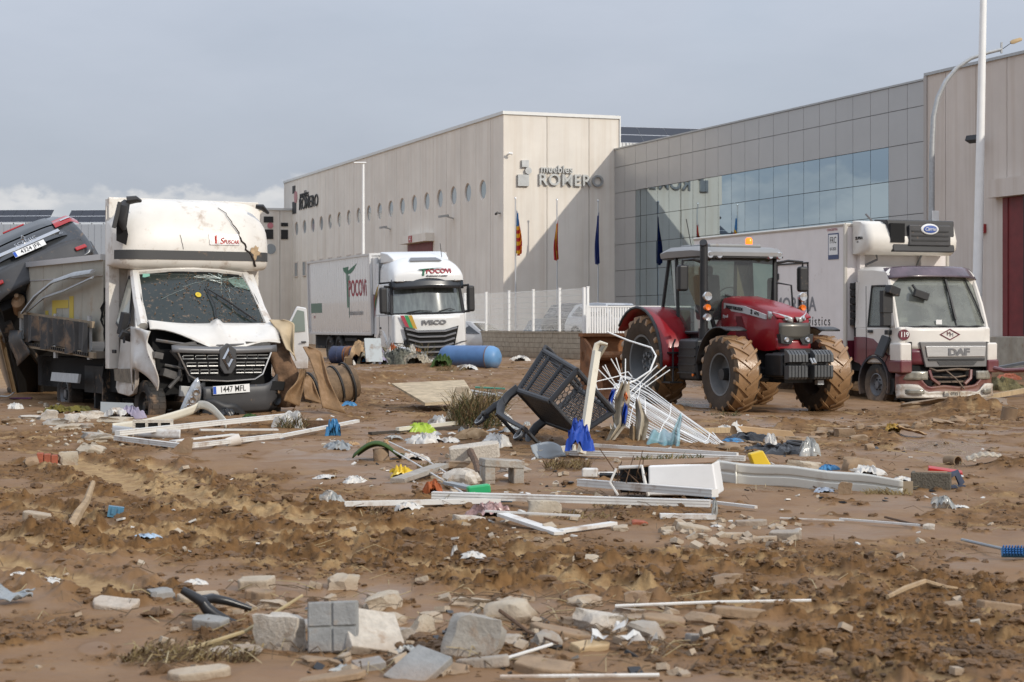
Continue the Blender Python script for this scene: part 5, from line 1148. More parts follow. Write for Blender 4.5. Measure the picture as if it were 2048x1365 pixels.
# roof and pillars around a see-through cabin
MB().loft([[(-w_, y, 2.62), (-w_, y, zt_ - .08), (-w_ + .10, y, zt_), (w_ - .10, y, zt_), (w_, y, zt_ - .08), (w_, y, 2.62)] for y, w_, zt_ in ((.62, 1.02, 2.86), (.75, 1.05, 2.97), (1.2, 1.06, 3.02), (1.85, 1.06, 3.03))]).build('cab_roof', daf_white, DF, ang=50)
MB().b2(-1.1, 1.1, 1.80, 1.87, 1.7, 2.7).build('cab_back', daf_white, DF, smooth=False)
for s_ in (-1, 1):
    MB().prism([(1.36, 1.70), (1.30, 2.64), (1.85, 2.64), (1.85, 1.70)], lambda y, z: (s_ * (1.125 - .07 * (z - 1.7)), y, z), lambda y, z: (s_ * (1.07 - .07 * (z - 1.7)), y, z)).build('cab_side', daf_white, DF, smooth=False)
    MB().prism([(.26, 1.70), (.44, 2.20), (.62, 2.66), (.76, 2.66), (.60, 2.30), (.46, 1.70)], lambda y, z: (s_ * (1.115 - .07 * (z - 1.7)), y, z), lambda y, z: (s_ * (1.03 - .07 * (z - 1.7)), y, z)).build('door_pillar', daf_white, DF, bevel=.012)
    dw = MB().prism([(.46, 1.72), (.60, 2.28), (.74, 2.60), (1.32, 2.60), (1.36, 1.72)], lambda y, z: (s_ * (1.10 - .07 * (z - 1.7)), y, z), lambda y, z: (s_ * (1.09 - .07 * (z - 1.7)), y, z)).build('door_window', truckglass, DF, smooth=False)
    MB().tube([(s_ * 1.108, .47, 1.73), (s_ * 1.07, .62, 2.28), (s_ * 1.045, .75, 2.60), (s_ * 1.045, 1.30, 2.60), (s_ * 1.108, 1.35, 1.73), (s_ * 1.108, .47, 1.73)], .022, 5).build('window_seal', plastic_blk, dw)
MB().tube([(-1.145, .42, 1.7), (-1.145, .50, 1.1), (-1.145, .62, .95), (-1.145, 1.36, .95), (-1.145, 1.37, 2.6)], .007, 4).build('door_gap', plastic_blk, DF); MB().box((-1.15, 1.2, 1.62), (.03, .18, .06)).build('handle', plastic_blk, DF, bevel=.01)
def dwf(u, v): s_ = 2 * u - 1; hw = lerp(1.06, 1.0, v); return (s_ * hw, lerp(.12, .56, v) + .16 * abs(s_) ** 3, lerp(1.70, 2.82, v) + .03 * (1 - s_ * s_) * v)
ws_ = MB().grid(dwf, 18, 8).build('windscreen', truckglass, DF)
rimp = [dwf(u, 0) for u in np.linspace(0, 1, 14)] + [dwf(1, v) for v in np.linspace(.1, 1, 6)] + [dwf(u, 1) for u in np.linspace(.92, 0, 14)] + [dwf(0, v) for v in np.linspace(.9, 0, 6)]
MB().tube(rimp, .035, 6).build('windscreen_seal', plastic_blk, ws_)
for s_ in (-1, 1): MB().tube([(s_ * 1.07, .27, 1.66), (s_ * 1.05, .45, 2.2), (s_ * 1.0, .72, 2.84)], .055, 7).build('windscreen_pillar', daf_white, DF)
def vis(u, v): s_ = 2 * u - 1; return (s_ * lerp(1.05, 1.04, v), lerp(.38, .62, v) + .24 * abs(s_) ** 4, lerp(2.79, 3.02, v) - .05 * abs(s_) ** 4)
MB().grid(vis, 18, 6).build('sun_visor', mat('visor_purple', (.085, .055, .068), .25, coat=.5, var=.5, vscale=3), DF, solid=.025)
# cabin: dashboard, seats, wheel
ci = MB().b2(-1.0, 1.0, .28, .62, 1.5, 1.82).build('dashboard', mat('dash_beige', (.20, .185, .15), .7), DF, bevel=.04)
MB().b2(-1.05, 1.05, .6, 1.8, 1.1, 1.25).build('cabin_floor', seatm, DF, smooth=False)
for x in (-.55, .55): MB().box((x, 1.45, 2.0), (.48, .14, .72), (-.15, 0, 0)).box((x, 1.2, 1.55), (.48, .5, .16)).box((x, 1.52, 2.46), (.26, .1, .18)).build('seat', seatm, DF, bevel=.04)
MB().lathe([(.22, -.015), (.235, 0), (.22, .015), (.205, 0), (.22, -.015)], n=20).build('steering_wheel', plastic_blk, DF, loc=(.5, .75, 1.95), rot=(R(-60), 0, 0))
MB().tube([(-.62, .42, 2.62), (-.55, .32, 2.45)], .03, 6).box((-.50, .28, 2.40), (.34, .10, .16), (0, .3, 0)).build('inner_mirror', plastic_blk, DF, bevel=.03)
MB().tube([dwf(.62, .02), tuple(np.array(dwf(.60, .5)) + (0, -.05, 0)), tuple(np.array(dwf(.615, .92)) + (0, -.03, 0))], .018, 5).tube([tuple(np.array(dwf(.60, .15)) + (.02, -.06, 0)), tuple(np.array(dwf(.605, .5)) + (.0, -.07, 0)), tuple(np.array(dwf(.60, .92)) + (0, -.05, 0))], .026, 4).build('wiper', plastic_blk, DF)
MB().tube([tuple(np.array(dwf(u, v)) + (0, -.04, 0)) for u, v in ((.97, .08), (.93, .5), (.86, .92))], .018, 5).tube([tuple(np.array(dwf(u, .015)) + (0, -.03, .02 * (i % 2))) for i, u in enumerate(np.linspace(.15, .95, 9))], .02, 5).build('wiper', plastic_blk, DF)
x_, y_, z_ = dwf(.42, .06); MB().box((x_, y_ - .02, z_ + .05), (.14, .005, .10)).build('windscreen_paper', platem, DF, smooth=False)
# front panel with badge
def fp(u, v): s_ = 2 * u - 1; return (s_ * lerp(.98, 1.0, v), .05 + .12 * abs(s_) ** 4 + .03 * (v - .5) ** 2, lerp(.92, 1.70, v))
fpn = MB().grid(lambda u, v: fp(u, lerp(.42, 1, v)), 20, 6).build('front_panel', daf_white, DF, solid=.03); MB().grid(lambda u, v: fp(u, lerp(0, .42, v)), 20, 4).build('front_panel_maroon', maroon, DF, solid=.03)
MB().py([(-.70, 1.40), (.96, 1.40), (.90, .86), (-.56, .86)], .0, .06).build('grille_surround', mat('daf_grey', (.17, .165, .16), .45, mud=.15), DF, bevel=.02)
ch = MB().py([(-.58, 1.31), (.86, 1.31), (.84, 1.08), (-.54, 1.08)], -.03, .02).build('chrome_bar', mat('satin_chrome', (.58, .58, .57), .28, .85, mud=.06), DF, bevel=.01)
text('DAF', .20, greym, ch, (.20, -.035, 1.175), FRONT, ex=.006, sx=1.35, off=.012)
MB().py([(-.52, 1.045), (.84, 1.045), (.83, 1.0), (-.5, 1.0)], -.02, .01).build('grille_slat', plastic_blk, DF, smooth=False); MB().py([(-.30, .985), (.66, .985), (.58, .90), (-.24, .90)], -.012, .02).build('grille_mesh', bpy.data.materials['mesh_grey'], DF, smooth=False)
dmo = [(-.22, 1.555), (.03, 1.68), (.28, 1.555), (.03, 1.43)]; MB().add([(a, .028, b) for a, b in dmo] + [(.03 + (a - .03) * .8, .028, 1.555 + (b - 1.555) * .8) for a, b in dmo], [(i, (i + 1) % 4, 4 + (i + 1) % 4, 4 + i) for i in range(4)]).build('diamond_badge', maroon, DF, smooth=False, solid=.006); text('M', .12, maroon, DF, (.0, .026, 1.57), FRONT); text('M', .12, grey_text, DF, (.07, .027, 1.545), FRONT)
MB().cyl((-1.00, .16, 1.55), (-1.006, .095, 1.55), .115, n=24).build('number_disc', maroon, DF); text('119', .15, platem, DF, (-1.006, .090, 1.55), (R(90), 0, R(-6)), sx=.85, off=.003)
for s_ in (-1, 1):
    MB().loft([[(s_ * 1.16, y, .90), (s_ * 1.17, y, 1.38), (s_ * .90, y - .02, 1.38), (s_ * .90, y - .02, .90)] for y in (.0, .42)]).build('corner_deflector', daf_white, DF, bevel=.04); MB().b2(s_ * 1.18 if s_ > 0 else -1.18, s_ * .895, -.04, .43, .74, 1.02).build('corner_deflector_lower', maroon, DF, bevel=.04)
    MB().b2(s_ * .90 - .012, s_ * .90 + .012, .0, .1, .75, 1.4).build('panel_gap', void_m, DF, smooth=False)
# broken bumper
MB().b2(-.95, .95, .12, .5, .35, .92).build('front_void', void_m, DF, smooth=False)
def bmp(u, v):
    s_ = 2 * u - 1; return (s_ * 1.14, -.10 + .30 * abs(s_) ** 5 + .03 * math.sin(v * 3), lerp(.30, .46 + .28 * sm(.45, .75, abs(s_)), v) + .015 * math.sin(u * 19))
MB().grid(bmp, 32, 5).build('bumper', maroon, DF, solid=.05)
def bmw(u, v): s_ = 2 * u - 1; q = bmp(u, v); return (q[0] * 1.01, q[1] - .04, lerp(.22, .34 + .16 * sm(.5, .7, abs(s_)) + .01 * math.sin(u * 23), v))
MB().grid(bmw, 32, 4).build('bumper_skirt', mat('bumper_white_mud', (.55, .51, .45), .5, var=.2, mud=.55, mscale=4), DF, solid=.03)
for s_ in (-1, 1):
    MB().grid(lambda u, v: (s_ * lerp(.58, 1.06, u), -.09 + .22 * u ** 3, lerp(.60, .78, v)), 8, 4).build('headlight', mat('lamp_glass_mud', (.32, .30, .25), .2, .3, var=.4, vscale=9, mud=.3) if s_ < 0 else bpy.data.materials['lamp_glass_mud'], DF, solid=.03)
    MB().grid(lambda u, v: (s_ * lerp(.70, 1.02, u), -.16 + .20 * u ** 3, lerp(.30, .40, v)), 6, 3).build('fog_lamp', bpy.data.materials['lamp_glass_mud'], DF, solid=.02)
    MB().tube([(s_ * .50, -.02, .80), (s_ * .46, -.06, .62), (s_ * .30, -.09, .50)], .04, 6).build('bumper_strut', maroon, DF)
m = MB().tube([(-.5, .04, .66), (.1, .02, .64), (.5, .05, .68)], .02, 5).tube([(-.1, .0, .80), (.1, -.08, .62), (.25, -.16, .40)], .016, 5).tube([(-.45, .05, .84), (-.3, .0, .78), (.2, .02, .82), (.5, .04, .80)], .025, 5).box((.05, .05, .55), (.7, .06, .04)).box((-.3, -.02, .44), (.2, .06, .06), (.3, .5, .2)); m.build('broken_struts', mat('strut_mud', (.14, .10, .07), .7, var=.5, vscale=9, mud=.4), DF)
text('0765 J', .10, ink, DF, (.02, -.19, .30), FRONT, sx=.9); MB().box((.02, -.175, .30), (.50, .01, .11), (0, .03, 0)).build('number_plate', mat('plate_muddy', (.5, .46, .38), .6, mud=.5, mscale=9), DF, smooth=False)
# mirrors, arch, wheels, chassis
MB().tube([(-1.10, .45, 2.50), (-1.30, .30, 2.52)], .03, 6).box((-1.32, .28, 2.25), (.24, .14, .48)).box((-1.22, .2, 2.48), (.28, .18, .18), (0, .3, .2)).build('mirror', plastic_blk, DF, bevel=.04); MB().tube([(-1.12, .5, 1.72), (-1.30, .34, 1.78)], .03, 6).box((-1.32, .30, 1.92), (.20, .14, .36)).box((-1.16, .45, 1.60), (.14, .12, .10)).build('mirror', plastic_blk, DF, bevel=.04)
MB().box((-1.20, .62, 1.30), (.06, .36, .46), (.2, .3, 0)).build('loose_flap', plastic_blk, DF, bevel=.03)
MB().lathe([(.60, -1.17), (.60, -.75), (.55, -.75), (.55, -1.17), (.60, -1.17)], axis='x', n=20, arc=(R(-25), R(200))).build('wheel_arch', mat('arch_navy', (.025, .027, .035), .6, mud=.15, lowmud=(-.5, .4, .9)), DF, loc=(0, 1.05, .50))
for s_ in (-1, 1): wheel(DF, (s_ * .98, 1.05, .47), .46, .27, .25, s_); wheel(DF, (s_ * .95, 5.6, .47), .46, .5, .25, s_)
MB().b2(-1.12, 1.12, .3, .62, .35, .62).b2(-1.12, -.8, .36, .62, .28, .60).b2(-.45, -.33, .6, 9.2, .65, .95).b2(.33, .45, .6, 9.2, .65, .95).b2(-1.1, -.6, 2.4, 3.6, .5, .95).build('chassis', chassis_m, DF, smooth=False)
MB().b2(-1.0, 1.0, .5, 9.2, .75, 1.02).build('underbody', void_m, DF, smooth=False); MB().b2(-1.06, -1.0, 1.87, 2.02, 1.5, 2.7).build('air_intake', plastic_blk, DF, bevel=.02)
m = MB()
for k in range(6): m.b2(-1.16, -1.02, 1.88, 2.0, 1.75 + k * .16, 1.88 + k * .16)
m.build('intake_louvre', plastic_blk, DF, smooth=False)

# ------------------------------------------------------------------ red tractor
TX, TY = 4.72, 33.0
TR = thing('tractor', 'red farm tractor with mud-caked tyres, grey cab roof and front weights', 'tractor', (TX, TY, -.27), R(22))
tred = mat('tractor_red', (.23, .003, .008), .33, coat=.25, var=.08, mud=.05, mscale=3)
hoodgrey = mat('roof_grey', (.22, .22, .215), .45, var=.08, mud=.08)
mudtyre = mat('muddy_tyre', (.27, .16, .08), .27, var=.22, vscale=5, spec=.5, bump=.35, bscale=16)
sidewall = mat('shaded_muddy_sidewall', (.055, .037, .023), .85, var=.3, vscale=5, bump=.35, bscale=20)  # mud colour darkened, shade on the wheel faces painted in
rimgrey = mat('rim_grey', (.15, .16, .165), .45, .3, var=.15, mud=.15, lowmud=(-.3, .5, .5))
tblack = mat('tractor_black', (.02, .02, .021), .42, var=.2, mud=.10, mscale=6)
def tractor_wheel(c, Rr, W, rim, side, nl, hub, phase=0.0):
    h = W / 2
    prof = [(rim, -h * .72), (rim * 1.04, -h * .86), (lerp(rim, Rr, .40), -h * 1.02), (Rr * .90, -h * .98), (Rr * .955, -h * .80), (Rr * .965, 0), (Rr * .955, h * .80), (Rr * .90, h * .98), (lerp(rim, Rr, .40), h * 1.02), (rim * 1.04, h * .86), (rim, h * .72), (rim * .98, 0), (rim, -h * .72)]
    o = MB().lathe(prof, axis='x', n=48).build('wheel', sidewall, TR, loc=c)
    m = MB(); lug = Rr * .062; tk = .058 * Rr / .69
    for k in range(nl):
        for s_ in (-1, 1):
            t0 = 2 * math.pi * (k + (.5 if s_ > 0 else 0)) / nl + phase; secs = []
            for j in range(5):
                f_ = j / 4; a = s_ * lerp(-.04, h * 1.0, f_); t = t0 - f_ ** 1.0 * .40 * .9 * (.69 / Rr) ** .3 * 1.0
                r0 = Rr * (.95 - .05 * f_ ** 4); r1 = Rr * (1.0 + .008 - .035 * f_ ** 3) ; ht = tk * (1 + .25 * f_) / Rr / 2
                ring = []
                for dt, rr in ((-1.25, r0 - .01), (1.25, r0 - .01), (.8, r1), (-.8, r1)):
                    tt = t + dt * ht; ring.append((a, math.cos(tt) * rr, math.sin(tt) * rr))
                secs.append(ring)
            a = s_ * h * 1.03; secs.append([(a, math.cos(t + d_ * ht) * rr, math.sin(t + d_ * ht) * rr) for d_, rr in ((-1.2, Rr * .84), (1.2, Rr * .84), (.7, Rr * .90), (-.7, Rr * .90))])
            m.loft(secs)
    m.lathe([(Rr * .958, -h * .78), (Rr * .968, 0), (Rr * .958, h * .78)], axis='x', n=48)
    m.build('tread', mudtyre, o, smooth=True, ang=30)
    d = side * h
    MB().lathe([(rim, d * .80), (rim * 1.03, d * .88), (rim * .95, d * .86), (rim * .90, d * .45), (rim * .84, d * .12), (rim * .45, d * .02), (rim * .40, d * .20), (0, d * .20)], axis='x', n=40).build('rim', rimgrey, o)
    hm = MB().cyl((d * .15, 0, 0), (d * (.75 if hub else .45), 0, 0), rim * .32, rim * .28, n=20)
    if not hub:
        hm = MB().lathe([(rim * .34, d * .2), (rim * .34, d * .42), (rim * .2, d * .42), (rim * .18, d * .25), (0, d * .25)], axis='x', n=20)
        for k in range(8): t = 2 * math.pi * k / 8; hm.box((d * .45, math.cos(t) * rim * .30, math.sin(t) * rim * .30), (.05, .06, .06), (t, 0, 0))
    hm.build('hub', tblack if hub else rimgrey, o)
    return o
tractor_wheel((-.93, 0, .69), .69, .50, .37, -1, 17, True); tractor_wheel((.93, 0, .69), .69, .50, .37, 1, 17, True, .3)
tractor_wheel((-1.02, 2.85, .87), .88, .62, .50, -1, 20, False, .1); tractor_wheel((1.02, 2.85, .87), .88, .62, .50, 1, 20, False)
# axle, engine block, weights
MB().b2(-.75, .75, -.12, .12, .58, .78).b2(-.28, .28, -.75, .9, .55, 1.15).b2(-.30, .30, .8, 3.1, .6, 1.25).cyl((-.8, 0, .69), (.8, 0, .69), .13, n=10).b2(-.85, .85, 2.7, 3.0, .7, 1.0).tube([(-.6, -.2, .62), (.6, -.2, .62)], .05, 8).build('chassis', tblack, TR, smooth=False)
MB().b2(-.36, .36, -1.02, -.45, .62, 1.08).build('weight_carrier', tblack, TR, bevel=.03)
wgt = mat('weight_iron', (.075, .078, .08), .42, .2, var=.15, mud=.06)
for s_ in (-1, 1):
    for k in range(6):
        xc = s_ * (.065 + k * .064 + .03); m = MB().px([(-1.02, 1.13), (-1.10, 1.12), (-1.19, 1.05), (-1.20, .92), (-1.02, .90)], xc - .028, xc + .028).px([(-1.02, .86), (-1.18, .86), (-1.18, .66), (-1.14, .62), (-1.02, .62)], xc - .028, xc + .028); m.build('front_weight', wgt, TR, bevel=.007, seg=1)
MB().b2(-.48, -.36, -.98, -.4, .66, 1.06).build('weight_side_plate', tblack, TR, bevel=.04); MB().b2(.36, .48, -.98, -.4, .66, 1.06).build('weight_side_plate', tblack, TR, bevel=.04); MB().tube([(-.03, -1.2, .98), (-.03, -1.28, .90), (.03, -1.28, .90), (.03, -1.2, .98)], .02, 6).box((.30, -.95, .56), (.12, .1, .08)).build('tow_hook', galv, TR)
# bonnet
secs = []
for y, hw, zt_, zb in ((-.60, .30, 1.74, 1.14), (-.52, .345, 1.80, 1.12), (-.25, .37, 1.88, 1.10), (.2, .385, 1.97, 1.14), (.7, .40, 2.04, 1.20), (1.05, .41, 2.09, 1.22), (1.28, .41, 2.09, 1.24)):
    secs.append([(-hw, y, zb), (-hw * 1.03, y, lerp(zb, zt_, .45)), (-hw * 1.0, y, zt_ - .12), (-hw * .90, y, zt_ - .045), (-hw * .5, y, zt_), (hw * .5, y, zt_), (hw * .90, y, zt_ - .045), (hw, y, zt_ - .12), (hw * 1.03, y, lerp(zb, zt_, .45)), (hw, y, zb)])
hd = MB().loft(secs).build('bonnet', tred, TR, ang=55)
MB().grid(lambda u, v: (lerp(-.31, .31, u), -.615 - .05 * (1 - (2 * u - 1) ** 2), lerp(1.30, 1.60, v)), 10, 4).build('grille', mat('grille_taupe', (.085, .080, .068), .35, .4, coat=.3), hd, solid=.02)
def nose(u, v): s_ = 2 * u - 1; return (s_ * .345, -.56 - .10 * (1 - s_ * s_) * (1 - .2 * v), lerp(1.10, 1.30, v) + .03 * s_ * s_)
MB().grid(nose, 14, 4).build('nose_lower', tred, hd, solid=.03); MB().grid(lambda u, v: ((2 * u - 1) * .35, -.585 - .075 * (1 - (2 * u - 1) ** 2) + .20 * v, lerp(1.64, 1.80, v) + .05 * abs(2 * u - 1) * (1 - v)), 14, 4).build('nose_upper', tred, hd, solid=.03)
for s_ in (-1, 1):
    MB().grid(lambda u, v: (s_ * lerp(.06, .385, u), -.665 + .30 * u ** 1.8, lerp(1.60, 1.685 + .05 * u, v) + .07 * u), 10, 3).build('headlight', mat('lamp_bezel', (.50, .50, .49), .25, .5, mud=.05) if s_ < 0 else bpy.data.materials['lamp_bezel'], hd, solid=.02)
    for f_ in (.35, .75): MB().lathe([(0, -.02), (.03, -.025), (.042, 0)], axis='y', n=14).build('headlight_lens', lampglass, hd, loc=(s_ * lerp(.06, .385, f_), -.69 + .30 * f_ ** 1.8, 1.645 + .08 * f_), rot=(0, 0, s_ * .5))
    MB().py([(s_ * .06, 1.32), (s_ * .33, 1.40), (s_ * .31, 1.24), (s_ * .12, 1.22)] if s_ > 0 else [(s_ * .06, 1.32), (s_ * .12, 1.22), (s_ * .31, 1.24), (s_ * .33, 1.40)], -.70, -.55).build('lamp_recess', plastic_blk, hd, smooth=False); MB().lathe([(0, -.02), (.035, -.025), (.05, 0)], axis='y', n=14).build('work_light', lampglass, hd, loc=(s_ * .21, -.71, 1.30))
MB().py([(-.04, 1.70), (.04, 1.70), (.0, 1.62)], -.72, -.66).build('badge', chrome, hd, smooth=False)
stripe = mat('stripe_silver', (.46, .46, .45), .4)
MB().prism([(-.30, 1.66), (-.30, 1.74), (.45, 1.90), (1.20, 1.97), (1.20, 1.84), (.45, 1.77)], lambda y, z: (-.402 - .010 * y, y, z), lambda y, z: (-.36, y, z)).build('side_stripe', stripe, hd, smooth=False)
text('MASSEY FERGUSON', .088, ink, hd, (-.420, .80, 1.865), (R(90), R(0), R(-91)), ex=.004, sx=.80).rotation_euler = (R(90), R(5), R(-90))
text('S', .12, ink, hd, (-.414, .18, 1.795), SIDE, ex=.004, off=.003).rotation_euler = (R(90), R(9), R(-90)); text('6715', .08, ink, hd, (-.410, .0, 1.762), SIDE, ex=.004).rotation_euler = (R(90), R(10), R(-90)); text('Dyna-6', .08, platem, hd, (-.424, 1.12, 1.72), SIDE, ex=.004, shear=.2, sx=.8)
MB().prism([(.30, 1.30), (.55, 1.72), (.75, 1.72), (.75, 1.28)], lambda y, z: (-.412, y, z), lambda y, z: (-.38, y, z)).build('side_vent', mat('vent_dark_red', (.10, .004, .008), .5), hd, smooth=False)
# mudguards
def guard(x0, x1, cy, cz, r_, a0, a1, mt_, nm, th=.025, lip=0.0, parent=TR):
    m = MB().grid(lambda u, v: (lerp(x0, x1, v), cy + r_ * math.cos(lerp(a0, a1, u)), cz + r_ * math.sin(lerp(a0, a1, u))), 18, 3)
    return m.build(nm, mt_, parent, solid=th)
for s_ in (-1, 1):
    guard(s_ * .74, s_ * 1.16, .06, .70, .82, R(112), R(12), tblack, 'front_mudguard')
    o = guard(s_ * .72, s_ * 1.38, 2.85, .87, 1.02, R(185), R(35), tred, 'rear_mudguard', th=.04)
    MB().grid(lambda u, v: (s_ * .74, 2.85 + lerp(.2, 1.02, v) * math.cos(lerp(R(185), R(35), u)), .87 + lerp(.6, 1.02, v) * math.sin(lerp(R(185), R(35), u))), 16, 3).build('mudguard_inner', tred, o, solid=.03)
    MB().tube([(s_ * 1.38, 2.85 + 1.03 * math.cos(R(a)), .87 + 1.03 * math.sin(R(a))) for a in range(185, 30, -12)], .03, 6).build('mudguard_lip', tblack, o)
# cab: pillars, glass, roof
cb = MB()
xl = .80
for s_ in (-1, 1):
    cb.tube([(s_ * .52, 1.30, 1.40), (s_ * .70, 1.28, 1.95), (s_ * .76, 1.38, 2.84)], .042, 6).tube([(s_ * .80, 2.25, 1.45), (s_ * .80, 2.35, 2.84)], .035, 6).tube([(s_ * .78, 2.95, 1.90), (s_ * .72, 2.80, 2.84)], .035, 6).tube([(s_ * .74, 1.32, 1.42), (s_ * .80, 2.2, 1.42), (s_ * .80, 2.95, 1.9)], .035, 6)
cb.tube([(-.76, 1.38, 2.84), (.76, 1.38, 2.84)], .04, 6).tube([(-.72, 2.8, 2.84), (.72, 2.8, 2.84)], .04, 6); cb.build('cab_frame', tblack, TR)
MB().add([(-.70, 1.285, 1.45), (.70, 1.285, 1.45), (.76, 1.375, 2.83), (-.76, 1.375, 2.83)], [(0, 1, 2, 3)]).build('windscreen', cabglass, TR, smooth=False)
for s_ in (-1, 1):
    MB().add([(s_ * .72, 1.31, 1.45), (s_ * .80, 2.22, 1.45), (s_ * .80, 2.34, 2.82), (s_ * .77, 1.40, 2.82)], [(0, 1, 2, 3)]).build('cab_door', cabglass, TR, smooth=False); MB().add([(s_ * .80, 2.28, 1.45), (s_ * .78, 2.93, 1.92), (s_ * .72, 2.79, 2.82), (s_ * .80, 2.37, 2.82)], [(0, 1, 2, 3)]).build('side_window', cabglass, TR, smooth=False)
MB().add([(-.76, 2.94, 1.92), (.76, 2.94, 1.92), (.71, 2.80, 2.82), (-.71, 2.80, 2.82)], [(0, 1, 2, 3)]).build('rear_window', cabglass, TR, smooth=False)
rs_ = [[(-w_, y, 2.83), (-w_ - .02, y, 2.83 + .6 * h_), (-w_ * .9, y, 2.83 + h_), (w_ * .9, y, 2.83 + h_), (w_ + .02, y, 2.83 + .6 * h_), (w_, y, 2.83)] for y, w_, h_ in ((1.12, .74, .07), (1.22, .82, .14), (1.6, .86, .19), (2.6, .86, .20), (3.0, .80, .15))]
rf = MB().loft(rs_).build('cab_roof', hoodgrey, TR, ang=50); MB().loft([[(-w_, y, 3.0), (-w_, y, 3.07), (w_, y, 3.07), (w_, y, 3.0)] for y, w_ in ((1.5, .55), (2.6, .6))]).build('roof_hatch', hoodgrey, rf, bevel=.03)
MB().b2(-.80, .80, 1.14, 2.95, 2.80, 2.832).build('roof_lining', tblack, rf, smooth=False)
for s_ in (-1, 1):
    for k in range(2): MB().lathe([(0, -.03), (.055, -.035), (.075, .0), (.06, .06)], axis='y', n=16).build('work_light', lampglass, rf, loc=(s_ * (.72 - k * .19), 1.16, 2.835 + .01), rot=(0, 0, s_ * .15))
MB().cyl((.42, 1.75, 3.0), (.42, 1.75, 3.07), .07, n=14).build('beacon_base', tblack, rf); MB().lathe([(.065, 0), (.068, .09), (.045, .13), (0, .14)], n=16).build('beacon', mat('beacon_lit', (1.0, .13, .006), .2, emit=2.0), rf, loc=(.42, 1.75, 3.07))
MB().tube([(-.55, 2.2, 3.0), (-.72, 2.1, 3.55)], .008, 4).build('antenna', blackp, rf)
# cabin inside
MB().box((0, 2.35, 1.75), (.55, .5, .18)).box((0, 2.62, 2.15), (.52, .16, .75), (-.12, 0, 0)).box((0, 2.68, 2.6), (.3, .1, .2)).build('seat', seatm, TR, bevel=.05); MB().b2(-.72, .72, 1.35, 2.9, 1.30, 1.42).build('cabin_floor', tblack, TR, smooth=False)
MB().lathe([(.19, -.014), (.204, 0), (.19, .014), (.176, 0), (.19, -.014)], n=20).build('steering_wheel', plastic_blk, TR, loc=(0, 1.85, 2.12), rot=(R(-50), 0, 0)); MB().tube([(0, 1.4, 1.5), (0, 1.62, 1.95), (0, 1.84, 2.10)], .05, 7).box((0, 1.55, 1.95), (.5, .2, .3)).build('steering_column', tblack, TR); MB().b2(.45, .74, 2.0, 2.7, 1.4, 1.95).b2(-.74, -.5, 2.3, 2.9, 1.4, 1.85).build('console', mat('console_pale', (.24, .27, .23), .7), TR, bevel=.05)
MB().tube([(-.35, 1.27, 2.12), (.0, 1.28, 2.04), (.35, 1.29, 1.98)], .014, 5).build('wiper', plastic_blk, TR)
# exhaust, lamps, mirrors, step, tank
MB().cyl((-.92, 1.02, 1.45), (-.92, 1.02, 2.98), .072, n=16).cyl((-.92, 1.02, 1.2), (-.92, 1.02, 1.5), .10, n=16).tube([(-.92, 1.02, 2.95), (-.92, 1.02, 3.02), (-.96, .97, 3.06)], [.072, .074, .07], 14).build('exhaust_stack', tblack, TR)
def cluster(x, y, sd):
    for k, (z, r__) in enumerate(((2.08, .09), (1.88, .062), (1.70, .075))):
        o = MB().lathe([(0, -.02), (r__ * .85, -.03), (r__, .0), (r__ * .7, .09), (0, .11)], axis='y', n=16).build('headlight', lampglass if k != 1 else orangelamp, TR, loc=(x, y - .1, z)); 
    MB().tube([(x, y, 1.65), (x, y, 2.12)], .03, 6).tube([(x, y, 1.85), (x + sd * .25, y + .15, 1.85)], .035, 6).build('lamp_bracket', tblack, TR)
cluster(-.96, .90, 1); cluster(1.05, .95, -1)
for s_, xx in ((-1, -1.22), (1, 1.30)):
    MB().tube([(s_ * .80, 1.36, 2.72), (s_ * 1.0, 1.30, 2.76), (xx, 1.28, 2.74), (xx, 1.28, 2.6)], .026, 6).build('mirror_arm', tblack, TR); mi = MB().box((xx, 1.28, 2.42), (.20, .13, .48)).build('mirror', tblack, TR, bevel=.045, seg=3); MB().box((xx, 1.35, 2.42), (.16, .01, .4)).build('mirror_glass', chrome, mi, smooth=False)
tk = MB().loft([[(-1.12, y, .55), (-1.16, y, .8), (-1.14, y, 1.30), (-.6, y, 1.34), (-.6, y, .55)] for y in (.88, 1.62)]).build('fuel_tank', tblack, TR, bevel=.05)
for k in range(4): MB().b2(-1.175, -1.12, .92, 1.58, .68 + k * .15, .70 + k * .15).build('tank_rib', tblack, tk, smooth=False)
MB().lathe([(0, -.01), (.03, -.01), (.03, .01)], axis='x', n=12).build('reflector', orangelamp, tk, loc=(-1.165, .98, .66))
m = MB().tube([(-1.15, 1.70, 1.30), (-1.2, 1.70, 1.2), (-1.2, 1.70, .5)], .02, 5).tube([(-1.15, 2.05, 1.30), (-1.2, 2.05, 1.2), (-1.2, 2.05, .5)], .02, 5)
for z in (.5, .78, 1.05): m.b2(-1.26, -1.0, 1.70, 2.05, z - .015, z + .015)
m.build('cab_step', tblack, TR)
MB().tube([(.75, 1.3, 2.35), (.95, 1.1, 2.30), (.98, 1.05, 1.6)], .018, 6).build('grab_rail', tblack, TR)
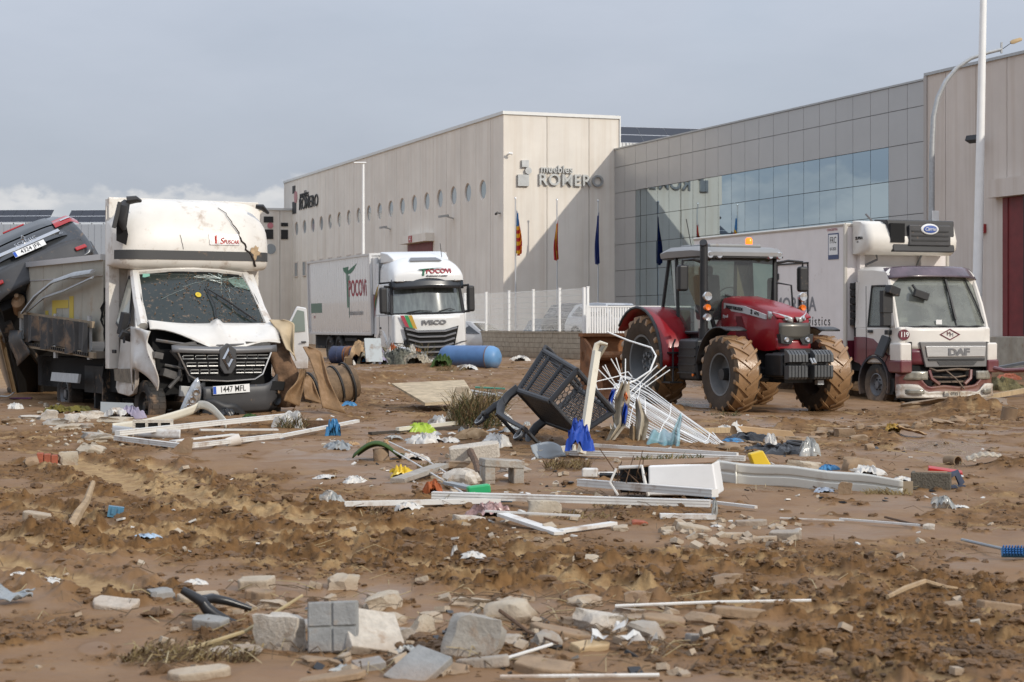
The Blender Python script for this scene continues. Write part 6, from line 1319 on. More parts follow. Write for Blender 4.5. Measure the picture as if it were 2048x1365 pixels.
# rusty transport bucket behind
bk = thing('rusty_bucket', 'rust orange steel loader bucket carried low behind the tractor', 'bucket', (X(1226, 37.2), 37.2, -.34), R(22))
rustm = mat('rust_orange', (.23, .095, .035), .8, var=.55, vscale=2.5, bump=.3, bscale=25, mud=.35, mscale=3)
MB().b2(-.42, 1.1, .62, .68, .35, 1.42).build('back_plate', rustm, bk, smooth=False)
MB().hexa([(-.42, -.45, .12), (1.1, -.45, .12), (1.1, .68, .30), (-.42, .68, .30), (-.42, -.45, .18), (1.1, -.45, .18), (1.1, .68, .36), (-.42, .68, .36)]).build('floor_plate', rustm, bk, smooth=False)
for x in (-.42, 1.06): MB().px([(-.45, .12), (-.10, .95), (.30, 1.25), (.68, 1.45), (.68, .3)], x, x + .05).build('side_plate', rustm, bk, smooth=False)
MB().b2(-.44, 1.12, .5, .72, 1.40, 1.47).cyl((-.42, .55, 1.0), (1.1, .55, 1.0), .10, n=12).build('top_beam', rustm, bk, smooth=False)

# ------------------------------------------------------------------ debris: helpers
def spot(px, py, d, z=None):        # a point at distance d seen at photo pixel (px, py)
    return Vector(((px - 1024) / F * d, d, zat(py, d)))
stone_g = mat('stone_grey', (.33, .305, .265), .85, var=.18, vscale=9, mud=.46, mscale=7, bump=.5, bscale=45, lowmud=(-.01, .085, .85))
stone_b = mat('stone_beige', (.42, .36, .275), .85, var=.18, vscale=9, mud=.46, mscale=7, bump=.5, bscale=45, lowmud=(-.01, .085, .85))
stone_w = mat('slab_pale', (.50, .45, .38), .85, var=.2, vscale=30, mud=.36, mscale=6, bump=.6, bscale=60, lowmud=(-.01, .07, .8))
stone_m = mat('stone_muddy', (.26, .18, .11), .8, var=.25, vscale=9, mud=.55, mscale=6, bump=.4, bscale=40)
tile_g = mat('tile_grey', (.25, .25, .24), .8, var=.2, vscale=12, mud=.30, mscale=5, bump=.4, bscale=60, lowmud=(-.01, .06, .8))
brick_r = mat('brick_red', (.30, .085, .045), .85, var=.2, vscale=20, mud=.2, bump=.4)
pvc = mat('pvc_white', (.62, .605, .57), .4, var=.06, mud=.40, mscale=3.5)
pvc2 = mat('channel_white', (.54, .525, .47), .35, .15, var=.08, mud=.34, mscale=2.2)
cream = mat('channel_cream', (.60, .56, .46), .45, var=.06, mud=.22, mscale=4)
woodm = mat('wood_board', (.42, .31, .18), .75, var=.25, vscale=3, mud=.28, stretch=(1, 8, 1), bump=.2)
bark = mat('branch_bark', (.12, .07, .04), .9, var=.35, vscale=12, bump=.5)
rootm = mat('root_pale', (.34, .24, .14), .9, var=.3, vscale=12, bump=.5, mud=.3)
canem = mat('dry_cane', (.36, .28, .15), .7, var=.25, vscale=9)
blackpl = mat('black_film', (.015, .015, .016), .3, mud=.12, mscale=8)
def plastic(nm, col, rough=.35, **k): return mat(nm, col, rough, **{**dict(var=.08, mud=.14, mscale=9), **k})
bluecl = plastic('blue_cloth', (.012, .06, .36), .6); bluebag = plastic('blue_bag', (.04, .18, .36)); lime = plastic('lime_plastic', (.30, .42, .03)); yellowp = plastic('yellow_plastic', (.62, .42, .02)); greenp = plastic('green_plastic', (.02, .32, .12)); orangep = plastic('orange_rag', (.34, .085, .02), .7)
whitebag = plastic('white_film', (.54, .52, .48), .4, mud=.42, mscale=7); clearbag = plastic('clear_film', (.42, .43, .41), .15, mud=.3, mscale=7, alpha=.75); redp2 = plastic('red_plastic', (.42, .02, .015)); greenmat = plastic('green_mat', (.035, .07, .012), .8); lilac = plastic('lilac_rag', (.28, .25, .33), .7); teal = plastic('teal_film', (.16, .32, .36), .2, alpha=.7); greyp = plastic('grey_sheet', (.25, .27, .28), .5)

def rough_block(w_, d_, h_, seed, jag=.10, cuts=4, top=1.0):
    """broken block resting on z=0"""
    r_ = random.Random(seed); bm = bmesh.new(); bmesh.ops.create_cube(bm, size=1.0); bmesh.ops.subdivide_edges(bm, edges=bm.edges[:], cuts=cuts, use_grid_fill=True)
    ox, oy = r_.uniform(0, 99), r_.uniform(0, 99); cut = [(Vector((r_.uniform(-1, 1), r_.uniform(-1, 1), r_.uniform(-.2, .9))).normalized(), r_.uniform(.44, .64)) for _ in range(8)]
    for v in bm.verts:
        p = v.co.copy()
        for nrm, dd in cut:
            q = p.dot(nrm) - dd
            if q > 0: p -= nrm * q
        n_ = Vector((math.sin(p.y * 7 + ox) + math.sin(p.z * 9 + oy), math.sin(p.x * 8 + oy) + math.sin(p.z * 7 + ox), .6 * math.sin(p.x * 9 + p.y * 8 + ox))) * jag * .36
        n_ += Vector((r_.uniform(-1, 1), r_.uniform(-1, 1), r_.uniform(-.6, .6))) * jag * .22
        p += n_; k = lerp(1, top, p.z + .5)
        v.co = Vector((p.x * w_ * k, p.y * d_ * k, (p.z + .5) * h_))
    me = bpy.data.meshes.new('stone'); bm.to_mesh(me); bm.free(); me.polygons.foreach_set('use_smooth', [True] * len(me.polygons)); me.set_sharp_from_angle(angle=R(32)); return me
def broken_slab(w_, d_, h_, seed, chip=.38, n=9):
    """flat slab with a broken outline"""
    r_ = random.Random(seed); pts = [(-.5, -.5), (.5, -.5), (.5, .5), (-.5, .5)]; out = []
    for i in range(4):
        a, b = pts[i], pts[(i + 1) % 4]; out.append((a[0] * (1 - r_.uniform(0, chip)), a[1] * (1 - r_.uniform(0, chip))))
        for k in range(1, 3): t = k / 3 + r_.uniform(-.1, .1); out.append((lerp(a[0], b[0], t) * (1 - r_.uniform(0, chip * .42)), lerp(a[1], b[1], t) * (1 - r_.uniform(0, chip * .42))))
    return MB().pz([(x * w_, y * d_) for x, y in out], 0, h_)
stone_seed = [100]
def stone(px, py, wpx, hpx, label, m=stone_g, name='stone', deep=1.0, kind='block', tilt=(0, 0, 0), sink=.1, jag=.12, dz=0.0, cat='stone', group=None):
    """px,py: middle of the base on the ground; wpx/hpx: size in the photo"""
    stone_seed[0] += 1; g = at(px, py); k = g.y / F; w_, h_ = wpx * k, hpx * k
    if kind == 'block': me = rough_block(w_, w_ * .8 * deep, h_ * 1.08, stone_seed[0], jag)
    else: me = broken_slab(w_, w_ * .8 * deep, h_, stone_seed[0]).mesh(name)
    o = bpy.data.objects.new(name, me); C.objects.link(o); me.materials.append(m)
    rr_ = random.Random(stone_seed[0] * 3); tilt = (tilt[0] + rr_.uniform(-7, 9), tilt[1] + rr_.uniform(-8, 8), tilt[2] + rr_.uniform(-25, 25))
    if kind == 'slab': q = o.modifiers.new('bevel', 'BEVEL'); q.width = min(.008, h_ * .2); q.segments = 2; q.limit_method = 'ANGLE'
    z = float(h0(g.x, g.y)) * .3 + g.z * .7
    o.location = (g.x, g.y + w_ * .3 * deep, z - h_ * (sink + .10) + dz); o.rotation_euler = (R(tilt[0]), R(tilt[1]), R(tilt[2])); return tag(o, label, cat, group)
def drop(name, label, cat, mb, m, px, py, rot=(0, 0, 0), dz=0.0, **k):
    g = at(px, py); o = mb.build(name, m, loc=(g.x, g.y, g.z + dz), rot=tuple(R(a) for a in rot), **k); return tag(o, label, cat)
def rag(px, py, wpx, hpx, label, m, name='plastic_bag', cat='plastic bag', seed=None, amp=.55, rot=0, deep=1.0, peak=1.0):
    """crumpled sheet heaped on the ground"""
    stone_seed[0] += 1; sd_ = stone_seed[0] if seed is None else seed; r_ = random.Random(sd_); g = at(px, py); k = g.y / F; w_, h_ = wpx * k, hpx * k
    ph = [r_.uniform(0, 6.3) for _ in range(8)]; fr = [r_.uniform(4, 26) for _ in range(8)]; nu = 24
    cx, cy = r_.uniform(.35, .65), r_.uniform(.35, .65)
    def fn(u, v):
        a, b = u - .5, v - .5; th_ = math.atan2(b, a); e = 1 + .16 * math.sin(ph[0] + 3 * th_) + .10 * math.sin(ph[1] + 5 * th_) + .07 * math.sin(ph[2] + 11 * th_)
        q = 0
        for i in range(4): q += abs(math.sin(ph[i] + fr[i] * u + fr[i + 4] * v)) * (.7, .8, .6, .5)[i]
        env = max(0, 1 - ((u - cx) ** 2 + (v - cy) ** 2) * 3.4) ** .55
        z = h_ * env * (.42 + .40 * q * (.6 + amp)) * peak - h_ * .12
        x = a * w_ * e + .07 * w_ * math.sin(ph[4] + 13 * v + 3 * u); y = b * w_ * .75 * deep * e + .06 * w_ * math.sin(ph[5] + 12 * u)
        return (x, y, z * .72)
    o = MB().grid(fn, nu, nu).build(name, m, loc=(g.x, g.y + .1 * w_, g.z - h_ * .06), rot=(0, 0, R(rot)), ang=70); return tag(o, label, cat)
def profile(a, b, w_, h_, m, name, label, cat='beam', sec=None, roll=0.0, bend=None, parent=None):
    """a long extruded profile from a to b (world points); sec in (across, up) units of w_, h_"""
    a, b = Vector(a), Vector(b); d = (b - a).normalized(); s_ = d.cross(Vector((0, 0, 1))).normalized(); u = s_.cross(d)
    if roll: M_ = Matrix.Rotation(R(roll), 3, d); s_, u = M_ @ s_, M_ @ u
    sec = sec or [(-.5, 0), (.5, 0), (.5, 1), (.38, 1), (.38, .3), (-.38, .3), (-.38, 1), (-.5, 1)]
    n_ = 1 if not bend else 12; secs = []
    for i in range(n_ + 1):
        t = i / n_; p = a.lerp(b, t)
        if bend: p = p + u * bend[0] * math.sin(math.pi * t) + s_ * bend[1] * math.sin(math.pi * t)
        secs.append([tuple(p + s_ * x * w_ + u * y * h_) for x, y in sec])
    o = MB().loft(secs).build(name, m, parent, smooth=False)
    return o if parent else tag(o, label, cat)
def rod(pts, r_, m, name, label, cat, n=6, flat=1.0): return tag(MB().tube(pts, r_, n, flat=flat).build(name, m), label, cat)
RECT = [(-.5, 0), (.5, 0), (.5, 1), (-.5, 1)]
LIP = [(-.5, 0), (.5, 0), (.5, .16), (.44, .16), (.44, .44), (.5, .44), (.5, .56), (.44, .56), (.44, .86), (.5, .86), (.5, 1), (-.5, 1)]

# ------------------------------------------------------------------ foreground rubble
B = stone
B(938, 1318, 112, 92, 'large rounded grey concrete block, biggest stone in the foreground rubble', stone_g, 'concrete_block', jag=.09, tilt=(0, 3, 8), cat='concrete block')
B(563, 1300, 98, 80, 'rough upright concrete block beside the bicycle fork', stone_w, 'concrete_block', jag=.10, tilt=(4, 0, -6), deep=.7, cat='concrete block')
def paving_tile(px, py, wpx, label, rot, dz=0, quarters=True, m=tile_g, th=.03, asp=1.0):
    g = at(px, py); k = g.y / F; w_ = wpx * k; t = thing('paving_tile', label, 'tile', (g.x, g.y, g.z + dz), tuple(R(a) for a in rot))
    MB().b2(-w_ / 2, w_ / 2, -w_ * asp / 2, w_ * asp / 2, 0, th).build('tile_base', m, t, bevel=.005)
    if quarters:
        for a in (-1, 1):
            for b in (-1, 1): MB().b2(a * w_ * .02, a * w_ * .475, b * w_ * asp * .02, b * w_ * asp * .475, th * .9, th + .008).build('raised_square', m, t, bevel=.004)
    return t
paving_tile(668, 1304, 102, 'grey four-square paving tile standing on edge in the rubble', (78, -3, -6), dz=.08)
paving_tile(738, 1300, 128, 'pale pebbled slab leaning across the four-square tile', (40, 12, 32), dz=.05, quarters=False, m=stone_w, th=.045, asp=.85)
paving_tile(838, 1352, 92, 'grey paving tile with tan stain, lowest in the foreground rubble', (27, 10, -38), dz=.01, quarters=False, asp=1.2)
paving_tile(738, 1338, 60, 'small grey tile below the pale slab', (6, -6, 20), quarters=False, asp=.8)
B(965, 1338, 118, 24, 'long flat grey kerb piece under the large rounded block', stone_g, 'kerb_piece', .45, 'slab', (2, 1, 6), cat='kerb piece')
B(1090, 1350, 130, 26, 'brown stained slab with a ragged edge at the bottom of the rubble', stone_m, 'slab', .7, 'slab', (5, 2, 8), cat='slab')
B(1022, 1242, 92, 42, 'angular grey stone with a flat top behind the large rounded block', stone_b, jag=.10, tilt=(5, -6, 10))
B(765, 1222, 70, 36, 'chunky stone alone in front of the smooth mud', stone_b, jag=.14, tilt=(0, 6, 20))
B(1168, 1212, 74, 20, 'low pale stone above the white torn strips', stone_b, jag=.12)
B(1208, 1262, 92, 38, 'sloping broad pale stone behind the white torn strips', stone_w, jag=.14, tilt=(0, 8, 12))
B(1293, 1280, 64, 34, 'rounded grey stone right of the white torn strips', stone_g, jag=.12, tilt=(0, 10, -20))
B(1092, 1294, 56, 32, 'cubical grey stone beside the white torn strips', stone_g, jag=.10)
B(838, 1272, 46, 46, 'narrow leaning stone piece behind the stained tile', stone_b, jag=.12, tilt=(0, 30, 10))
B(1394, 1286, 50, 18, 'small flat grey paver right of the rubble', tile_g, 'paver', .8, 'slab', (3, 4, 10), cat='paver')
B(682, 1180, 56, 34, 'beige stone with a slanted top, farthest back of the near rubble', stone_b, jag=.14)
B(1175, 1130, 52, 26, 'ochre stone alone among the churned mud', stone_b, jag=.12)
B(322, 1202, 46, 26, 'square grey cobble left of the bicycle fork', tile_g, jag=.06, cat='cobble')
B(224, 1218, 98, 16, 'mud covered pale slab lying left of the bicycle fork', stone_w, 'slab', .8, 'slab', (5, 0, 8), cat='slab')
B(420, 1262, 72, 28, 'grey slab under the bicycle fork', tile_g, 'slab', .7, 'slab', (6, 3, -10), cat='slab')
B(510, 1182, 74, 28, 'tan slab behind the bicycle fork', stone_b, 'slab', 1.0, 'slab', (8, 5, 14), cat='slab')
B(516, 1198, 62, 20, 'muddy slab close behind the bicycle fork', stone_m, 'slab', .9, 'slab', (6, -4, -8), cat='slab')
B(395, 1205, 90, 18, 'wide tan slab between the cobble and the fork', stone_b, 'slab', .6, 'slab', (3, 3, 5), cat='slab')
B(1330, 1252, 100, 22, 'low muddy slab under the long thin white rod', stone_m, 'slab', .6, 'slab', (4, 3, 6), cat='slab')
B(1275, 1205, 46, 34, 'pyramid shaped muddy stone', stone_m, jag=.18)
B(1180, 1300, 96, 18, 'brown board piece beneath the torn white strips', woodm, 'board_piece', .5, 'slab', (10, -6, 20), cat='board')
B(1120, 1275, 130, 16, 'muddy slab between the rounded block and the cubical stone', stone_m, 'slab', .8, 'slab', (5, 4, -8), cat='slab')
B(600, 1262, 60, 22, 'dark broken tile between the fork and the rough block', tile_g, 'tile_piece', .8, 'slab', (16, 4, 20), cat='tile')
B(488, 1310, 60, 20, 'small grey stone in the straw left of the rough block', stone_g, jag=.12)
B(440, 1310, 44, 16, 'little pale stone at the end of the cane', stone_w, jag=.12)
B(395, 1362, 130, 26, 'ochre slab half sunk at the bottom left edge', stone_b, 'slab', .5, 'slab', (4, -2, 4), cat='slab')
B(660, 1364, 150, 14, 'mud coated flat slab at the bottom below the pale slab', stone_m, 'slab', .4, 'slab', (2, 1, 2), cat='slab')
B(800, 1285, 60, 30, 'muddy stone tucked behind the pale slab', stone_g, jag=.12)
B(780, 1252, 60, 26, 'tan stone behind the pale pebbled slab', stone_b, jag=.12)
B(1480, 1232, 120, 20, 'broad muddy slab at the end of the long white rod', stone_m, 'slab', .6, 'slab', (3, 2, -6), cat='slab')
B(1410, 1250, 70, 22, 'muddy broken slab under the middle of the white rod', stone_m, jag=.14)
B(1884, 1226, 92, 20, 'mud covered brick at right, first of a pair', stone_m, 'muddy_brick', .5, 'slab', (2, 0, 4), cat='brick')
B(2000, 1222, 96, 20, 'mud covered brick at right, nearest the picture edge', stone_m, 'muddy_brick', .5, 'slab', (2, 0, -4), cat='brick')
B(1650, 1320, 34, 26, 'small tan stone in a footprint', stone_m, jag=.15); B(1460, 1180, 60, 20, 'ochre lump by the start of the ruts', stone_m, jag=.16)

for a in ((862, 1246, 44, 22, 'small beige stone above the leaning stone piece', stone_b), (690, 1226, 62, 18, 'low muddy stone behind the four-square tile', stone_m), (948, 1216, 74, 18, 'flat tan stone behind the angular grey stone', stone_b), (1075, 1328, 92, 16, 'muddy flat stone right of the kerb piece', stone_m), (1258, 1236, 58, 20, 'small grey stone above the rounded grey stone', stone_g), (452, 1226, 60, 18, 'muddy stone below the middle of the bicycle fork', stone_m), (548, 1216, 54, 16, 'pale stone at the right tips of the bicycle fork', stone_b), (905, 1350, 62, 14, 'small muddy stone right of the stained tile', stone_m), (1012, 1292, 52, 18, 'small grey stone touching the rounded block on its right', stone_g), (640, 1334, 70, 16, 'muddy stone at the foot of the four-square tile', stone_m), (740, 1262, 52, 26, 'grey stone wedged behind the four-square tile', tile_g), (1150, 1252, 50, 18, 'small muddy stone left of the sloping pale stone', stone_m)): B(*a, jag=.16)
# bicycle fork
def bike_fork():
    d = at(430, 1250).y - .05; k = d / F
    P = lambda px, py, dd=0: spot(px, py, d + dd)
    t = thing('bicycle_fork', 'black bicycle fork lying on the rubble', 'bicycle fork')
    MB().tube([P(364, 1180), P(385, 1192), P(408, 1206)], [.016, .020, .024], 12).build('steerer', blackpl, t)
    MB().tube([P(404, 1204), P(414, 1218), P(430, 1230), P(460, 1246), P(512, 1258, .01)], [.022, .025, .024, .02, .013], 12).build('blade', blackpl, t)
    MB().tube([P(406, 1200, .03), P(424, 1197, .07), P(455, 1203, .10), P(503, 1218, .12)], [.020, .021, .018, .011], 12).build('blade', blackpl, t)
bike_fork()
g1, g2_ = at(384, 1302), at(610, 1262); rod([g1 + Vector((0, -.1, .02)), (g1 + g2_) / 2 + Vector((0, -.15, .06)), g2_ + Vector((0, -.1, .16))], [.009, .008, .006], canem, 'cane', 'dry cane stalk lying against the rough block', 'cane')
g1, g2_ = at(1230, 1226), at(1622, 1222); rod([g1 + Vector((0, 0, .03)), g1.lerp(g2_, .5) + Vector((0, 0, .045)), g2_ + Vector((0, 0, .05))], .007, pvc, 'white_rod', 'long thin white rod across the muddy slabs', 'rod')
g1, g2_ = at(1000, 1362), at(1318, 1356); rod([g1 + Vector((0, 0, .012)), g2_ + Vector((0, 0, .012))], .007, pvc, 'white_rod', 'thin white rod lying lowest in the picture', 'rod')
g1, g2_ = at(1010, 1336), at(1104, 1318); rod([g1 + Vector((0, 0, .03)), g2_ + Vector((0, 0, .06))], .006, pvc, 'white_rod', 'short white rod beside the flat kerb piece', 'rod')
g1, g2_ = at(1000, 1255), at(1115, 1306); rod([g1 + Vector((0, -.2, .10)), g1.lerp(g2_, .5) + Vector((0, -.1, .05)), g2_ + Vector((0, 0, .04))], [.008, .007, .005], bark, 'twig', 'brown twig right of the large rounded block', 'twig')
def strips():
    t = thing('torn_strips', 'torn white plastic strips beside the pale sloping stone', 'plastic strips')
    for i, pl in enumerate(([(1182, 1302), (1200, 1284), (1250, 1282), (1262, 1268)], [(1185, 1296), (1230, 1300), (1280, 1290), (1312, 1298)], [(1215, 1276), (1240, 1272), (1262, 1262)], [(1240, 1302), (1290, 1304), (1325, 1312)])):
        q = [at(*p) + Vector((0, 0, .03 + .015 * ((i + j) % 3))) for j, p in enumerate(pl)]; q2 = []
        for a, b in zip(q[:-1], q[1:]): q2 += [a.lerp(b, f_ / 4) + Vector((0, 0, .012 * math.sin(f_ * 2 + i))) for f_ in range(4)]
        m = MB(); n_ = len(q2); m.grid(lambda u, v: tuple(q2[min(n_ - 1, int(round(u * (n_ - 1))))] + Vector((0, .05 * v * (1 + .4 * math.sin(u * 7)), .02 * v * math.sin(u * 11 + i)))), n_ - 1, 3); m.build('strip', whitebag if i < 3 else stone_w, t)
strips()
drop('broken_tray', 'dark grey plastic tray piece at the left edge of the near mud', 'tray', crumple(.16, .12, .03, 5, curl=.03), greyp, 18, 1208, (10, 12, 10), .03, solid=.006)
rag(95, 1165, 44, 10, 'torn white paper scrap left of the near ruts', whitebag, 'paper_scrap', 'paper'); rag(45, 1160, 40, 12, 'white torn paper at the left edge beside the ruts', whitebag, 'paper_scrap', 'paper')
rag(292, 1078, 54, 14, 'blue and white wrapper on the churned mud', plastic('wrapper_blue', (.32, .42, .52), .4, mud=.35), 'wrapper', 'wrapper'); rag(908, 1112, 14, 24, 'little upright white tissue in the churned mud', whitebag, 'tissue', 'tissue'); rag(945, 1120, 42, 12, 'flat white tissue in the churned mud', whitebag, 'tissue', 'tissue')
rag(395, 1170, 44, 12, 'crushed white wrapper behind the grey cobble', whitebag, 'wrapper', 'wrapper'); rag(810, 1310, 50, 20, 'clear plastic film between the pale slab and the rounded block', clearbag, 'plastic_film', 'plastic film'); rag(700, 1345, 60, 16, 'clear plastic film left of the small grey tile', clearbag, 'plastic_film', 'plastic film')
# brush
br_ = thing('blue_brush', 'blue bristled scrubbing brush with a grey pole at the right edge', 'brush'); g1, g2_ = at(1924, 1086), at(2012, 1112)
MB().tube([g1 + Vector((0, 0, .02)), g2_ + Vector((0, 0, .04))], .009, 8).build('handle', greyp, br_); gb_ = at(2028, 1118)
MB().box(gb_ + Vector((0, .01, .035)), (.13, .05, .03), (R(60), 0, R(-8))).build('brush_head', bluebag, br_, bevel=.006); m = MB(); mx_ = Euler((R(60), 0, R(-8))).to_matrix()
for i in range(8):
    for j in range(4): p = gb_ + Vector((0, .01, .035)) + mx_ @ Vector((-.055 + i * .0157, -.02 + j * .0133, .015)); m.cyl(p, p + mx_ @ Vector((0, 0, .03)), .005, n=5)
tag(m.build('bristles', plastic('bristle_blue', (.01, .10, .30), .5, mud=0, var=.1), br_), kind='stuff')
def branch(pts, r_, label, m=bark, name='branch', dzs=None):
    q = [at(px, py) + Vector((0, 0, .02 + (dzs[i] if dzs else 0))) for i, (px, py) in enumerate(pts)]; return rod(q, r_, m, name, label, 'branch')
branch([(1775, 1212), (1810, 1200), (1850, 1190), (1890, 1186), (1915, 1192)], [.010, .014, .013, .011, .006], 'pale curved root lying on the mud at right', rootm, 'root', (.0, .03, .04, .03, .01))
branch([(140, 1062), (158, 1050), (172, 1030), (186, 1018)], [.035, .03, .025, .018], 'stubby root sticking up from the churned mud at left', rootm, 'root', (0, .03, .10, .16))

# ------------------------------------------------------------------ middle: bricks, beams, channel
rb = thing('brick_chunk', 'chunk of red brickwork with pale mortar, left', 'brickwork', at(112, 930), (0, 0, R(12)))
for k in range(3): MB().b2(-.165 + k * .062, -.108 + k * .062, -.02, .12, .0, .105 - .01 * k).build('brick', brick_r, rb, bevel=.006)
o = rough_block(.16, .14, .12, 77, .10); q = link('mortar_lump', o, stone_b, rb, (.105, .06, -.01)); link('mortar_lump', rough_block(.22, .12, .03, 78, .12), stone_b, rb, (-.06, .0, -.012))
B(62, 932, 28, 20, 'rounded clod beside the red brick chunk', stone_m, jag=.15); B(72, 1036, 62, 18, 'pale paving brick alone in the mud at left', stone_b, 'paver', .5, 'slab', (4, 2, 4), cat='paver')
drop('switch_box', 'small blue electrical box sticking out of the mud at left', 'electrical box', MB().box((0, 0, .035), (.10, .06, .07)).box((-.02, -.035, .04), (.015, .01, .04)).box((.02, -.035, .04), (.015, .01, .04)), plastic('box_blue', (.08, .20, .30)), 230, 1034, (0, 8, 10), smooth=False)
profile(at(690, 1026, .02), at(1000, 1016, .03), 0.062, 0.031, pvc, 'white_beam', 'muddy white profile, left half of the long line of beams')
profile(at(865, 1010, .03), at(1420, 1026, .03), 0.062, 0.046, pvc, 'white_beam', 'longest white plastic beam across the middle of the mud', sec=LIP)
profile(at(1160, 984, .05), at(1430, 1024, .09), 0.056, 0.053, pvc, 'white_beam', 'white beam leaning in front of the white crate', sec=LIP)
profile(at(1405, 1014, .03), at(1512, 1024, .02), 0.031, 0.019, pvc, 'white_strip', 'thin white strip right of the long beam', sec=RECT)
profile(at(1005, 1046, .04), at(1120, 1070, .0), 0.081, 0.019, pvc, 'white_strip', 'white flat strip pointing down in front of the long beam', sec=RECT); profile(at(1120, 1068, .01), at(1228, 1056, .02), 0.062, 0.019, pvc, 'white_strip', 'white flat strip bent upward beside the ochre stone', sec=RECT)
profile(at(970, 1042, .05), at(1160, 1050, .05), 0.019, 0.012, pvc, 'white_strip', 'narrow white strip behind the bent flat strips', sec=RECT)
profile(at(1680, 1045, .015), at(1842, 1058, .015), 0.022, 0.012, pvc, 'white_strip', 'white strip beside the pale round stone on smooth mud', sec=RECT); profile(at(1560, 1040, .01), at(1690, 1046, .01), 0.015, 0.007, pvc, 'white_strip', 'muddy thin white strip half buried in smooth mud', sec=RECT); branch([(1770, 1040), (1820, 1052), (1860, 1062)], .008, 'thin stick beside the pale round stone'); B(1858, 1062, 22, 15, 'pale round stone at the end of the white strip', stone_w, jag=.08)
profile(at(1320, 1036, .0), at(1430, 1040, .0), 0.074, 0.031, pvc, 'white_strip', 'dirty white box end under the long beam', sec=RECT)
# big white channel
ca, cb_ = at(1398, 962), at(1805, 990)
cn = thing('white_channel', 'long dented white metal channel lying on the smooth mud at right', 'channel')
def chan(u, v, off=0.0):
    p = ca.lerp(cb_, u); hgt = .165 - .06 * max(0, u - .6) - .02 * u; kink = .03 * math.exp(-((u - .19) / .03) ** 2); ripple = .014 if .46 < v < .60 else 0
    return (p.x, p.y + off + .02 * math.sin(u * 5) - kink + ripple - .05 * v * 0, p.z - .01 + hgt * v + .006 * math.sin(u * 17))
MB().grid(lambda u, v: chan(u, v), 48, 14).build('front_web', pvc2, cn, solid=.008); MB().grid(lambda u, v: chan(u, .98, .01 + .16 * v * (1 - .6 * max(0, u - .5))), 48, 2).build('top_flange', pvc2, cn, solid=.006); MB().grid(lambda u, v: chan(u, .75 + .25 * v, .17 * (1 - .6 * max(0, u - .5))), 48, 2).build('back_lip', pvc2, cn, solid=.006)
MB().tube([chan(.19, v, -.012) for v in np.linspace(.02, .98, 6)], .009, 5).build('dent_ridge', pvc2, cn); MB().box(cb_ + Vector((.04, .06, .05)), (.10, .02, .09), (0, 0, .2)).build('end_piece', mat('channel_brown', (.22, .17, .11), .6, mud=.4), cn, smooth=False)
B(1690, 988, 26, 26, 'small mud stained brick leaning on the white channel', stone_m, 'brick_piece', .7, jag=.08, cat='brick'); rag(1648, 985, 36, 12, 'crushed drink can in front of the white channel', plastic('can_metal', (.35, .38, .42), .3, metal=.6), 'drink_can', 'can'); branch([(1590, 970), (1615, 972), (1640, 986)], .006, 'bent twig against the white channel')
# white crate
cr_ = thing('white_crate', 'open white plastic crate lying on its side, filled with mud and twigs', 'crate', at(1336, 994) + Vector((0, .05, .01)), (0, R(-1), R(-14))); cr_.scale = (1.08, 1.08, 1.12)
cw_, chh, cdp = .50, .20, .34
MB().hexa([(-.10, -.17, 0), (.36, -.15, 0), (.36, .17, 0), (-.10, .17, 0), (-.10, -.165, .19), (.33, -.14, .205), (.33, .17, .205), (-.10, .17, .19)]).build('side_panel', plastic('crate_white', (.74, .74, .73), .4, mud=.08), cr_, bevel=.014)
MB().hexa([(-.32, -.12, .17), (.33, -.145, .206), (.33, .18, .215), (-.34, .18, .19), (-.32, -.12, .18), (.33, -.145, .213), (.33, .18, .222), (-.34, .18, .20)]).build('top_mud', mudm, cr_, smooth=False)
MB().b2(-.33, -.105, .05, .17, .0, .17).build('back_panel', plastic_blk, cr_, smooth=False); MB().tube([(-.10, -.168, .0), (-.12, -.19, .10), (-.14, -.16, .185), (-.30, -.13, .175)], .012, 6).tube([(-.32, -.13, .17), (-.36, -.15, .08), (-.30, -.18, .0)], .009, 6).build('rim', pvc, cr_)
m = MB(); r_ = random.Random(8)
for k in range(16): x = r_.uniform(-.34, -.10); m.tube([(x, r_.uniform(-.2, .1), .0), (x + r_.uniform(-.06, .06), r_.uniform(-.2, .1), r_.uniform(.08, .16)), (x + r_.uniform(-.12, .10), r_.uniform(-.2, .05), r_.uniform(.05, .30))], .004, 4)
m.build('twigs', bark, cr_)
drop('white_lamp_cover', 'white plastic housing with black clips above the crate', 'plastic housing', MB().box((0, 0, .04), (.13, .09, .075)).box((.13, -.02, .035), (.14, .05, .03)), pvc, 1180, 955, (0, 0, -6), bevel=.015); drop('black_cable_clip', 'black ribbed plastic piece beside the white housing', 'plastic piece', MB().box((0, 0, .02), (.17, .03, .05)).box((0, -.03, .03), (.17, .04, .012)), blackpl, 1220, 958, (0, 0, -6), bevel=.004)
rag(1420, 998, 20, 20, 'blue and silver drink can beside the white crate', bluebag, 'drink_can', 'can'); rag(1428, 1042, 12, 30, 'upright shard of clear bottle plastic in front of the beams', clearbag, 'bottle_shard', 'plastic shard', peak=1.6)
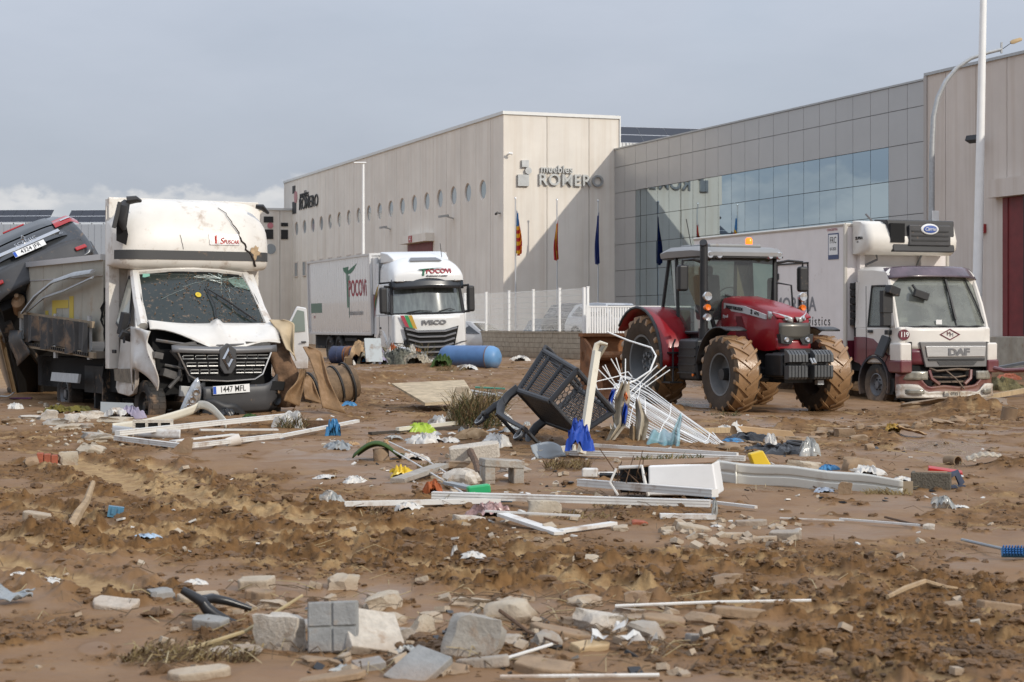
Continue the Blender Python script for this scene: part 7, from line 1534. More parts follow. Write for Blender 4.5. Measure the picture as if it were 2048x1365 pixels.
# concrete pieces in the middle
ub = thing('hollow_block_half', 'broken concrete block shaped like an arch in the middle of the mud', 'concrete block', at(1006, 966), (0, 0, R(14))); ub.scale = (.86, .86, .82)
for s_ in (-1, 1): MB().box((s_ * .135, .05, .075), (.10, .22, .17)).build('leg', stone_g, ub, bevel=.012)
MB().box((0, .05, .185), (.38, .24, .075), (0, R(4), 0)).build('web', stone_g, ub, bevel=.012)
B(950, 932, 104, 30, 'wide flat concrete slab behind the arch shaped block', stone_w, 'slab', .6, 'slab', (2, -2, 6), dz=.05, cat='slab', sink=-.1); B(925, 940, 56, 18, 'muddy stone carrying the wide flat slab', stone_m, jag=.12)
B(920, 972, 62, 36, 'pale shapeless foam lump left of the arch shaped block', stone_w, 'foam_lump', jag=.2, cat='foam'); branch([(920, 918), (938, 930), (950, 945), (958, 962)], [.03, .034, .03, .028], 'short thick branch across the concrete pieces', bark, 'branch', (.10, .12, .08, .03)); B(1028, 945, 56, 14, 'mossy concrete shard right of the arch shaped block', stone_g, jag=.16)
profile(at(795, 968, .0), at(885, 948, .05), .12, .035, stone_g, 'concrete_plank', 'long thin concrete plank beside the yellow bag', 'plank', RECT)
rag(806, 955, 48, 28, 'crumpled yellow bag at the foot of the white rope', yellowp); rag(866, 992, 40, 34, 'orange red rag beside the white rope end', orangep, 'rag', 'rag'); drop('green_pack', 'bright green plastic packet at the end of the white ropes', 'packet', MB().box((0, 0, .04), (.17, .08, .07), (0, R(-6), 0)), greenp, 957, 992, (0, 0, 14), bevel=.015)
g1, g2_ = at(768, 912), at(925, 988); rod([g1 + Vector((0, 0, .10)), g1.lerp(g2_, .5) + Vector((0, 0, .06)), g2_ + Vector((0, 0, .01))], .007, pvc, 'rope', 'white rope, upper of two running down from the green mat', 'rope'); g1, g2_ = at(778, 905), at(938, 980); rod([g1 + Vector((0, 0, .10)), g1.lerp(g2_, .5) + Vector((0, 0, .09)), g2_ + Vector((0, 0, .02))], .007, pvc, 'rope', 'white rope, lower of two running down from the green mat', 'rope')
drop('green_mat', 'dark green mat curled up under a mud ball', 'mat', MB().grid(lambda u, v: (lerp(-.21, .24, u), lerp(-.1, .12, v), .02 + .11 * math.sin(math.pi * min(1, u * 1.1)) + .04 * math.sin(v * 3 + u)), 14, 8), greenmat, 755, 920, (0, 0, -8), solid=.012); B(764, 922, 30, 28, 'round mud ball lying on the green mat', stone_m, 'mud_ball', jag=.08, cat='mud ball')
rag(832, 920, 50, 16, 'grey crumpled paper right of the green mat', whitebag, 'paper', 'paper'); rag(712, 966, 46, 16, 'bright white crumpled paper left of the yellow bag', whitebag, 'paper', 'paper'); rag(665, 1008, 50, 26, 'clear torn plastic bag left of the long beams', clearbag); rag(680, 900, 40, 22, 'grey crumpled carton on the smooth mud', greyp, 'carton', 'carton'); rag(645, 958, 40, 8, 'white paper scrap on smooth mud left of the carton', whitebag, 'paper', 'paper')
toy = mat('toy_bag', (.35, .22, .20), .25, var=.6, vscale=40, mud=.2); rag(975, 1034, 80, 34, 'clear bag stuffed with many coloured bits beside the triangular concrete', toy); B(1090, 1036, 66, 38, 'triangular concrete wedge leaning on the long beam', stone_b, 'concrete_wedge', jag=.06, tilt=(0, 0, 10), cat='concrete wedge', deep=.5); B(936, 1050, 66, 20, 'pale foam block below the bag of coloured bits', stone_w, 'foam_block', .5, jag=.06, cat='foam'); rag(820, 1022, 60, 20, 'beige plastic sheet caught on the left white profile', whitebag, 'plastic_sheet', 'plastic sheet')
drop('blue_pipe', 'bright blue pipe half hidden behind the long white beam', 'pipe', MB().tube([(-.26, 0, .02), (.22, .02, .02)], .012, 8), bluebag, 960, 1012, (0, 0, 2)); profile(at(895, 975, .02), at(945, 985, .02), .08, .02, greyp, 'grey_strip', 'grey metal strip between the rag and the green packet', 'strip', RECT)
for a in ((1385, 1066, 72, 18, 'flat pale brick, left of the row of broken bricks', stone_b), (1470, 1078, 62, 14, 'flat crumbled brick, second in the row of broken bricks', stone_b), (1572, 1082, 66, 26, 'largest flat brick, right end of the row of broken bricks', stone_g), (1520, 1084, 76, 12, 'thin brick below the row of broken bricks', stone_b), (1505, 1052, 66, 14, 'grey crumbly brick behind the row of broken bricks', stone_g)): B(a[0], a[1], a[2], a[3], a[4], a[5], 'broken_brick', .45, 'slab', (6, 3, rnd.uniform(-12, 6)), cat='brick')
B(1280, 1050, 32, 9, 'oval red brick piece on smooth mud', brick_r, 'brick_piece', .8, jag=.06, cat='brick'); B(1240, 1062, 30, 12, 'ochre pebble beside the bent flat strip', stone_b); rag(1432, 1054, 24, 7, 'white scrap beside the grey crumbly brick', whitebag, 'paper', 'paper')
# right side
cm_ = thing('cinder_block', 'grey porous concrete block standing on smooth mud at right', 'concrete block', at(1862, 978), (0, 0, R(-16))); MB().b2(-.15, .15, -.06, .12, 0, .135).build('block_body', mat('cinder_grey', (.125, .11, .085), .95, var=.3, vscale=60, bump=1.0, bscale=70, mud=.15), cm_, bevel=.008); MB().b2(-.12, .12, -.03, .09, .134, .139).build('top_mud', mudm, cm_, smooth=False)
drop('red_tray', 'flat red plastic tray behind the grey porous block', 'tray', MB().box((0, 0, .03), (.28, .12, .05), (R(6), R(8), 0)), redp2, 1890, 952, (0, 0, -10), bevel=.008); drop('sandal', 'dark blue sandal right of the grey porous block', 'sandal', MB().tube([(-.06, 0, .02), (-.04, 0, .10), (.03, 0, .12), (.08, 0, .03)], .016, 6, flat=2.0).box((0, 0, .015), (.18, .07, .02)), mat('sandal_blue', (.03, .04, .07), .6, mud=.2), 1906, 976, (0, 0, 20))
drop('yellow_pot', 'tilted yellow plastic pot beside the end of the white fence panel', 'pot', MB().hexa([(-.06, -.04, 0), (.10, -.04, .0), (.10, .08, 0), (-.06, .08, 0), (-.10, -.03, .11), (.02, -.03, .14), (.02, .07, .14), (-.10, .07, .11)]), yellowp, 1520, 934, (0, 0, 8), bevel=.012)
rag(1500, 885, 90, 22, 'black plastic sheet twisted behind the white fence panel', blackpl, 'black_sheet', 'plastic sheet'); rag(1565, 908, 120, 22, 'black torn sheet trailing towards the coiled hose', blackpl, 'black_sheet', 'plastic sheet'); rag(1545, 897, 26, 26, 'white rounded bottle in the black sheet', plastic('bottle_white', (.66, .64, .60)), 'bottle', 'bottle', peak=1.3); drop('hose_coil', 'coil of black corrugated hose beside the black sheet', 'hose', MB().lathe([(.16 + .02 * math.cos(a), .03 + .02 * math.sin(a)) for a in np.linspace(0, 6.28, 8)], n=24).lathe([(.13 + .02 * math.cos(a), .06 + .02 * math.sin(a)) for a in np.linspace(0, 6.28, 8)], n=24), plastic_blk, 1600, 900, (4, 6, 0)); rag(1622, 912, 40, 30, 'grey shiny bag tied at the top beside the hose', clearbag, peak=1.4); rag(1740, 950, 62, 22, 'white carrier bag with blue edge on the mud at right', whitebag); B(1715, 942, 62, 28, 'mud coated tin drum lid at right', stone_m, 'muddy_tin', jag=.05, cat='tin'); B(1612, 938, 62, 16, 'flat round ochre stone above the channel', stone_b, jag=.08); rag(1655, 940, 40, 14, 'blue grey rag beside the ochre stone', bluebag, 'rag', 'rag')
B(1690, 872, 38, 22, 'mud coated round loaf shaped stone at right', stone_m, jag=.06); B(1650, 868, 30, 12, 'small tan stone in front of the tractor wheel', stone_m, jag=.12); B(1720, 885, 34, 14, 'tan pebble in the heap at right', stone_m, jag=.1); B(1740, 900, 20, 14, 'little round clod below the heap at right', stone_m, jag=.08); rag(1785, 872, 34, 20, 'ochre yellow bag in the heap at right', plastic('ochre_bag', (.34, .20, .03), .5)); drop('cardboard_sheet', 'muddy cardboard sheet propped on the heap at right', 'cardboard', crumple(.30, .22, .03, 15), cardm, 1822, 876, (-6, 14, -14), .06, solid=.008); drop('shingle', 'tan ribbed roofing shingle flat on the mud at right', 'shingle', MB().grid(lambda u, v: (lerp(-.18, .18, u), lerp(-.12, .12, v), .03 + .05 * math.sin(math.pi * u) + .006 * math.sin(u * 40)), 40, 4), stone_b, 1975, 932, (4, 0, -10), solid=.012); drop('pipe_end', 'short muddy clay pipe at right', 'pipe', MB().lathe([(.05, -.08), (.05, .08), (.04, .08), (.04, -.08), (.05, -.08)], axis='y', n=14), stone_m, 1905, 930, (0, 0, 24), .04); rag(1888, 1018, 40, 22, 'twisted clear wrapper on smooth mud at right', clearbag, 'wrapper', 'wrapper', peak=1.3); rag(1920, 1016, 36, 6, 'flat white scrap beside the twisted wrapper', whitebag, 'paper', 'paper'); rag(1808, 962, 40, 10, 'flat white paper left of the grey porous block', whitebag, 'paper', 'paper')
drop('carton', 'torn flattened cardboard carton in front of the tractor', 'carton', MB().hexa([(-.38, -.05, 0), (.36, -.05, 0), (.36, .12, 0), (-.38, .12, 0), (-.36, -.02, .15), (.30, .0, .09), (.30, .1, .09), (-.36, .1, .15)]), cardm, 1528, 878, (0, 0, -6), bevel=.008); drop('carton_flap', 'white torn flap of the cardboard carton', 'carton flap', crumple(.14, .2, .05, 9), whitebag, 1478, 876, (40, 20, 30), .08, solid=.006); profile(at(1362, 872, .0), at(1455, 868, .02), .08, .06, woodm, 'wood_plank', 'short muddy plank behind the wire fence panel', 'plank', RECT); rag(1445, 862, 30, 14, 'white rag behind the fence panel end', whitebag, 'rag', 'rag'); rag(1468, 885, 34, 8, 'pale blue scrap behind the fence panel end', bluebag, 'scrap', 'scrap')
B(1980, 812, 72, 17, 'grey rounded kerb stone in front of the refrigerated truck', tile_g, 'kerb_stone', .5, jag=.05, cat='kerb stone'); drop('tin_can', 'muddy tin can standing in the wet mud at right', 'tin can', MB().lathe([(0, 0), (.12, 0), (.12, .2), (.105, .2), (.105, .15), (0, .15)], n=18), mat('tin_muddy', (.24, .17, .11), .3, .3, mud=.4), 2016, 840, (6, 8, 0)); B(1870, 814, 110, 16, 'muddy concrete lump under the truck bumper', stone_m, jag=.16); B(1935, 818, 70, 16, 'brown flat board on the mound before the truck', stone_m, 'board_piece', .6, 'slab', (8, 6, 20), cat='board')
rpz = tag(MB().tube([Vector((X(1988, 39.5), 39.5, zat(737, 39.5))), Vector((X(2010, 39.3), 39.3, zat(742, 39.3))), Vector((X(2060, 39.0), 39.0, zat(740, 39)))], .05, 8).build('red_bar', maroon), 'maroon plastic trim strip sticking out beside the truck', 'trim strip')
rag(2010, 780, 80, 30, 'heap of green and tan debris right of the truck', plastic('debris_olive', (.13, .11, .05), .9, var=.6, vscale=20), 'debris_heap', 'debris heap'); rag(2020, 760, 50, 16, 'orange and white packet on the debris heap', plastic('packet_orange', (.5, .14, .06)), 'packet', 'packet'); profile(at(1990, 752, .2), at(2060, 748, .3), .12, .08, greyp, 'grey_pipe', 'grey pale pipe on the debris right of the truck', 'pipe', RECT); profile(at(1960, 800, .0), at(2070, 792, .1), .14, .10, woodm, 'wood_plank', 'long muddy plank at the right edge before the truck', 'plank', RECT)

# ------------------------------------------------------------------ fallen fence panel, post, cloths
FP = thing('fallen_fence_panel', 'crumpled white wire fence panel bent into a fan, full of rags', 'fence panel')
upper = [(1238, 752, 20.6), (1262, 756, 20.4), (1300, 776, 20.0), (1370, 830, 19.6), (1440, 882, 19.2), (1490, 922, 18.8)]
lower = [(1215, 800, 19.6), (1235, 838, 19.3), (1280, 872, 19.0), (1340, 896, 18.8), (1410, 914, 18.6), (1476, 928, 18.5)]
def fan(u, v):
    t = u * 5; i = min(4, int(t)); f_ = t - i; a = [lerp(upper[i][k], upper[i + 1][k], f_) for k in range(3)]; b = [lerp(lower[i][k], lower[i + 1][k], f_) for k in range(3)]
    c = [lerp(a[k], b[k], v) for k in range(3)]; return spot(c[0], c[1] + 6 * math.sin(v * 9) * (1 - u), c[2])
r_ = random.Random(21)
for k in range(30):
    v = k / 29; j = r_.uniform(-.02, .02); u0 = r_.uniform(0, .12) if k % 3 else 0
    MB().tube([fan(u, min(1, max(0, v + j * math.sin(u * 6)))) + Vector((0, 0, .01 * math.sin(u * 9 + k))) for u in np.linspace(u0, r_.uniform(.93, 1), 9)], .0055, 4).build('wire', wirem, FP)
for u in (.03, .30, .52, .74, .95): MB().tube([fan(u + .01 * math.sin(v * 6), v) + Vector((0, -.012, 0)) for v in np.linspace(0, 1, 9)], .006, 4).build('cross_wire', wirem, FP)
for a in ([(1222, 718, 20), (1236, 742, 20), (1262, 795, 19.8)], [(1232, 716, 20), (1243, 755, 20), (1248, 790, 19.8)], [(1251, 718, 19.8), (1250, 800, 19.6), (1238, 858, 19.2)], [(1205, 733, 19.9), (1232, 770, 19.9)], [(1210, 730, 19.9), (1220, 752, 19.9), (1230, 768, 19.9)], [(1315, 731, 20), (1278, 768, 20), (1240, 802, 19.8)], [(1333, 732, 20), (1286, 770, 20), (1250, 808, 19.8)], [(1340, 740, 20), (1290, 775, 20)], [(1192, 735, 19.8), (1225, 768, 19.8), (1262, 792, 19.8)], [(1190, 764, 19.7), (1240, 752, 19.8), (1262, 758, 20)], [(1185, 780, 19.5), (1245, 776, 19.6), (1290, 798, 19.4), (1291, 905, 18.9)], [(1176, 882, 18.8), (1225, 886, 18.8), (1300, 893, 18.8), (1345, 899, 18.8)], [(1172, 892, 18.7), (1300, 902, 18.7), (1350, 905, 18.7)], [(1290, 800, 19.4), (1292, 850, 19.2), (1293, 898, 18.9)], [(1188, 755, 19.8), (1200, 800, 19.7), (1225, 830, 19.6)], [(1240, 748, 20.2), (1256, 744, 20.2), (1264, 754, 20.1)], [(1362, 830, 19.4), (1358, 870, 19), (1354, 900, 18.8)], [(1425, 865, 19), (1448, 892, 18.8), (1490, 925, 18.6)]):
    MB().tube([spot(*p) for p in a], .006, 5).build('wire', wirem, FP)
MB().tube([spot(1214, 664, 20.5), spot(1258, 682, 20.4), spot(1303, 696, 20.2), spot(1312, 712, 20.1), spot(1300, 742, 20), spot(1270, 762, 20), spot(1246, 770, 19.9), spot(1232, 785, 19.8)], .010, 6).build('bent_rod', wirem, FP)
fr_ = thing('fallen_post', 'tall tilted white metal post with a hooked top beside the cart', 'post'); a, b = spot(1160, 908, 17.1), spot(1190, 704, 17.4)
profile(a, b, .066, .05, cream, 'post_shaft', '', sec=LIP, parent=fr_, roll=60); MB().tube([b, spot(1194, 690, 17.4), spot(1200, 686, 17.4), spot(1215, 690, 17.4)], [.035, .035, .03, .02], 8, flat=.6).build('hooked_top', cream, fr_); profile(spot(1193, 722, 17.45), spot(1211, 692, 17.5), .08, .02, mat('bracket_taupe', (.20, .17, .12), .6), 'bracket', '', sec=RECT, parent=fr_); MB().tube([spot(1180, 770, 17.35), spot(1186, 705, 17.4)], .006, 4).tube([spot(1176, 862, 17.3), spot(1184, 760, 17.4)], .006, 4).build('side_wire', wirem, fr_)
profile(at(1140, 915, .02), at(1490, 926, .02), 0.068, 0.046, pvc, 'white_beam', 'lower white rail under the wire fence panel', sec=LIP); profile(at(1165, 904, .05), at(1475, 924, .05), 0.037, 0.031, pvc, 'white_beam', 'upper white rail under the wire fence panel', sec=RECT); profile(at(1076, 915, .0), at(1150, 912, .03), .10, .07, cream, 'white_beam', 'short dirty rail at the foot of the grey sheet', sec=RECT)
def hang(name, label, cat, pts, m, wdt, dz=.0, seed=1):
    r_ = random.Random(seed); q = [spot(*p) for p in pts]; n_ = len(q)
    def fn(u, v):
        t = v * (n_ - 1); i = min(n_ - 2, int(t)); p = q[i].lerp(q[i + 1], t - i); w_ = wdt[i] + (wdt[i + 1] - wdt[i]) * (t - i)
        return (p.x + (u - .5) * w_, p.y - .05 * math.sin(u * 9 + v * 3 + seed), p.z + .02 * math.sin(u * 14 + seed))
    return tag(MB().grid(fn, 16, 12).build(name, m, ang=80), label, cat)
hang('rag', 'long muddy beige rag hanging from the top of the wire panel', 'rag', [(1252, 765, 19.2), (1245, 800, 19.1), (1240, 850, 18.9), (1215, 890, 18.7)], mat('rag_beige', (.30, .25, .18), .85, var=.35, vscale=9, mud=.3), [.08, .16, .12, .05], seed=2); hang('rag', 'frayed tan rag hanging in the middle of the wire panel', 'rag', [(1275, 800, 19.0), (1285, 840, 18.9), (1280, 880, 18.8), (1268, 905, 18.7)], mat('rag_tan', (.36, .31, .23), .85, var=.35, vscale=9, mud=.3), [.05, .13, .10, .04], seed=3); hang('rag', 'brown frayed rag at the foot of the wire panel', 'rag', [(1268, 850, 18.9), (1272, 880, 18.8), (1276, 915, 18.7)], mat('rag_brown', (.22, .15, .08), .9, var=.4, vscale=12), [.08, .14, .08], seed=4); hang('plastic_film', 'pale blue transparent film draped over the lower wires', 'plastic film', [(1362, 830, 18.9), (1352, 860, 18.7), (1350, 890, 18.5), (1345, 910, 18.4)], teal, [.03, .08, .10, .08], seed=5); hang('plastic_film', 'wide blue grey film spread under the wires', 'plastic film', [(1325, 862, 18.8), (1322, 885, 18.6), (1318, 908, 18.5)], teal, [.24, .30, .22], seed=6); hang('rag', 'blue bottle shaped rag hanging inside the wire panel', 'rag', [(1252, 808, 19.0), (1250, 830, 18.95), (1249, 850, 18.9)], bluecl, [.035, .06, .04], seed=7); hang('rag', 'small blue rag behind the beige rag', 'rag', [(1228, 780, 19.5), (1222, 800, 19.5), (1216, 830, 19.4)], bluecl, [.04, .05, .03], seed=8); hang('orange_cap', 'small orange plastic cap caught in the wires', 'cap', [(1251, 785, 19.0), (1252, 793, 19.0), (1254, 800, 19.0)], orangelamp, [.02, .04, .03], seed=9); hang('metal_strip', 'pale metal slat tilted inside the wire panel', 'slat', [(1221, 805, 19.2), (1228, 830, 19.1), (1235, 858, 19.0)], alu, [.045, .05, .055], seed=0); hang('rag', 'maroon rag on the left side of the wire panel', 'rag', [(1190, 782, 19.4), (1198, 800, 19.4), (1205, 815, 19.3)], mat('rag_maroon', (.10, .03, .03), .8), [.05, .05, .04], seed=12); hang('white_cup', 'white torn cup under the pale slat', 'cup', [(1228, 850, 18.9), (1228, 858, 18.9), (1232, 862, 18.9)], whitebag, [.09, .08, .06], seed=13); rod([spot(1189, 790, 19.3), spot(1200, 825, 19.2), spot(1202, 845, 19.1)], .014, bark, 'branch', 'brown stick upright between the post and the rags', 'branch')
o = rag(1160, 905, 46, 34, 'bright blue cloth heaped at the foot of the white post', bluecl, 'blue_cloth', 'cloth', peak=1.5, amp=.8, deep=.6); o.location = spot(1162, 899, 16.9); drop('grey_sheet', 'folded grey plastic sheet in front of the shopping cart', 'plastic sheet', MB().grid(lambda u, v: (lerp(-.13, .15, u) - .05 * v, .04 * math.sin(u * 5), lerp(0, .17, v) * (.45 + .55 * math.sin(math.pi * (u * .8 + .15))) + .01 * math.sin(v * 8)), 12, 8), greyp, 1100, 918, (-30, 0, 0), .01, solid=.008)

# ------------------------------------------------------------------ shopping cart lying on its corner
CTm = mat('cart_grey', (.026, .027, .03), .5, var=.12, mud=.10, mscale=6)
Lv = Vector((.39, -.915, -.098)).normalized(); Wv = Vector((.627, .342, -.70)); Wv = (Wv - Lv * Wv.dot(Lv)).normalized(); Uv = Lv.cross(Wv).normalized()
CT = thing('shopping_cart', 'dark grey plastic shopping cart tipped over on the debris', 'shopping cart'); Dp = spot(1036, 782, 18.7)
CT.matrix_basis = Matrix((( Lv.x, Wv.x, Uv.x, Dp.x), (Lv.y, Wv.y, Uv.y, Dp.y), (Lv.z, Wv.z, Uv.z, Dp.z), (0, 0, 0, 1)))
b_ = {'D': (0, 0, 0), 'E': (.80, .0, 0), 'Fq': (.80, .46, 0), 'G': (0, .46, 0)}; t_ = {'D': (-.10, -.05, .50), 'E': (.90, -.06, .38), 'Fq': (.90, .52, .38), 'G': (-.10, .51, .50)}
def quadpt(a, b, c, d, u, v):
    return tuple(lerp(lerp(a[i], b[i], u), lerp(d[i], c[i], u), v) for i in range(3))
def side_lattice(k0, k1, nm, rows, cols, slant=.0):
    m = MB(); A_, B__, C_, D_ = b_[k0], b_[k1], t_[k1], t_[k0]
    for i in range(rows + 1): v = i / rows; m.tube([quadpt(A_, B__, C_, D_, u, v) for u in (0, .5, 1)], .0052, 4)
    for j in range(cols + 1): u = j / cols; m.tube([quadpt(A_, B__, C_, D_, min(1, max(0, u + slant * (v - .5))), v) for v in (0, .5, 1)], .0045, 4)
    return tag(m.build(nm, CTm, CT), kind='stuff')
side_lattice('D', 'E', 'side_lattice', 16, 26); side_lattice('G', 'Fq', 'side_lattice', 16, 26)
hx_ = MB(); A_, B__, C_, D_ = b_['E'], b_['Fq'], t_['Fq'], t_['E']; nx_, ny_ = 11, 8
for i in range(nx_ + 1):
    for j in range(ny_ + 1):
        cu, cv = (i + (.5 if j % 2 else 0)) / nx_, j / ny_; ru, rv = .62 / nx_, .70 / ny_
        ring = [quadpt(A_, B__, C_, D_, min(1, max(0, cu + ru * math.sin(R(60 * q)))), min(1, max(0, cv + rv * math.cos(R(60 * q))))) for q in range(4)]; hx_.tube(ring, .0048, 4, caps=False)
tag(hx_.build('front_honeycomb', CTm, CT), kind='stuff')
m = MB()
for k0, k1 in (('D', 'E'), ('E', 'Fq'), ('Fq', 'G'), ('G', 'D')): m.tube([t_[k0], t_[k1]], .028, 8).tube([b_[k0], b_[k1]], .030, 8)
m.build('basket_rim', CTm, CT)
m = MB()
for k in b_: m.tube([b_[k], t_[k]], .030, 8, flat=.6)
tag(m.build('basket_posts', CTm, CT), kind='stuff')
for f_ in (.22, .64): MB().tube([quadpt(b_['D'], b_['E'], t_['E'], t_['D'], f_, v) for v in (0, 1)], .022, 6).build('basket_post', CTm, CT)
fl = MB(); 
for i in range(17): fl.b2(i * .05 - .006, i * .05 + .034, .0, .46, -.012, -.002)
for j in range(10): fl.b2(.0, .80, j * .05 - .006, j * .05 + .034, -.0125, -.003)
tag(fl.build('basket_floor', CTm, CT, smooth=False), kind='stuff')
MB().tube([(-.10, -.06, .50), (-.13, -.06, .55), (-.135, .0, .56), (-.135, .46, .56), (-.13, .52, .55), (-.10, .52, .50)], .022, 8).build('handle', CTm, CT)
for wv in (-.02, .44):
    MB().tube([(.0, wv, .02), (-.05, wv, -.10), (-.02, wv, -.22), (.12, wv, -.32), (.50, wv, -.36), (.85, wv, -.38)], [.05, .05, .046, .042, .04, .036], 8, flat=.6).tube([(-.02, wv, -.16), (-.12, wv, -.26), (-.16, wv, -.36), (-.15, wv, -.44)], [.046, .042, .036, .03], 8, flat=.6).build('chassis_arm', CTm, CT)
    for xw in (-.15, .30 if wv > 0 else .85):
        wf_ = MB().lathe([(.0, -.016), (.055, -.016), (.062, 0), (.055, .016), (0, .016)], axis='y', n=20).build('wheel', CTm, CT, loc=(xw, wv, -.47)); MB().lathe([(.044, -.018), (.052, -.018), (.052, -.014)], axis='y', n=20).build('wheel_ring', galv, wf_); MB().tube([(xw, wv - .03, -.38), (xw, wv - .03, -.47)], .014, 5).tube([(xw, wv + .03, -.38), (xw, wv + .03, -.47)], .014, 5).box((xw, wv, -.385), (.06, .08, .03)).build('castor_fork', CTm, CT)
MB().tube([(.05, -.02, -.33), (.05, .44, -.33)], .022, 6).build('cross_bar', CTm, CT); MB().tube([(.8, -.02, -.37), (.8, .44, -.37)], .022, 6).build('cross_bar', CTm, CT)
# second wheel frame, board, grass
g1 = at(905, 812); tf = thing('trolley_frame', 'green and grey trolley leg with one castor wheel lying on the board', 'trolley frame')
dq = g1.y + .15; wq = MB().lathe([(0, -.016), (.06, -.016), (.066, 0), (.06, .016), (0, .016)], axis='y', n=20).build('castor_wheel', greyp, tf, loc=spot(876, 780, dq)); MB().lathe([(0, -.02), (.03, -.02), (.035, -.016)], axis='y', n=12).build('hub', plastic_dk, wq)
MB().tube([spot(880, 775, dq), spot(895, 774, dq), spot(930, 780, dq), spot(1000, 792, dq)], .02, 7).build('frame_tube', galv, tf); MB().tube([spot(878, 772, dq), spot(892, 772, dq)], .026, 7).tube([spot(950, 775, dq + .1), spot(1010, 778, dq + .1)], .015, 6).build('green_bracket', plastic('trolley_green', (.05, .20, .15), .5), tf); MB().tube([spot(900, 782, dq + .1), spot(960, 790, dq + .1), spot(1010, 795, dq + .1)], .014, 6).tube([spot(985, 815, dq), spot(995, 785, dq), spot(1010, 790, dq)], .014, 6).build('frame_tube', galv, tf)
bd_ = tag(MB().hexa([spot(783, 770, 27.5), spot(850, 812, 25.2), spot(955, 805, 25.6), spot(928, 764, 28.4), spot(783, 767, 27.5), spot(850, 806, 25.2), spot(955, 799, 25.6), spot(928, 760, 28.4)]).build('chipboard_sheet', mat('board_peeling', (.43, .34, .22), .8, var=.35, vscale=7, mud=.2, mscale=4), smooth=False), 'wide peeling chipboard sheet lying behind the grass tuft', 'board')
profile(spot(905, 845, 21.5), spot(925, 782, 22.0), .16, .05, mat('plank_mud', (.30, .235, .155), .8, var=.3, mud=.3), 'wood_plank', 'short plank leaning on the grass tuft', 'plank', RECT)
profile(at(795, 868, .03), at(915, 858, .05), .05, .04, cream, 'cream_strip', 'long thin cream strip beside the lime green bag', 'strip', RECT); profile(at(740, 872, .0), at(930, 860, .02), .06, .03, mat('dark_strip', (.05, .04, .03), .8), 'dark_strip', 'dark wooden strip under the lime green bag', 'strip', RECT)
for a in ((840, 866, 52, 24, 'lime green crumpled bag in the middle', lime), (985, 895, 62, 32, 'dirty white bag in front of the shopping cart wheel', whitebag), (903, 886, 44, 14, 'white bag left of the shopping cart', whitebag), (848, 888, 60, 24, 'torn grey white paper bag below the lime bag', whitebag), (880, 850, 40, 22, 'white plastic bag beside the leaning plank', whitebag), (1000, 852, 60, 40, 'white crumpled plastic behind the cart arm', whitebag), (940, 878, 70, 22, 'brown muddy paper bag left of the dirty white bag', cardm), (1030, 870, 40, 14, 'small grey bag under the shopping cart', clearbag)): rag(*a)
# ------------------------------------------------------------------ left: fallen frames and rubble by the wrecked truck
profile(at(235, 880, 0.05), at(585, 852, 0.08), 0.074, 0.053, pvc, 'white_profile', 'longest white window profile lying before the wrecked truck', 'window profile', LIP); profile(at(232, 884, 0.03), at(366, 902, 0.03), 0.062, 0.046, pvc, 'white_profile', 'short white profile forming the corner of the fallen frame', 'window profile', LIP); profile(at(368, 902, 0.03), at(560, 880, 0.03), 0.062, 0.043, pvc, 'white_profile', 'front white profile with printed label on the fallen frame', 'window profile', LIP); profile(at(560, 880, 0.03), at(715, 856, 0.06), 0.056, 0.031, pvc, 'white_profile', 'muddy white profile reaching towards the blue rag', 'window profile', LIP); profile(at(345, 890, 0.03), at(470, 880, 0.05), 0.099, 0.012, pvc, 'white_board', 'flat white board inside the fallen frame', 'panel', RECT); profile(at(400, 872, 0.05), at(555, 870, 0.05), .14, .015, whitebag, 'dotted_sheet', 'white sheet printed with red dots under the window profile', 'sheet', RECT)
for px_ in (472, 498, 524): pass
def ribbon(pts, wd, m, name, label, cat, hz=.0):
    q = [at(px, py) + Vector((0, 0, dz)) for px, py, dz in pts]; n_ = len(q) - 1
    def fn(u, v):
        t = u * n_; i = min(n_ - 1, int(t)); f_ = t - i; a, b = q[i], q[i + 1]
        p0_ = q[i - 1] if i else a; p3 = q[i + 2] if i + 2 <= n_ else b
        p = .5 * ((2 * a) + (b - p0_) * f_ + (2 * p0_ - 5 * a + 4 * b - p3) * f_ * f_ + (3 * a - p0_ - 3 * b + p3) * f_ ** 3); return (p.x, p.y + .02 * v, p.z + wd * v)
    return tag(MB().grid(fn, 40, 3).build(name, m, solid=.012), label, cat)
ribbon([(225, 868, .02), (300, 858, .03), (380, 846, .10), (402, 846, .17), (425, 850, .13), (452, 858, .0)], .10, cream, 'cream_channel', 'curved cream metal channel looping over the rubble', 'channel'); ribbon([(225, 868, .01), (290, 876, .01), (360, 878, .01)], .09, pvc, 'white_trim', 'white trim at the left tip of the cream channel', 'trim')
hb_ = thing('hollow_brick', 'pale hollow brick with dark openings inside the cream channel', 'brick', at(302, 874) + Vector((0, .1, 0)), (0, 0, R(8))); MB().b2(-.20, .20, .01, .12, 0, .15).build('cavity', void_m, hb_, smooth=False)
for x in (-.20, -.065, .07, .20): MB().b2(x - .015, x + .015, -.012, .12, 0, .152).build('web', stone_w, hb_, smooth=False)
MB().b2(-.215, .215, -.01, .12, .15, .18).build('shell', stone_w, hb_, smooth=False)
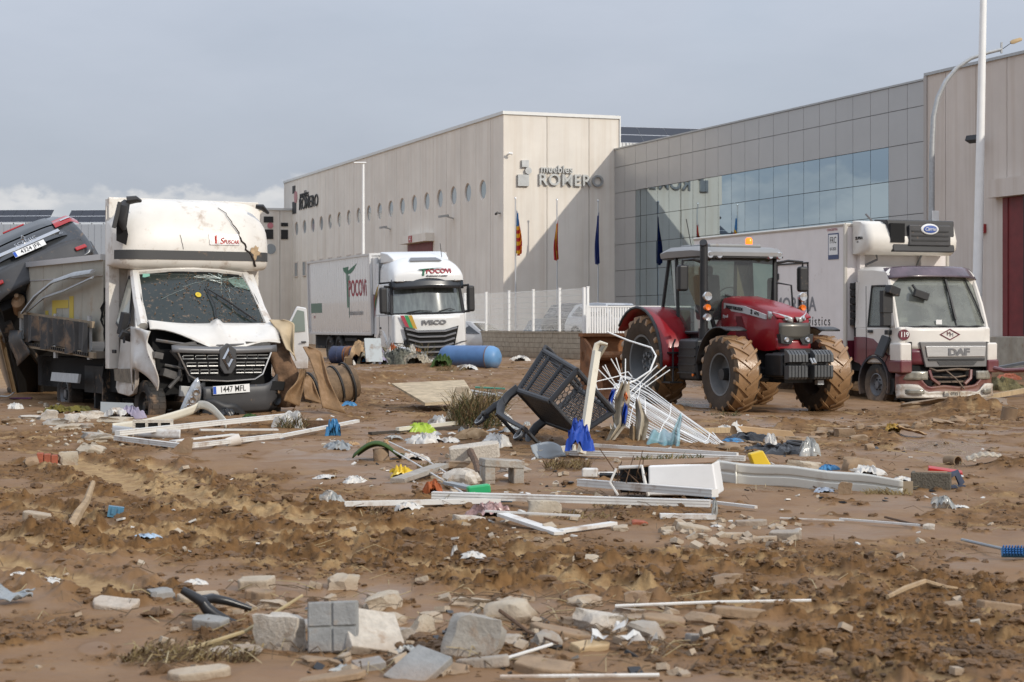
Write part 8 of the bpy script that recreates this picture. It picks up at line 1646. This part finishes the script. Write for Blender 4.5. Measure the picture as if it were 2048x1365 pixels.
drop('rusty_shard', 'brown triangular metal shard leaning on the white profile', 'shard', MB().py([(-.12, 0), (.10, .0), (.12, .14), (.05, .15)], -.008, .008), stone_m, 362, 906, (0, 0, -6), smooth=False); drop('paper_cup', 'crushed pinkish white cup on the front profile', 'cup', MB().lathe([(.045, -.07), (.06, .07), (.05, .07), (.035, -.06), (0, -.06)], axis='x', n=16), plastic('cup_white', (.60, .54, .47)), 466, 892, (0, -14, 20), .05); rag(664, 872, 28, 26, 'blue plastic rag at the end of the muddy profile', bluebag, 'rag', 'rag', peak=1.5)
for a in ((96, 840, 30, 22, 'pale rubble piece, left end of the heap by the truck', stone_w), (108, 850, 44, 14, 'flat grey rubble piece in the heap by the truck', stone_g), (145, 846, 40, 20, 'angular pale rubble piece on the heap by the truck', stone_w), (182, 838, 46, 18, 'long white rubble piece at the back of the heap', stone_w), (168, 856, 34, 10, 'low grey rubble piece in front of the heap', stone_g), (130, 860, 50, 10, 'tan flat rubble piece at the foot of the heap', stone_b), (190, 880, 50, 16, 'grey slab left of the fallen frame corner', stone_g), (215, 882, 48, 10, 'tan board left of the fallen frame corner', stone_b), (230, 846, 60, 12, 'tan flat board beside the white shard', stone_b), (60, 838, 50, 8, 'pale plank left of the rubble heap', stone_w), (20, 848, 40, 12, 'tan clod at the left edge', stone_m), (178, 908, 50, 20, 'pale flaky lump beside the brick chunk', stone_b)): B(*a, jag=.13)
drop('white_board', 'white board leaning under the door of the wrecked truck', 'board', MB().py([(-.22, 0), (.22, 0), (.20, .15), (-.22, .17)], -.01, .01), greyp, 235, 830, (-16, 0, 8), smooth=False); rag(262, 836, 50, 30, 'lilac rag beside the hanging headlamp', lilac, 'rag', 'rag'); rag(228, 836, 40, 24, 'beige crumpled paper before the white board', whitebag, 'paper', 'paper'); rag(110, 826, 50, 20, 'dull yellow cloth under the truck, left one', plastic('cloth_olive', (.12, .10, .015), .8), 'cloth', 'cloth'); rag(160, 824, 60, 16, 'dull yellow cloth under the truck, right one', plastic('cloth_olive2', (.13, .11, .02), .8), 'cloth', 'cloth'); rag(32, 818, 30, 14, 'crumpled white tissue left of the yellow cloth', whitebag, 'tissue', 'tissue'); drop('magazine', 'open black and white magazine at the left edge', 'magazine', MB().grid(lambda u, v: (lerp(-.18, .12, u), lerp(-.1, .12, v), .03 + .09 * u * u + .02 * math.sin(u * 6)), 12, 4), plastic('page_white', (.45, .46, .46), .4), 12, 800, (0, 0, 10), solid=.01); drop('purple_folder', 'thin purple folder on the mud at the left edge', 'folder', MB().box((0, 0, .015), (.32, .2, .015)), plastic('folder_purple', (.16, .05, .14), .4), 42, 798, (0, 0, 6), smooth=False); rag(448, 832, 40, 18, 'black torn plastic under the bumper', blackpl, 'plastic_scrap', 'plastic scrap'); rag(500, 838, 26, 12, 'green and tan weeds clod before the bumper', greenmat, 'weed_clod', 'weeds'); rag(580, 858, 60, 40, 'dried grass and white film at the end of the long profile', whitebag, 'film_tangle', 'plastic film')
drop('wood_beam', 'dark plank behind the end of the long profile', 'plank', MB().box((0, 0, .05), (.5, .08, .08)), bark, 630, 858, (0, 0, 4), smooth=False)
# cardboard and muddy things right of the wrecked truck
cardm2 = mat('wet_cardboard', (.21, .125, .06), .8, var=.35, vscale=5, mud=.45, mscale=5, bump=.4)
def bent_sheet(pts, wd, m, name, label, cat, tw=0.0):
    n_ = len(pts) - 1; q = [spot(*p) for p in pts]
    def fn(u, v):
        t = v * n_; i = min(n_ - 1, int(t)); p = q[i].lerp(q[i + 1], t - i); w_ = wd[i] + (wd[i + 1] - wd[i]) * (t - i); return (p.x + (u - .5) * w_ * (1 + .07 * math.sin(v * 9 + u)) + .01 * math.sin(v * 7), p.y + .10 * math.sin(u * 3) + tw * (u - .5) + .03 * math.sin(v * 8 + u * 5), p.z + .09 * (u - .5) * math.sin(v * 5))
    return tag(MB().grid(fn, 10, 20).build(name, m, solid=.015), label, cat)
bent_sheet([(612, 694, 25.2), (630, 712, 25.1), (648, 760, 24.9), (668, 822, 24.7)], [.06, .14, .13, .30], cardm2, 'cardboard_sheet', 'tall twisted strip of wet cardboard standing in the mud', 'cardboard', .15); bent_sheet([(604, 738, 25.0), (602, 755, 24.9), (594, 780, 24.8), (582, 808, 24.7)], [.04, .10, .15, .18], cardm2, 'cardboard_sheet', 'folded cardboard sheet against the truck bumper', 'cardboard', .2); bent_sheet([(606, 750, 25.6), (618, 775, 25.5), (628, 804, 25.4)], [.05, .14, .24], cardm2, 'cardboard_sheet', 'broad cardboard piece behind the bumper', 'cardboard', .2)
bent_sheet([(553, 640, 25.4), (572, 655, 25.3), (582, 700, 25.1), (588, 716, 25.0)], [.18, .20, .08, .03], mat('torn_sheet_tan', (.42, .33, .21), .7, var=.3, mud=.3), 'torn_sheet', 'torn tan sheet hanging from the right side of the truck', 'sheet', .1)
tyb = thing('muddy_barrel', 'mud covered ribbed wooden barrel half sunk right of the truck', 'barrel', at(655, 806) + Vector((0, .3, .22)), (R(14), 0, R(-62))); MB().lathe([(0, -.42), (.26, -.42), (.31, -.2), (.32, 0), (.31, .2), (.26, .42), (0, .42)], axis='y', n=26).build('barrel_body', mat('barrel_mud', (.16, .105, .06), .8, var=.45, vscale=7, bump=.5), tyb)
for y in (-.3, -.1, .1, .3): MB().lathe([(.315, y - .02), (.335, y - .015), (.335, y + .015), (.315, y + .02)], axis='y', n=26).build('hoop', chassis_m, tyb)
rag(702, 812, 30, 12, 'bright blue scrap right of the twisted cardboard', bluebag, 'scrap', 'scrap')
# wrecked van with its door open
wv = thing('wrecked_van', 'wrecked white van with an open front door behind the box truck', 'van', (X(517, 50), 50, .0), R(16)); MB().hexa([(-1.2, 0, .5), (.55, 0, .5), (.55, 3.6, .5), (-1.2, 3.6, .5), (-1.2, .2, 1.15), (.45, .1, 1.2), (.45, 3.6, 1.3), (-1.2, 3.6, 1.3)]).build('body', truck_white, wv, bevel=.08); MB().b2(-1.15, .4, .9, 3.5, 1.3, 1.36).build('crushed_roof', truck_white, wv, bevel=.03)
MB().grid(lambda u, v: (lerp(-.9, .5, u), lerp(-.5, .3, v), 1.15 + .16 * math.sin(u * 5 + v * 2) - .1 * (1 - v)), 14, 6).build('crumpled_bonnet', truck_white, wv, solid=.02); MB().grid(lambda u, v: (lerp(-.4, .75, u), lerp(-.7, -.1, v), 1.36 + .06 * math.sin(u * 7)), 10, 4).build('torn_panel', cardm, wv, solid=.02)
dv = MB().prism([(0, .10), (.95, .10), (.98, .9), (.90, 1.75), (.55, 1.80), (.06, 1.05)], lambda a, z: (.62 + a * .72, -.05 - a * .25, z + .02), lambda a, z: (.62 + a * .72, .02 - a * .25, z + .02)).build('door', truck_white, wv, bevel=.03); MB().prism([(.16, 1.08), (.84, 1.12), (.80, 1.66), (.56, 1.70)], lambda a, z: (.62 + a * .72, -.07 - a * .25, z + .02), lambda a, z: (.62 + a * .72, -.055 - a * .25, z + .02)).build('window', mat('van_door_glass', (.22, .26, .23), .1), dv, smooth=False); MB().box((1.18, -.29, .85), (.13, .03, .04)).build('handle', plastic_blk, dv); MB().b2(.6, .7, .1, .3, .95, 1.3).build('mirror', plastic_blk, dv, bevel=.03); wheel(wv, (.3, .7, .35), .34, .22, .2, 1)

# ------------------------------------------------------------------ tank, drum and trash before the white truck
gt = at(968, 737); tk_ = thing('blue_tank', 'blue steel pressure tank with domed end lying on the mud', 'tank', (gt.x, gt.y + .2, gt.z + .30), (0, 0, R(63)))
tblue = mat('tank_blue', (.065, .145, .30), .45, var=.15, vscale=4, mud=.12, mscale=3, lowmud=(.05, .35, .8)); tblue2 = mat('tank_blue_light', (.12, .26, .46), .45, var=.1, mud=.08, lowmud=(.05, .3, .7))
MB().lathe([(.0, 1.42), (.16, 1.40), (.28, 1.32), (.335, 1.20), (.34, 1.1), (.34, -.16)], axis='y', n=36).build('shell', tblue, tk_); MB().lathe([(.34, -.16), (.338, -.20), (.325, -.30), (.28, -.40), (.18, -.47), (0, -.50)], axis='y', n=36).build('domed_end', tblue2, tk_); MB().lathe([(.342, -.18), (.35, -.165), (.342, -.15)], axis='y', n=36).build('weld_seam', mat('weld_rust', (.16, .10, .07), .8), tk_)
m = MB().lathe([(.055, -.475), (.075, -.47), (.055, -.465)], axis='y', n=14); m.xf(Matrix.Translation((-.06, .045, .02))).tube([(.02, -.46, .05), (.06, -.46, .06)], .012, 5).tube([(.14, -.42, -.04), (.17, -.40, .02), (.23, -.36, .02)], .014, 5); m.build('painted_mark', ink, tk_)
for k, a in enumerate((-.55, .95)): MB().tube([(.1, -.30 + k * 1.4, -.30), (.3, -.34 + k * 1.4, -.32), (.42, -.3 + k * 1.4, -.36)], .03, 6).build('foot', tblue, tk_)
gt = at(690, 728); dm2 = thing('rusty_drum', 'rusty dark blue oil drum on its side beside the trash', 'drum', (gt.x, gt.y + .2, gt.z + .26), (0, 0, R(60))); MB().lathe([(0, -.44), (.27, -.44), (.29, -.42), (.28, -.4), (.28, -.14), (.295, -.12), (.28, -.1), (.28, .14), (.295, .16), (.28, .18), (.28, .42), (.29, .44), (0, .44)], axis='y', n=28).build('drum_shell', mat('drum_blue', (.03, .04, .085), .55, var=.4, mud=.1), dm2); MB().lathe([(.284, -.30), (.285, -.05)], axis='y', n=28).build('rust_band', rustm, dm2)
rag(722, 728, 90, 46, 'wet cardboard sheet heaped beside the rusty drum', cardm, 'cardboard_heap', 'cardboard', amp=.8); bx_ = drop('small_crate', 'small tan open box in front of the wet cardboard', 'box', MB().b2(-.12, .12, -.1, -.08, 0, .2).b2(-.12, -.09, -.1, .1, 0, .2).b2(.09, .12, -.1, .1, 0, .2).b2(-.12, .12, -.1, .1, .2, .22), cardm, 697, 730, (0, 0, 10), smooth=False)
tr_ = [(752, 728, 80, 34, 'tangle of white and olive plastic, left part of the trash before the truck', plastic('trash_mix_a', (.20, .18, .12), .7, var=.9, vscale=20, mud=.45)), (796, 730, 66, 30, 'tangle of dark netting and bags in the middle of the trash', plastic('trash_mix_b', (.10, .10, .075), .7, var=.9, vscale=14)), (832, 730, 60, 22, 'tangle of pale wrappers, right part of the trash', plastic('trash_mix_c', (.28, .25, .19), .65, var=.9, vscale=20, mud=.45)), (745, 716, 60, 36, 'white bag at the back of the trash by the wheel', whitebag), (800, 716, 60, 44, 'mottled grey bag in front of the truck wheel', plastic('trash_mix_d', (.26, .24, .20), .6, var=.9, vscale=20, mud=.4)), (880, 734, 40, 22, 'dark weeds at the left end of the blue tank', greenmat), (1030, 712, 40, 12, 'faded yellow bag near the block wall', yellowp), (1045, 722, 34, 10, 'white scrap bag near the block wall', whitebag), (940, 740, 40, 10, 'white rag in front of the blue tank', whitebag), (1010, 714, 24, 10, 'white crumpled bag behind the blue tank', whitebag)]
for a in tr_: rag(*a, amp=1.0)
for k in range(44):
    px_, q_ = 705 + 140 * ((k * .618) % 1), (k * .37) % 1; o = rag(px_, 730 - 6 * q_, 12 + 22 * ((k * .71) % 1), 10 + 20 * ((k * .53) % 1), 'small plastic scraps and wrappers tangled in the trash before the truck', (whitebag, clearbag, blackpl, whitebag, cardm, greyp, bluebag, whitebag, lilac, orangep)[k % 10], 'plastic_scrap', 'plastic scrap', amp=1.0, rot=k * 40); o.location.z += .50 * q_ * (1 - abs(px_ - 780) / 90); o['group'] = 'scraps in the trash heap before the truck'
for k in range(24):
    px_, py_ = 1440 + 560 * ((k * .618) % 1), 838 + 70 * ((k * .377) % 1); stone_seed[0] += 1; o = B(px_, py_, 16 + 26 * ((k * .53) % 1), 8 + 9 * ((k * .29) % 1), 'mud caked lump among the debris between the wire panel and the tractor', stone_m, 'muddy_lump', jag=.2, cat='lump', group='mud caked lumps on the right')
for k in range(20):
    px_, py_ = 640 + 560 * ((k * .618) % 1), 842 + 60 * ((k * .377) % 1); o = rag(px_, py_, 14 + 20 * ((k * .53) % 1), 6 + 8 * ((k * .29) % 1), 'small dirty scrap of plastic or paper on the mud in the middle', (whitebag, greyp, cardm, clearbag)[k % 4], 'plastic_scrap', 'plastic scrap', rot=k * 50); o['group'] = 'dirty scraps in the middle'
profile(spot(744, 678, 54.5), spot(748, 725, 54.3), .5, .06, mat('pale_blue_panel', (.26, .30, .32), .4, mud=.55), 'fridge_door', 'pale blue grey door panel standing in the trash', 'panel', RECT)

# ------------------------------------------------------------------ cars behind the fence and gate
def car(name, label, col, loc, rot, hgt=1.45, estate=True):
    t = thing(name, label, 'car', loc, (0, 0, rot), 'cars parked behind the fence'); cm = mat(name + '_paint', col, .3, .2, coat=.5, var=.05, lowmud=(.1, .9, .8))
    hw = .86; secs = [[(-hw * a, y, .35), (-hw * b, y, .62), (-hw * c, y, z), (hw * c, y, z), (hw * b, y, .62), (hw * a, y, .35)] for y, a, b, c, z in ((0, .8, .85, .75, .62), (.25, .93, .98, .86, .80), (1.15, .96, 1, .9, .92), (2.2, .97, 1, .9, .95), (3.9, .96, 1, .9, .97), (4.25, .9, .95, .8, .9))]
    MB().loft(secs).build('body', cm, t, bevel=.03); cs = [[(-w_, y, .9), (-w2, y2, z), (w2, y2, z), (w_, y, .9)] for y, y2, w_, w2, z in ((1.0, 1.75, .78, .58, hgt - .03), (1.9, 2.2, .79, .61, hgt), (3.0, 3.0, .79, .61, hgt), (4.15 if estate else 3.9, 3.85 if estate else 3.2, .77, .58, hgt - .08))]
    MB().loft(cs).build('roof', cm, t, bevel=.02)
    MB().add([(-.72, .995, .95), (.72, .995, .95), (.56, 1.66, hgt - .08), (-.56, 1.66, hgt - .08)], [(0, 1, 2, 3)]).build('windscreen', darkglass, t, smooth=False)
    for s_ in (-1, 1): MB().add([(s_ * .792, 1.25, .95), (s_ * .792, 3.8, .97), (s_ * .612, 3.5 if estate else 3.0, hgt - .1), (s_ * .625, 1.95, hgt - .08)], [(0, 1, 2, 3)]).build('side_window', darkglass, t, smooth=False); wheel(t, (s_ * .78, .85, .31), .31, .2, .2, s_); wheel(t, (s_ * .78, 3.4, .31), .31, .2, .2, s_); MB().box((s_ * .6, .08, .66), (.34, .1, .12)).build('headlight', lampglass, t, bevel=.03)
car('white_car', 'white estate car behind the mesh fence left of the tilted cart', (.55, .54, .52), (X(1035, 72), 72, .05), R(62)); car('dark_car', 'dark hatchback behind the right end of the mesh fence', (.03, .03, .033), (X(1152, 74), 74, .1), R(20), 1.5); car('black_car', 'black car with its roof showing above the white gate', (.02, .02, .022), (X(1238, 68), 68, .72), R(30), 1.45); car('silver_car', 'silver car half hidden behind the gate and tractor', (.42, .43, .44), (X(1292, 66), 66, .70), R(30), 1.45)

# ------------------------------------------------------------------ grass, straw, clods, crumbs
def blades(name, label, cat, px, py, wpx, hpx, n, mats, seed, lean=(.5, .2), thing_=True, d=None, zoff=0.0):
    r_ = random.Random(seed); g = at(px, py) if d is None else spot(px, py, d); k = g.y / F; w_, h_ = wpx * k, hpx * k; t = thing(name, label, cat, g)
    for mi, mm in enumerate(mats):
        m = MB()
        for _ in range(n // len(mats)):
            x, y = r_.uniform(-.5, .5) * w_, r_.uniform(-.3, .3) * w_; hh = h_ * r_.uniform(.35, 1.05) * (1 - .5 * abs(x / w_)); dx, dy = r_.gauss(lean[0], .95) * hh, r_.gauss(-lean[1], .7) * hh; hh *= r_.choice((1, .8, .45)); wd = r_.uniform(.002, .006); z0 = zoff * r_.random() * h_
            p0_, p1, p2 = Vector((x, y, z0)), Vector((x + dx * .35, y + dy * .35, z0 + hh * .7)), Vector((x + dx, y + dy, z0 + hh * r_.uniform(.6, 1.0)))
            m.add([p0_ + Vector((-wd, 0, 0)), p0_ + Vector((wd, 0, 0)), p1 + Vector((wd * .8, 0, 0)), p2, p1 + Vector((-wd * .8, 0, 0))], [(0, 1, 2, 4), (4, 2, 3)])
        tag(m.build(('green_blades', 'dry_stems', 'brown_stems')[mi], mm, t, smooth=False, recalc=False), kind='stuff')
    return t
grassg = mat('grass_green', (.055, .065, .020), .7, var=.4, vscale=5); grassd = mat('grass_dry', (.24, .18, .085), .8, var=.4, vscale=5); stemb = mat('stem_brown', (.13, .085, .045), .85, var=.4, vscale=5)
blades('grass_tuft', 'big uprooted tuft of green and dry grass beside the shopping cart', 'grass', 952, 858, 96, 78, 900, (grassg, grassd, stemb), 1, (.35, .1), zoff=.5)
blades('straw_tuft', 'brown straw and roots below the fallen rails', 'straw', 1135, 938, 90, 26, 340, (grassd, stemb), 2, (.2, .2), zoff=.3); blades('straw_tuft', 'dry straw at the right tip of the white channel', 'straw', 1775, 990, 90, 20, 180, (grassd,), 3, (-.8, .2)); blades('straw_tuft', 'weeds and straw tangled at the foot of the fence panel', 'straw', 1340, 926, 140, 24, 300, (grassg, grassd), 4); blades('straw_tuft', 'dry stems at the end of the long window profile', 'straw', 585, 858, 56, 40, 200, (grassg, grassd, stemb), 5); blades('straw_tuft', 'loose straw in front of the rough upright block', 'straw', 385, 1312, 260, 40, 620, (grassd, stemb), 6, (.9, .3)); blades('straw_tuft', 'straw caught along the left white profile', 'straw', 760, 1026, 130, 16, 200, (grassd, stemb), 7, (.8, .2)); blades('straw_tuft', 'straw caught under the long beam near the wedge', 'straw', 1200, 1034, 200, 16, 260, (grassd, stemb), 8, (.8, .2)); blades('weeds', 'green weeds sticking out by the truck wheel at right', 'weeds', 1790, 770, 24, 40, 60, (grassg, grassd), 9, (-.3, .1)); blades('straw_tuft', 'straw and weeds on the trash before the truck', 'straw', 800, 728, 130, 40, 320, (grassg, grassd, stemb), 10, (.2, .1), zoff=.6); blades('straw_tuft', 'dry weeds before the left end of the blue tank', 'straw', 900, 742, 60, 24, 160, (grassd, stemb), 11); blades('weeds', 'tall weed stalk rising in front of the tractor rear wheel', 'weeds', 1284, 790, 14, 90, 26, (grassg, grassd), 12, (.25, .0)); blades('straw_tuft', 'straw in front of the white crate', 'straw', 1260, 1012, 150, 16, 200, (grassd, stemb), 13); blades('straw_tuft', 'small weeds before the front wheel of the tractor', 'straw', 1452, 832, 60, 14, 90, (grassg, stemb), 14); blades('straw_tuft', 'straw on the mud behind the arch shaped block', 'straw', 870, 935, 80, 20, 140, (grassd, stemb), 15)
# clods of mud
def clods():
    rg = np.random.default_rng(5); px = rg.uniform(-40, 2090, 60000); d = 1 / rg.uniform(1 / 60, 1 / 5.6, 60000); x = (px - 1024) / F * d; y = d
    z, ch, dry, wet = terrain(x, y); keep = rg.random(len(x)) < (ch ** 1.4 * .72 + .010); x, y, z = x[keep], y[keep], z[keep]; n = len(x)
    size = np.clip(rg.lognormal(-4.75, .55, n), .003, .034) * (1 + .3 * np.clip((y - 12) / 12, 0, 1.6)); order = np.argsort(-size); COs, FIs, o0 = [], [], 0
    for sel, lev in ((order[:2600], 2), (order[2600:], 1)):
        bm = bmesh.new(); bmesh.ops.create_icosphere(bm, subdivisions=lev, radius=1); V = np.array([v.co[:] for v in bm.verts]); Fc = np.array([[v.index for v in f.verts] for f in bm.faces]); bm.free()
        k = len(sel); s = size[sel]; asp = rg.uniform(.55, 1.45, (k, 1, 3)) * np.array([1.2, 1.0, .62]); ang = rg.uniform(0, 6.28, k)
        P = V[None] * asp * (1 + rg.normal(0, .24, (k, len(V), 1))); c, s_ = np.cos(ang)[:, None], np.sin(ang)[:, None]
        Q = np.stack([P[..., 0] * c - P[..., 1] * s_, P[..., 0] * s_ + P[..., 1] * c, P[..., 2]], -1) * s[:, None, None]; Q += np.stack([x[sel], y[sel], z[sel] + s * .12], -1)[:, None]
        COs.append(Q.reshape(-1, 3)); FIs.append((Fc[None] + (o0 + np.arange(k) * len(V))[:, None, None]).reshape(-1)); o0 += k * len(V)
    co = np.concatenate(COs).astype(np.float32); fi = np.concatenate(FIs).astype(np.int32)
    me = bpy.data.meshes.new('mud_clods'); me.vertices.add(len(co)); me.vertices.foreach_set('co', co.ravel()); me.loops.add(len(fi)); me.loops.foreach_set('vertex_index', fi); nf = len(fi) // 3; me.polygons.add(nf); me.polygons.foreach_set('loop_start', np.arange(nf, dtype=np.int32) * 3); me.update(calc_edges=True); me.polygons.foreach_set('use_smooth', np.zeros(nf, bool))
    o = bpy.data.objects.new('mud_clods', me); C.objects.link(o); me.materials.append(mat('clod_mud', (.140, .076, .031), .7, var=.4, vscale=2.0, bump=.6, bscale=90, coord='World')); tag(o, kind='stuff')
clods()
def many(boxes, n, r_):
    """n random ground points inside photo boxes, with heights"""
    p = []
    for _ in range(n): x0, x1, y0, y1 = r_.choice(boxes); p.append(unproj(r_.uniform(x0, x1), r_.uniform(y0, y1), .03))
    p = np.array(p); return [(a, b, c) for (a, b), c in zip(p, terrain(p[:, 0], p[:, 1])[0])]
def crumbs(name, n, m, sz, flat, boxes, seed):
    r_ = random.Random(seed); mb = MB()
    for xx, yy, zz in many(boxes, n, r_):
        e = sz * r_.uniform(.4, 1.5); mb.box((xx, yy, zz + e * flat * .4), (e, e * r_.uniform(.5, 1.2), e * flat), (r_.uniform(-.5, .5), r_.uniform(-.5, .5), r_.uniform(0, 3)))
    return tag(mb.build(name, m, smooth=False), kind='stuff')
crumbs('litter_scraps', 260, whitebag, .035, .25, [(0, 2048, 860, 1100), (600, 1500, 820, 1000), (660, 1900, 700, 860), (0, 700, 790, 900)], 1); crumbs('rubble_chips', 460, stone_b, .04, .5, [(300, 1450, 1180, 1350), (60, 260, 820, 900), (850, 1250, 900, 1080), (1300, 1600, 1030, 1090), (650, 1000, 700, 800), (0, 2048, 850, 1340)], 2); crumbs('dark_scraps', 240, blackpl, .035, .3, [(700, 1950, 820, 1000), (600, 1300, 1200, 1340), (650, 900, 690, 740)], 3)
def straws(n, m, seed):
    r_ = random.Random(seed); mb = MB()
    for xx, yy, z in many([(650, 1550, 840, 1050), (250, 1400, 1170, 1340), (0, 2048, 880, 1250), (690, 900, 690, 740), (1440, 1950, 840, 980)], n, r_):
        z += .012; a = r_.uniform(0, 3.14); ln = r_.uniform(.05, .22); dx, dy = math.cos(a) * ln, math.sin(a) * ln; mb.tube([(xx, yy, z), (xx + dx * .5, yy + dy * .5, z + r_.uniform(.0, .04)), (xx + dx, yy + dy, z + r_.uniform(-.005, .03))], r_.uniform(.0012, .003), 3)
    tag(mb.build('loose_twigs', m), kind='stuff')
straws(760, stemb, 4); straws(360, canem, 5)
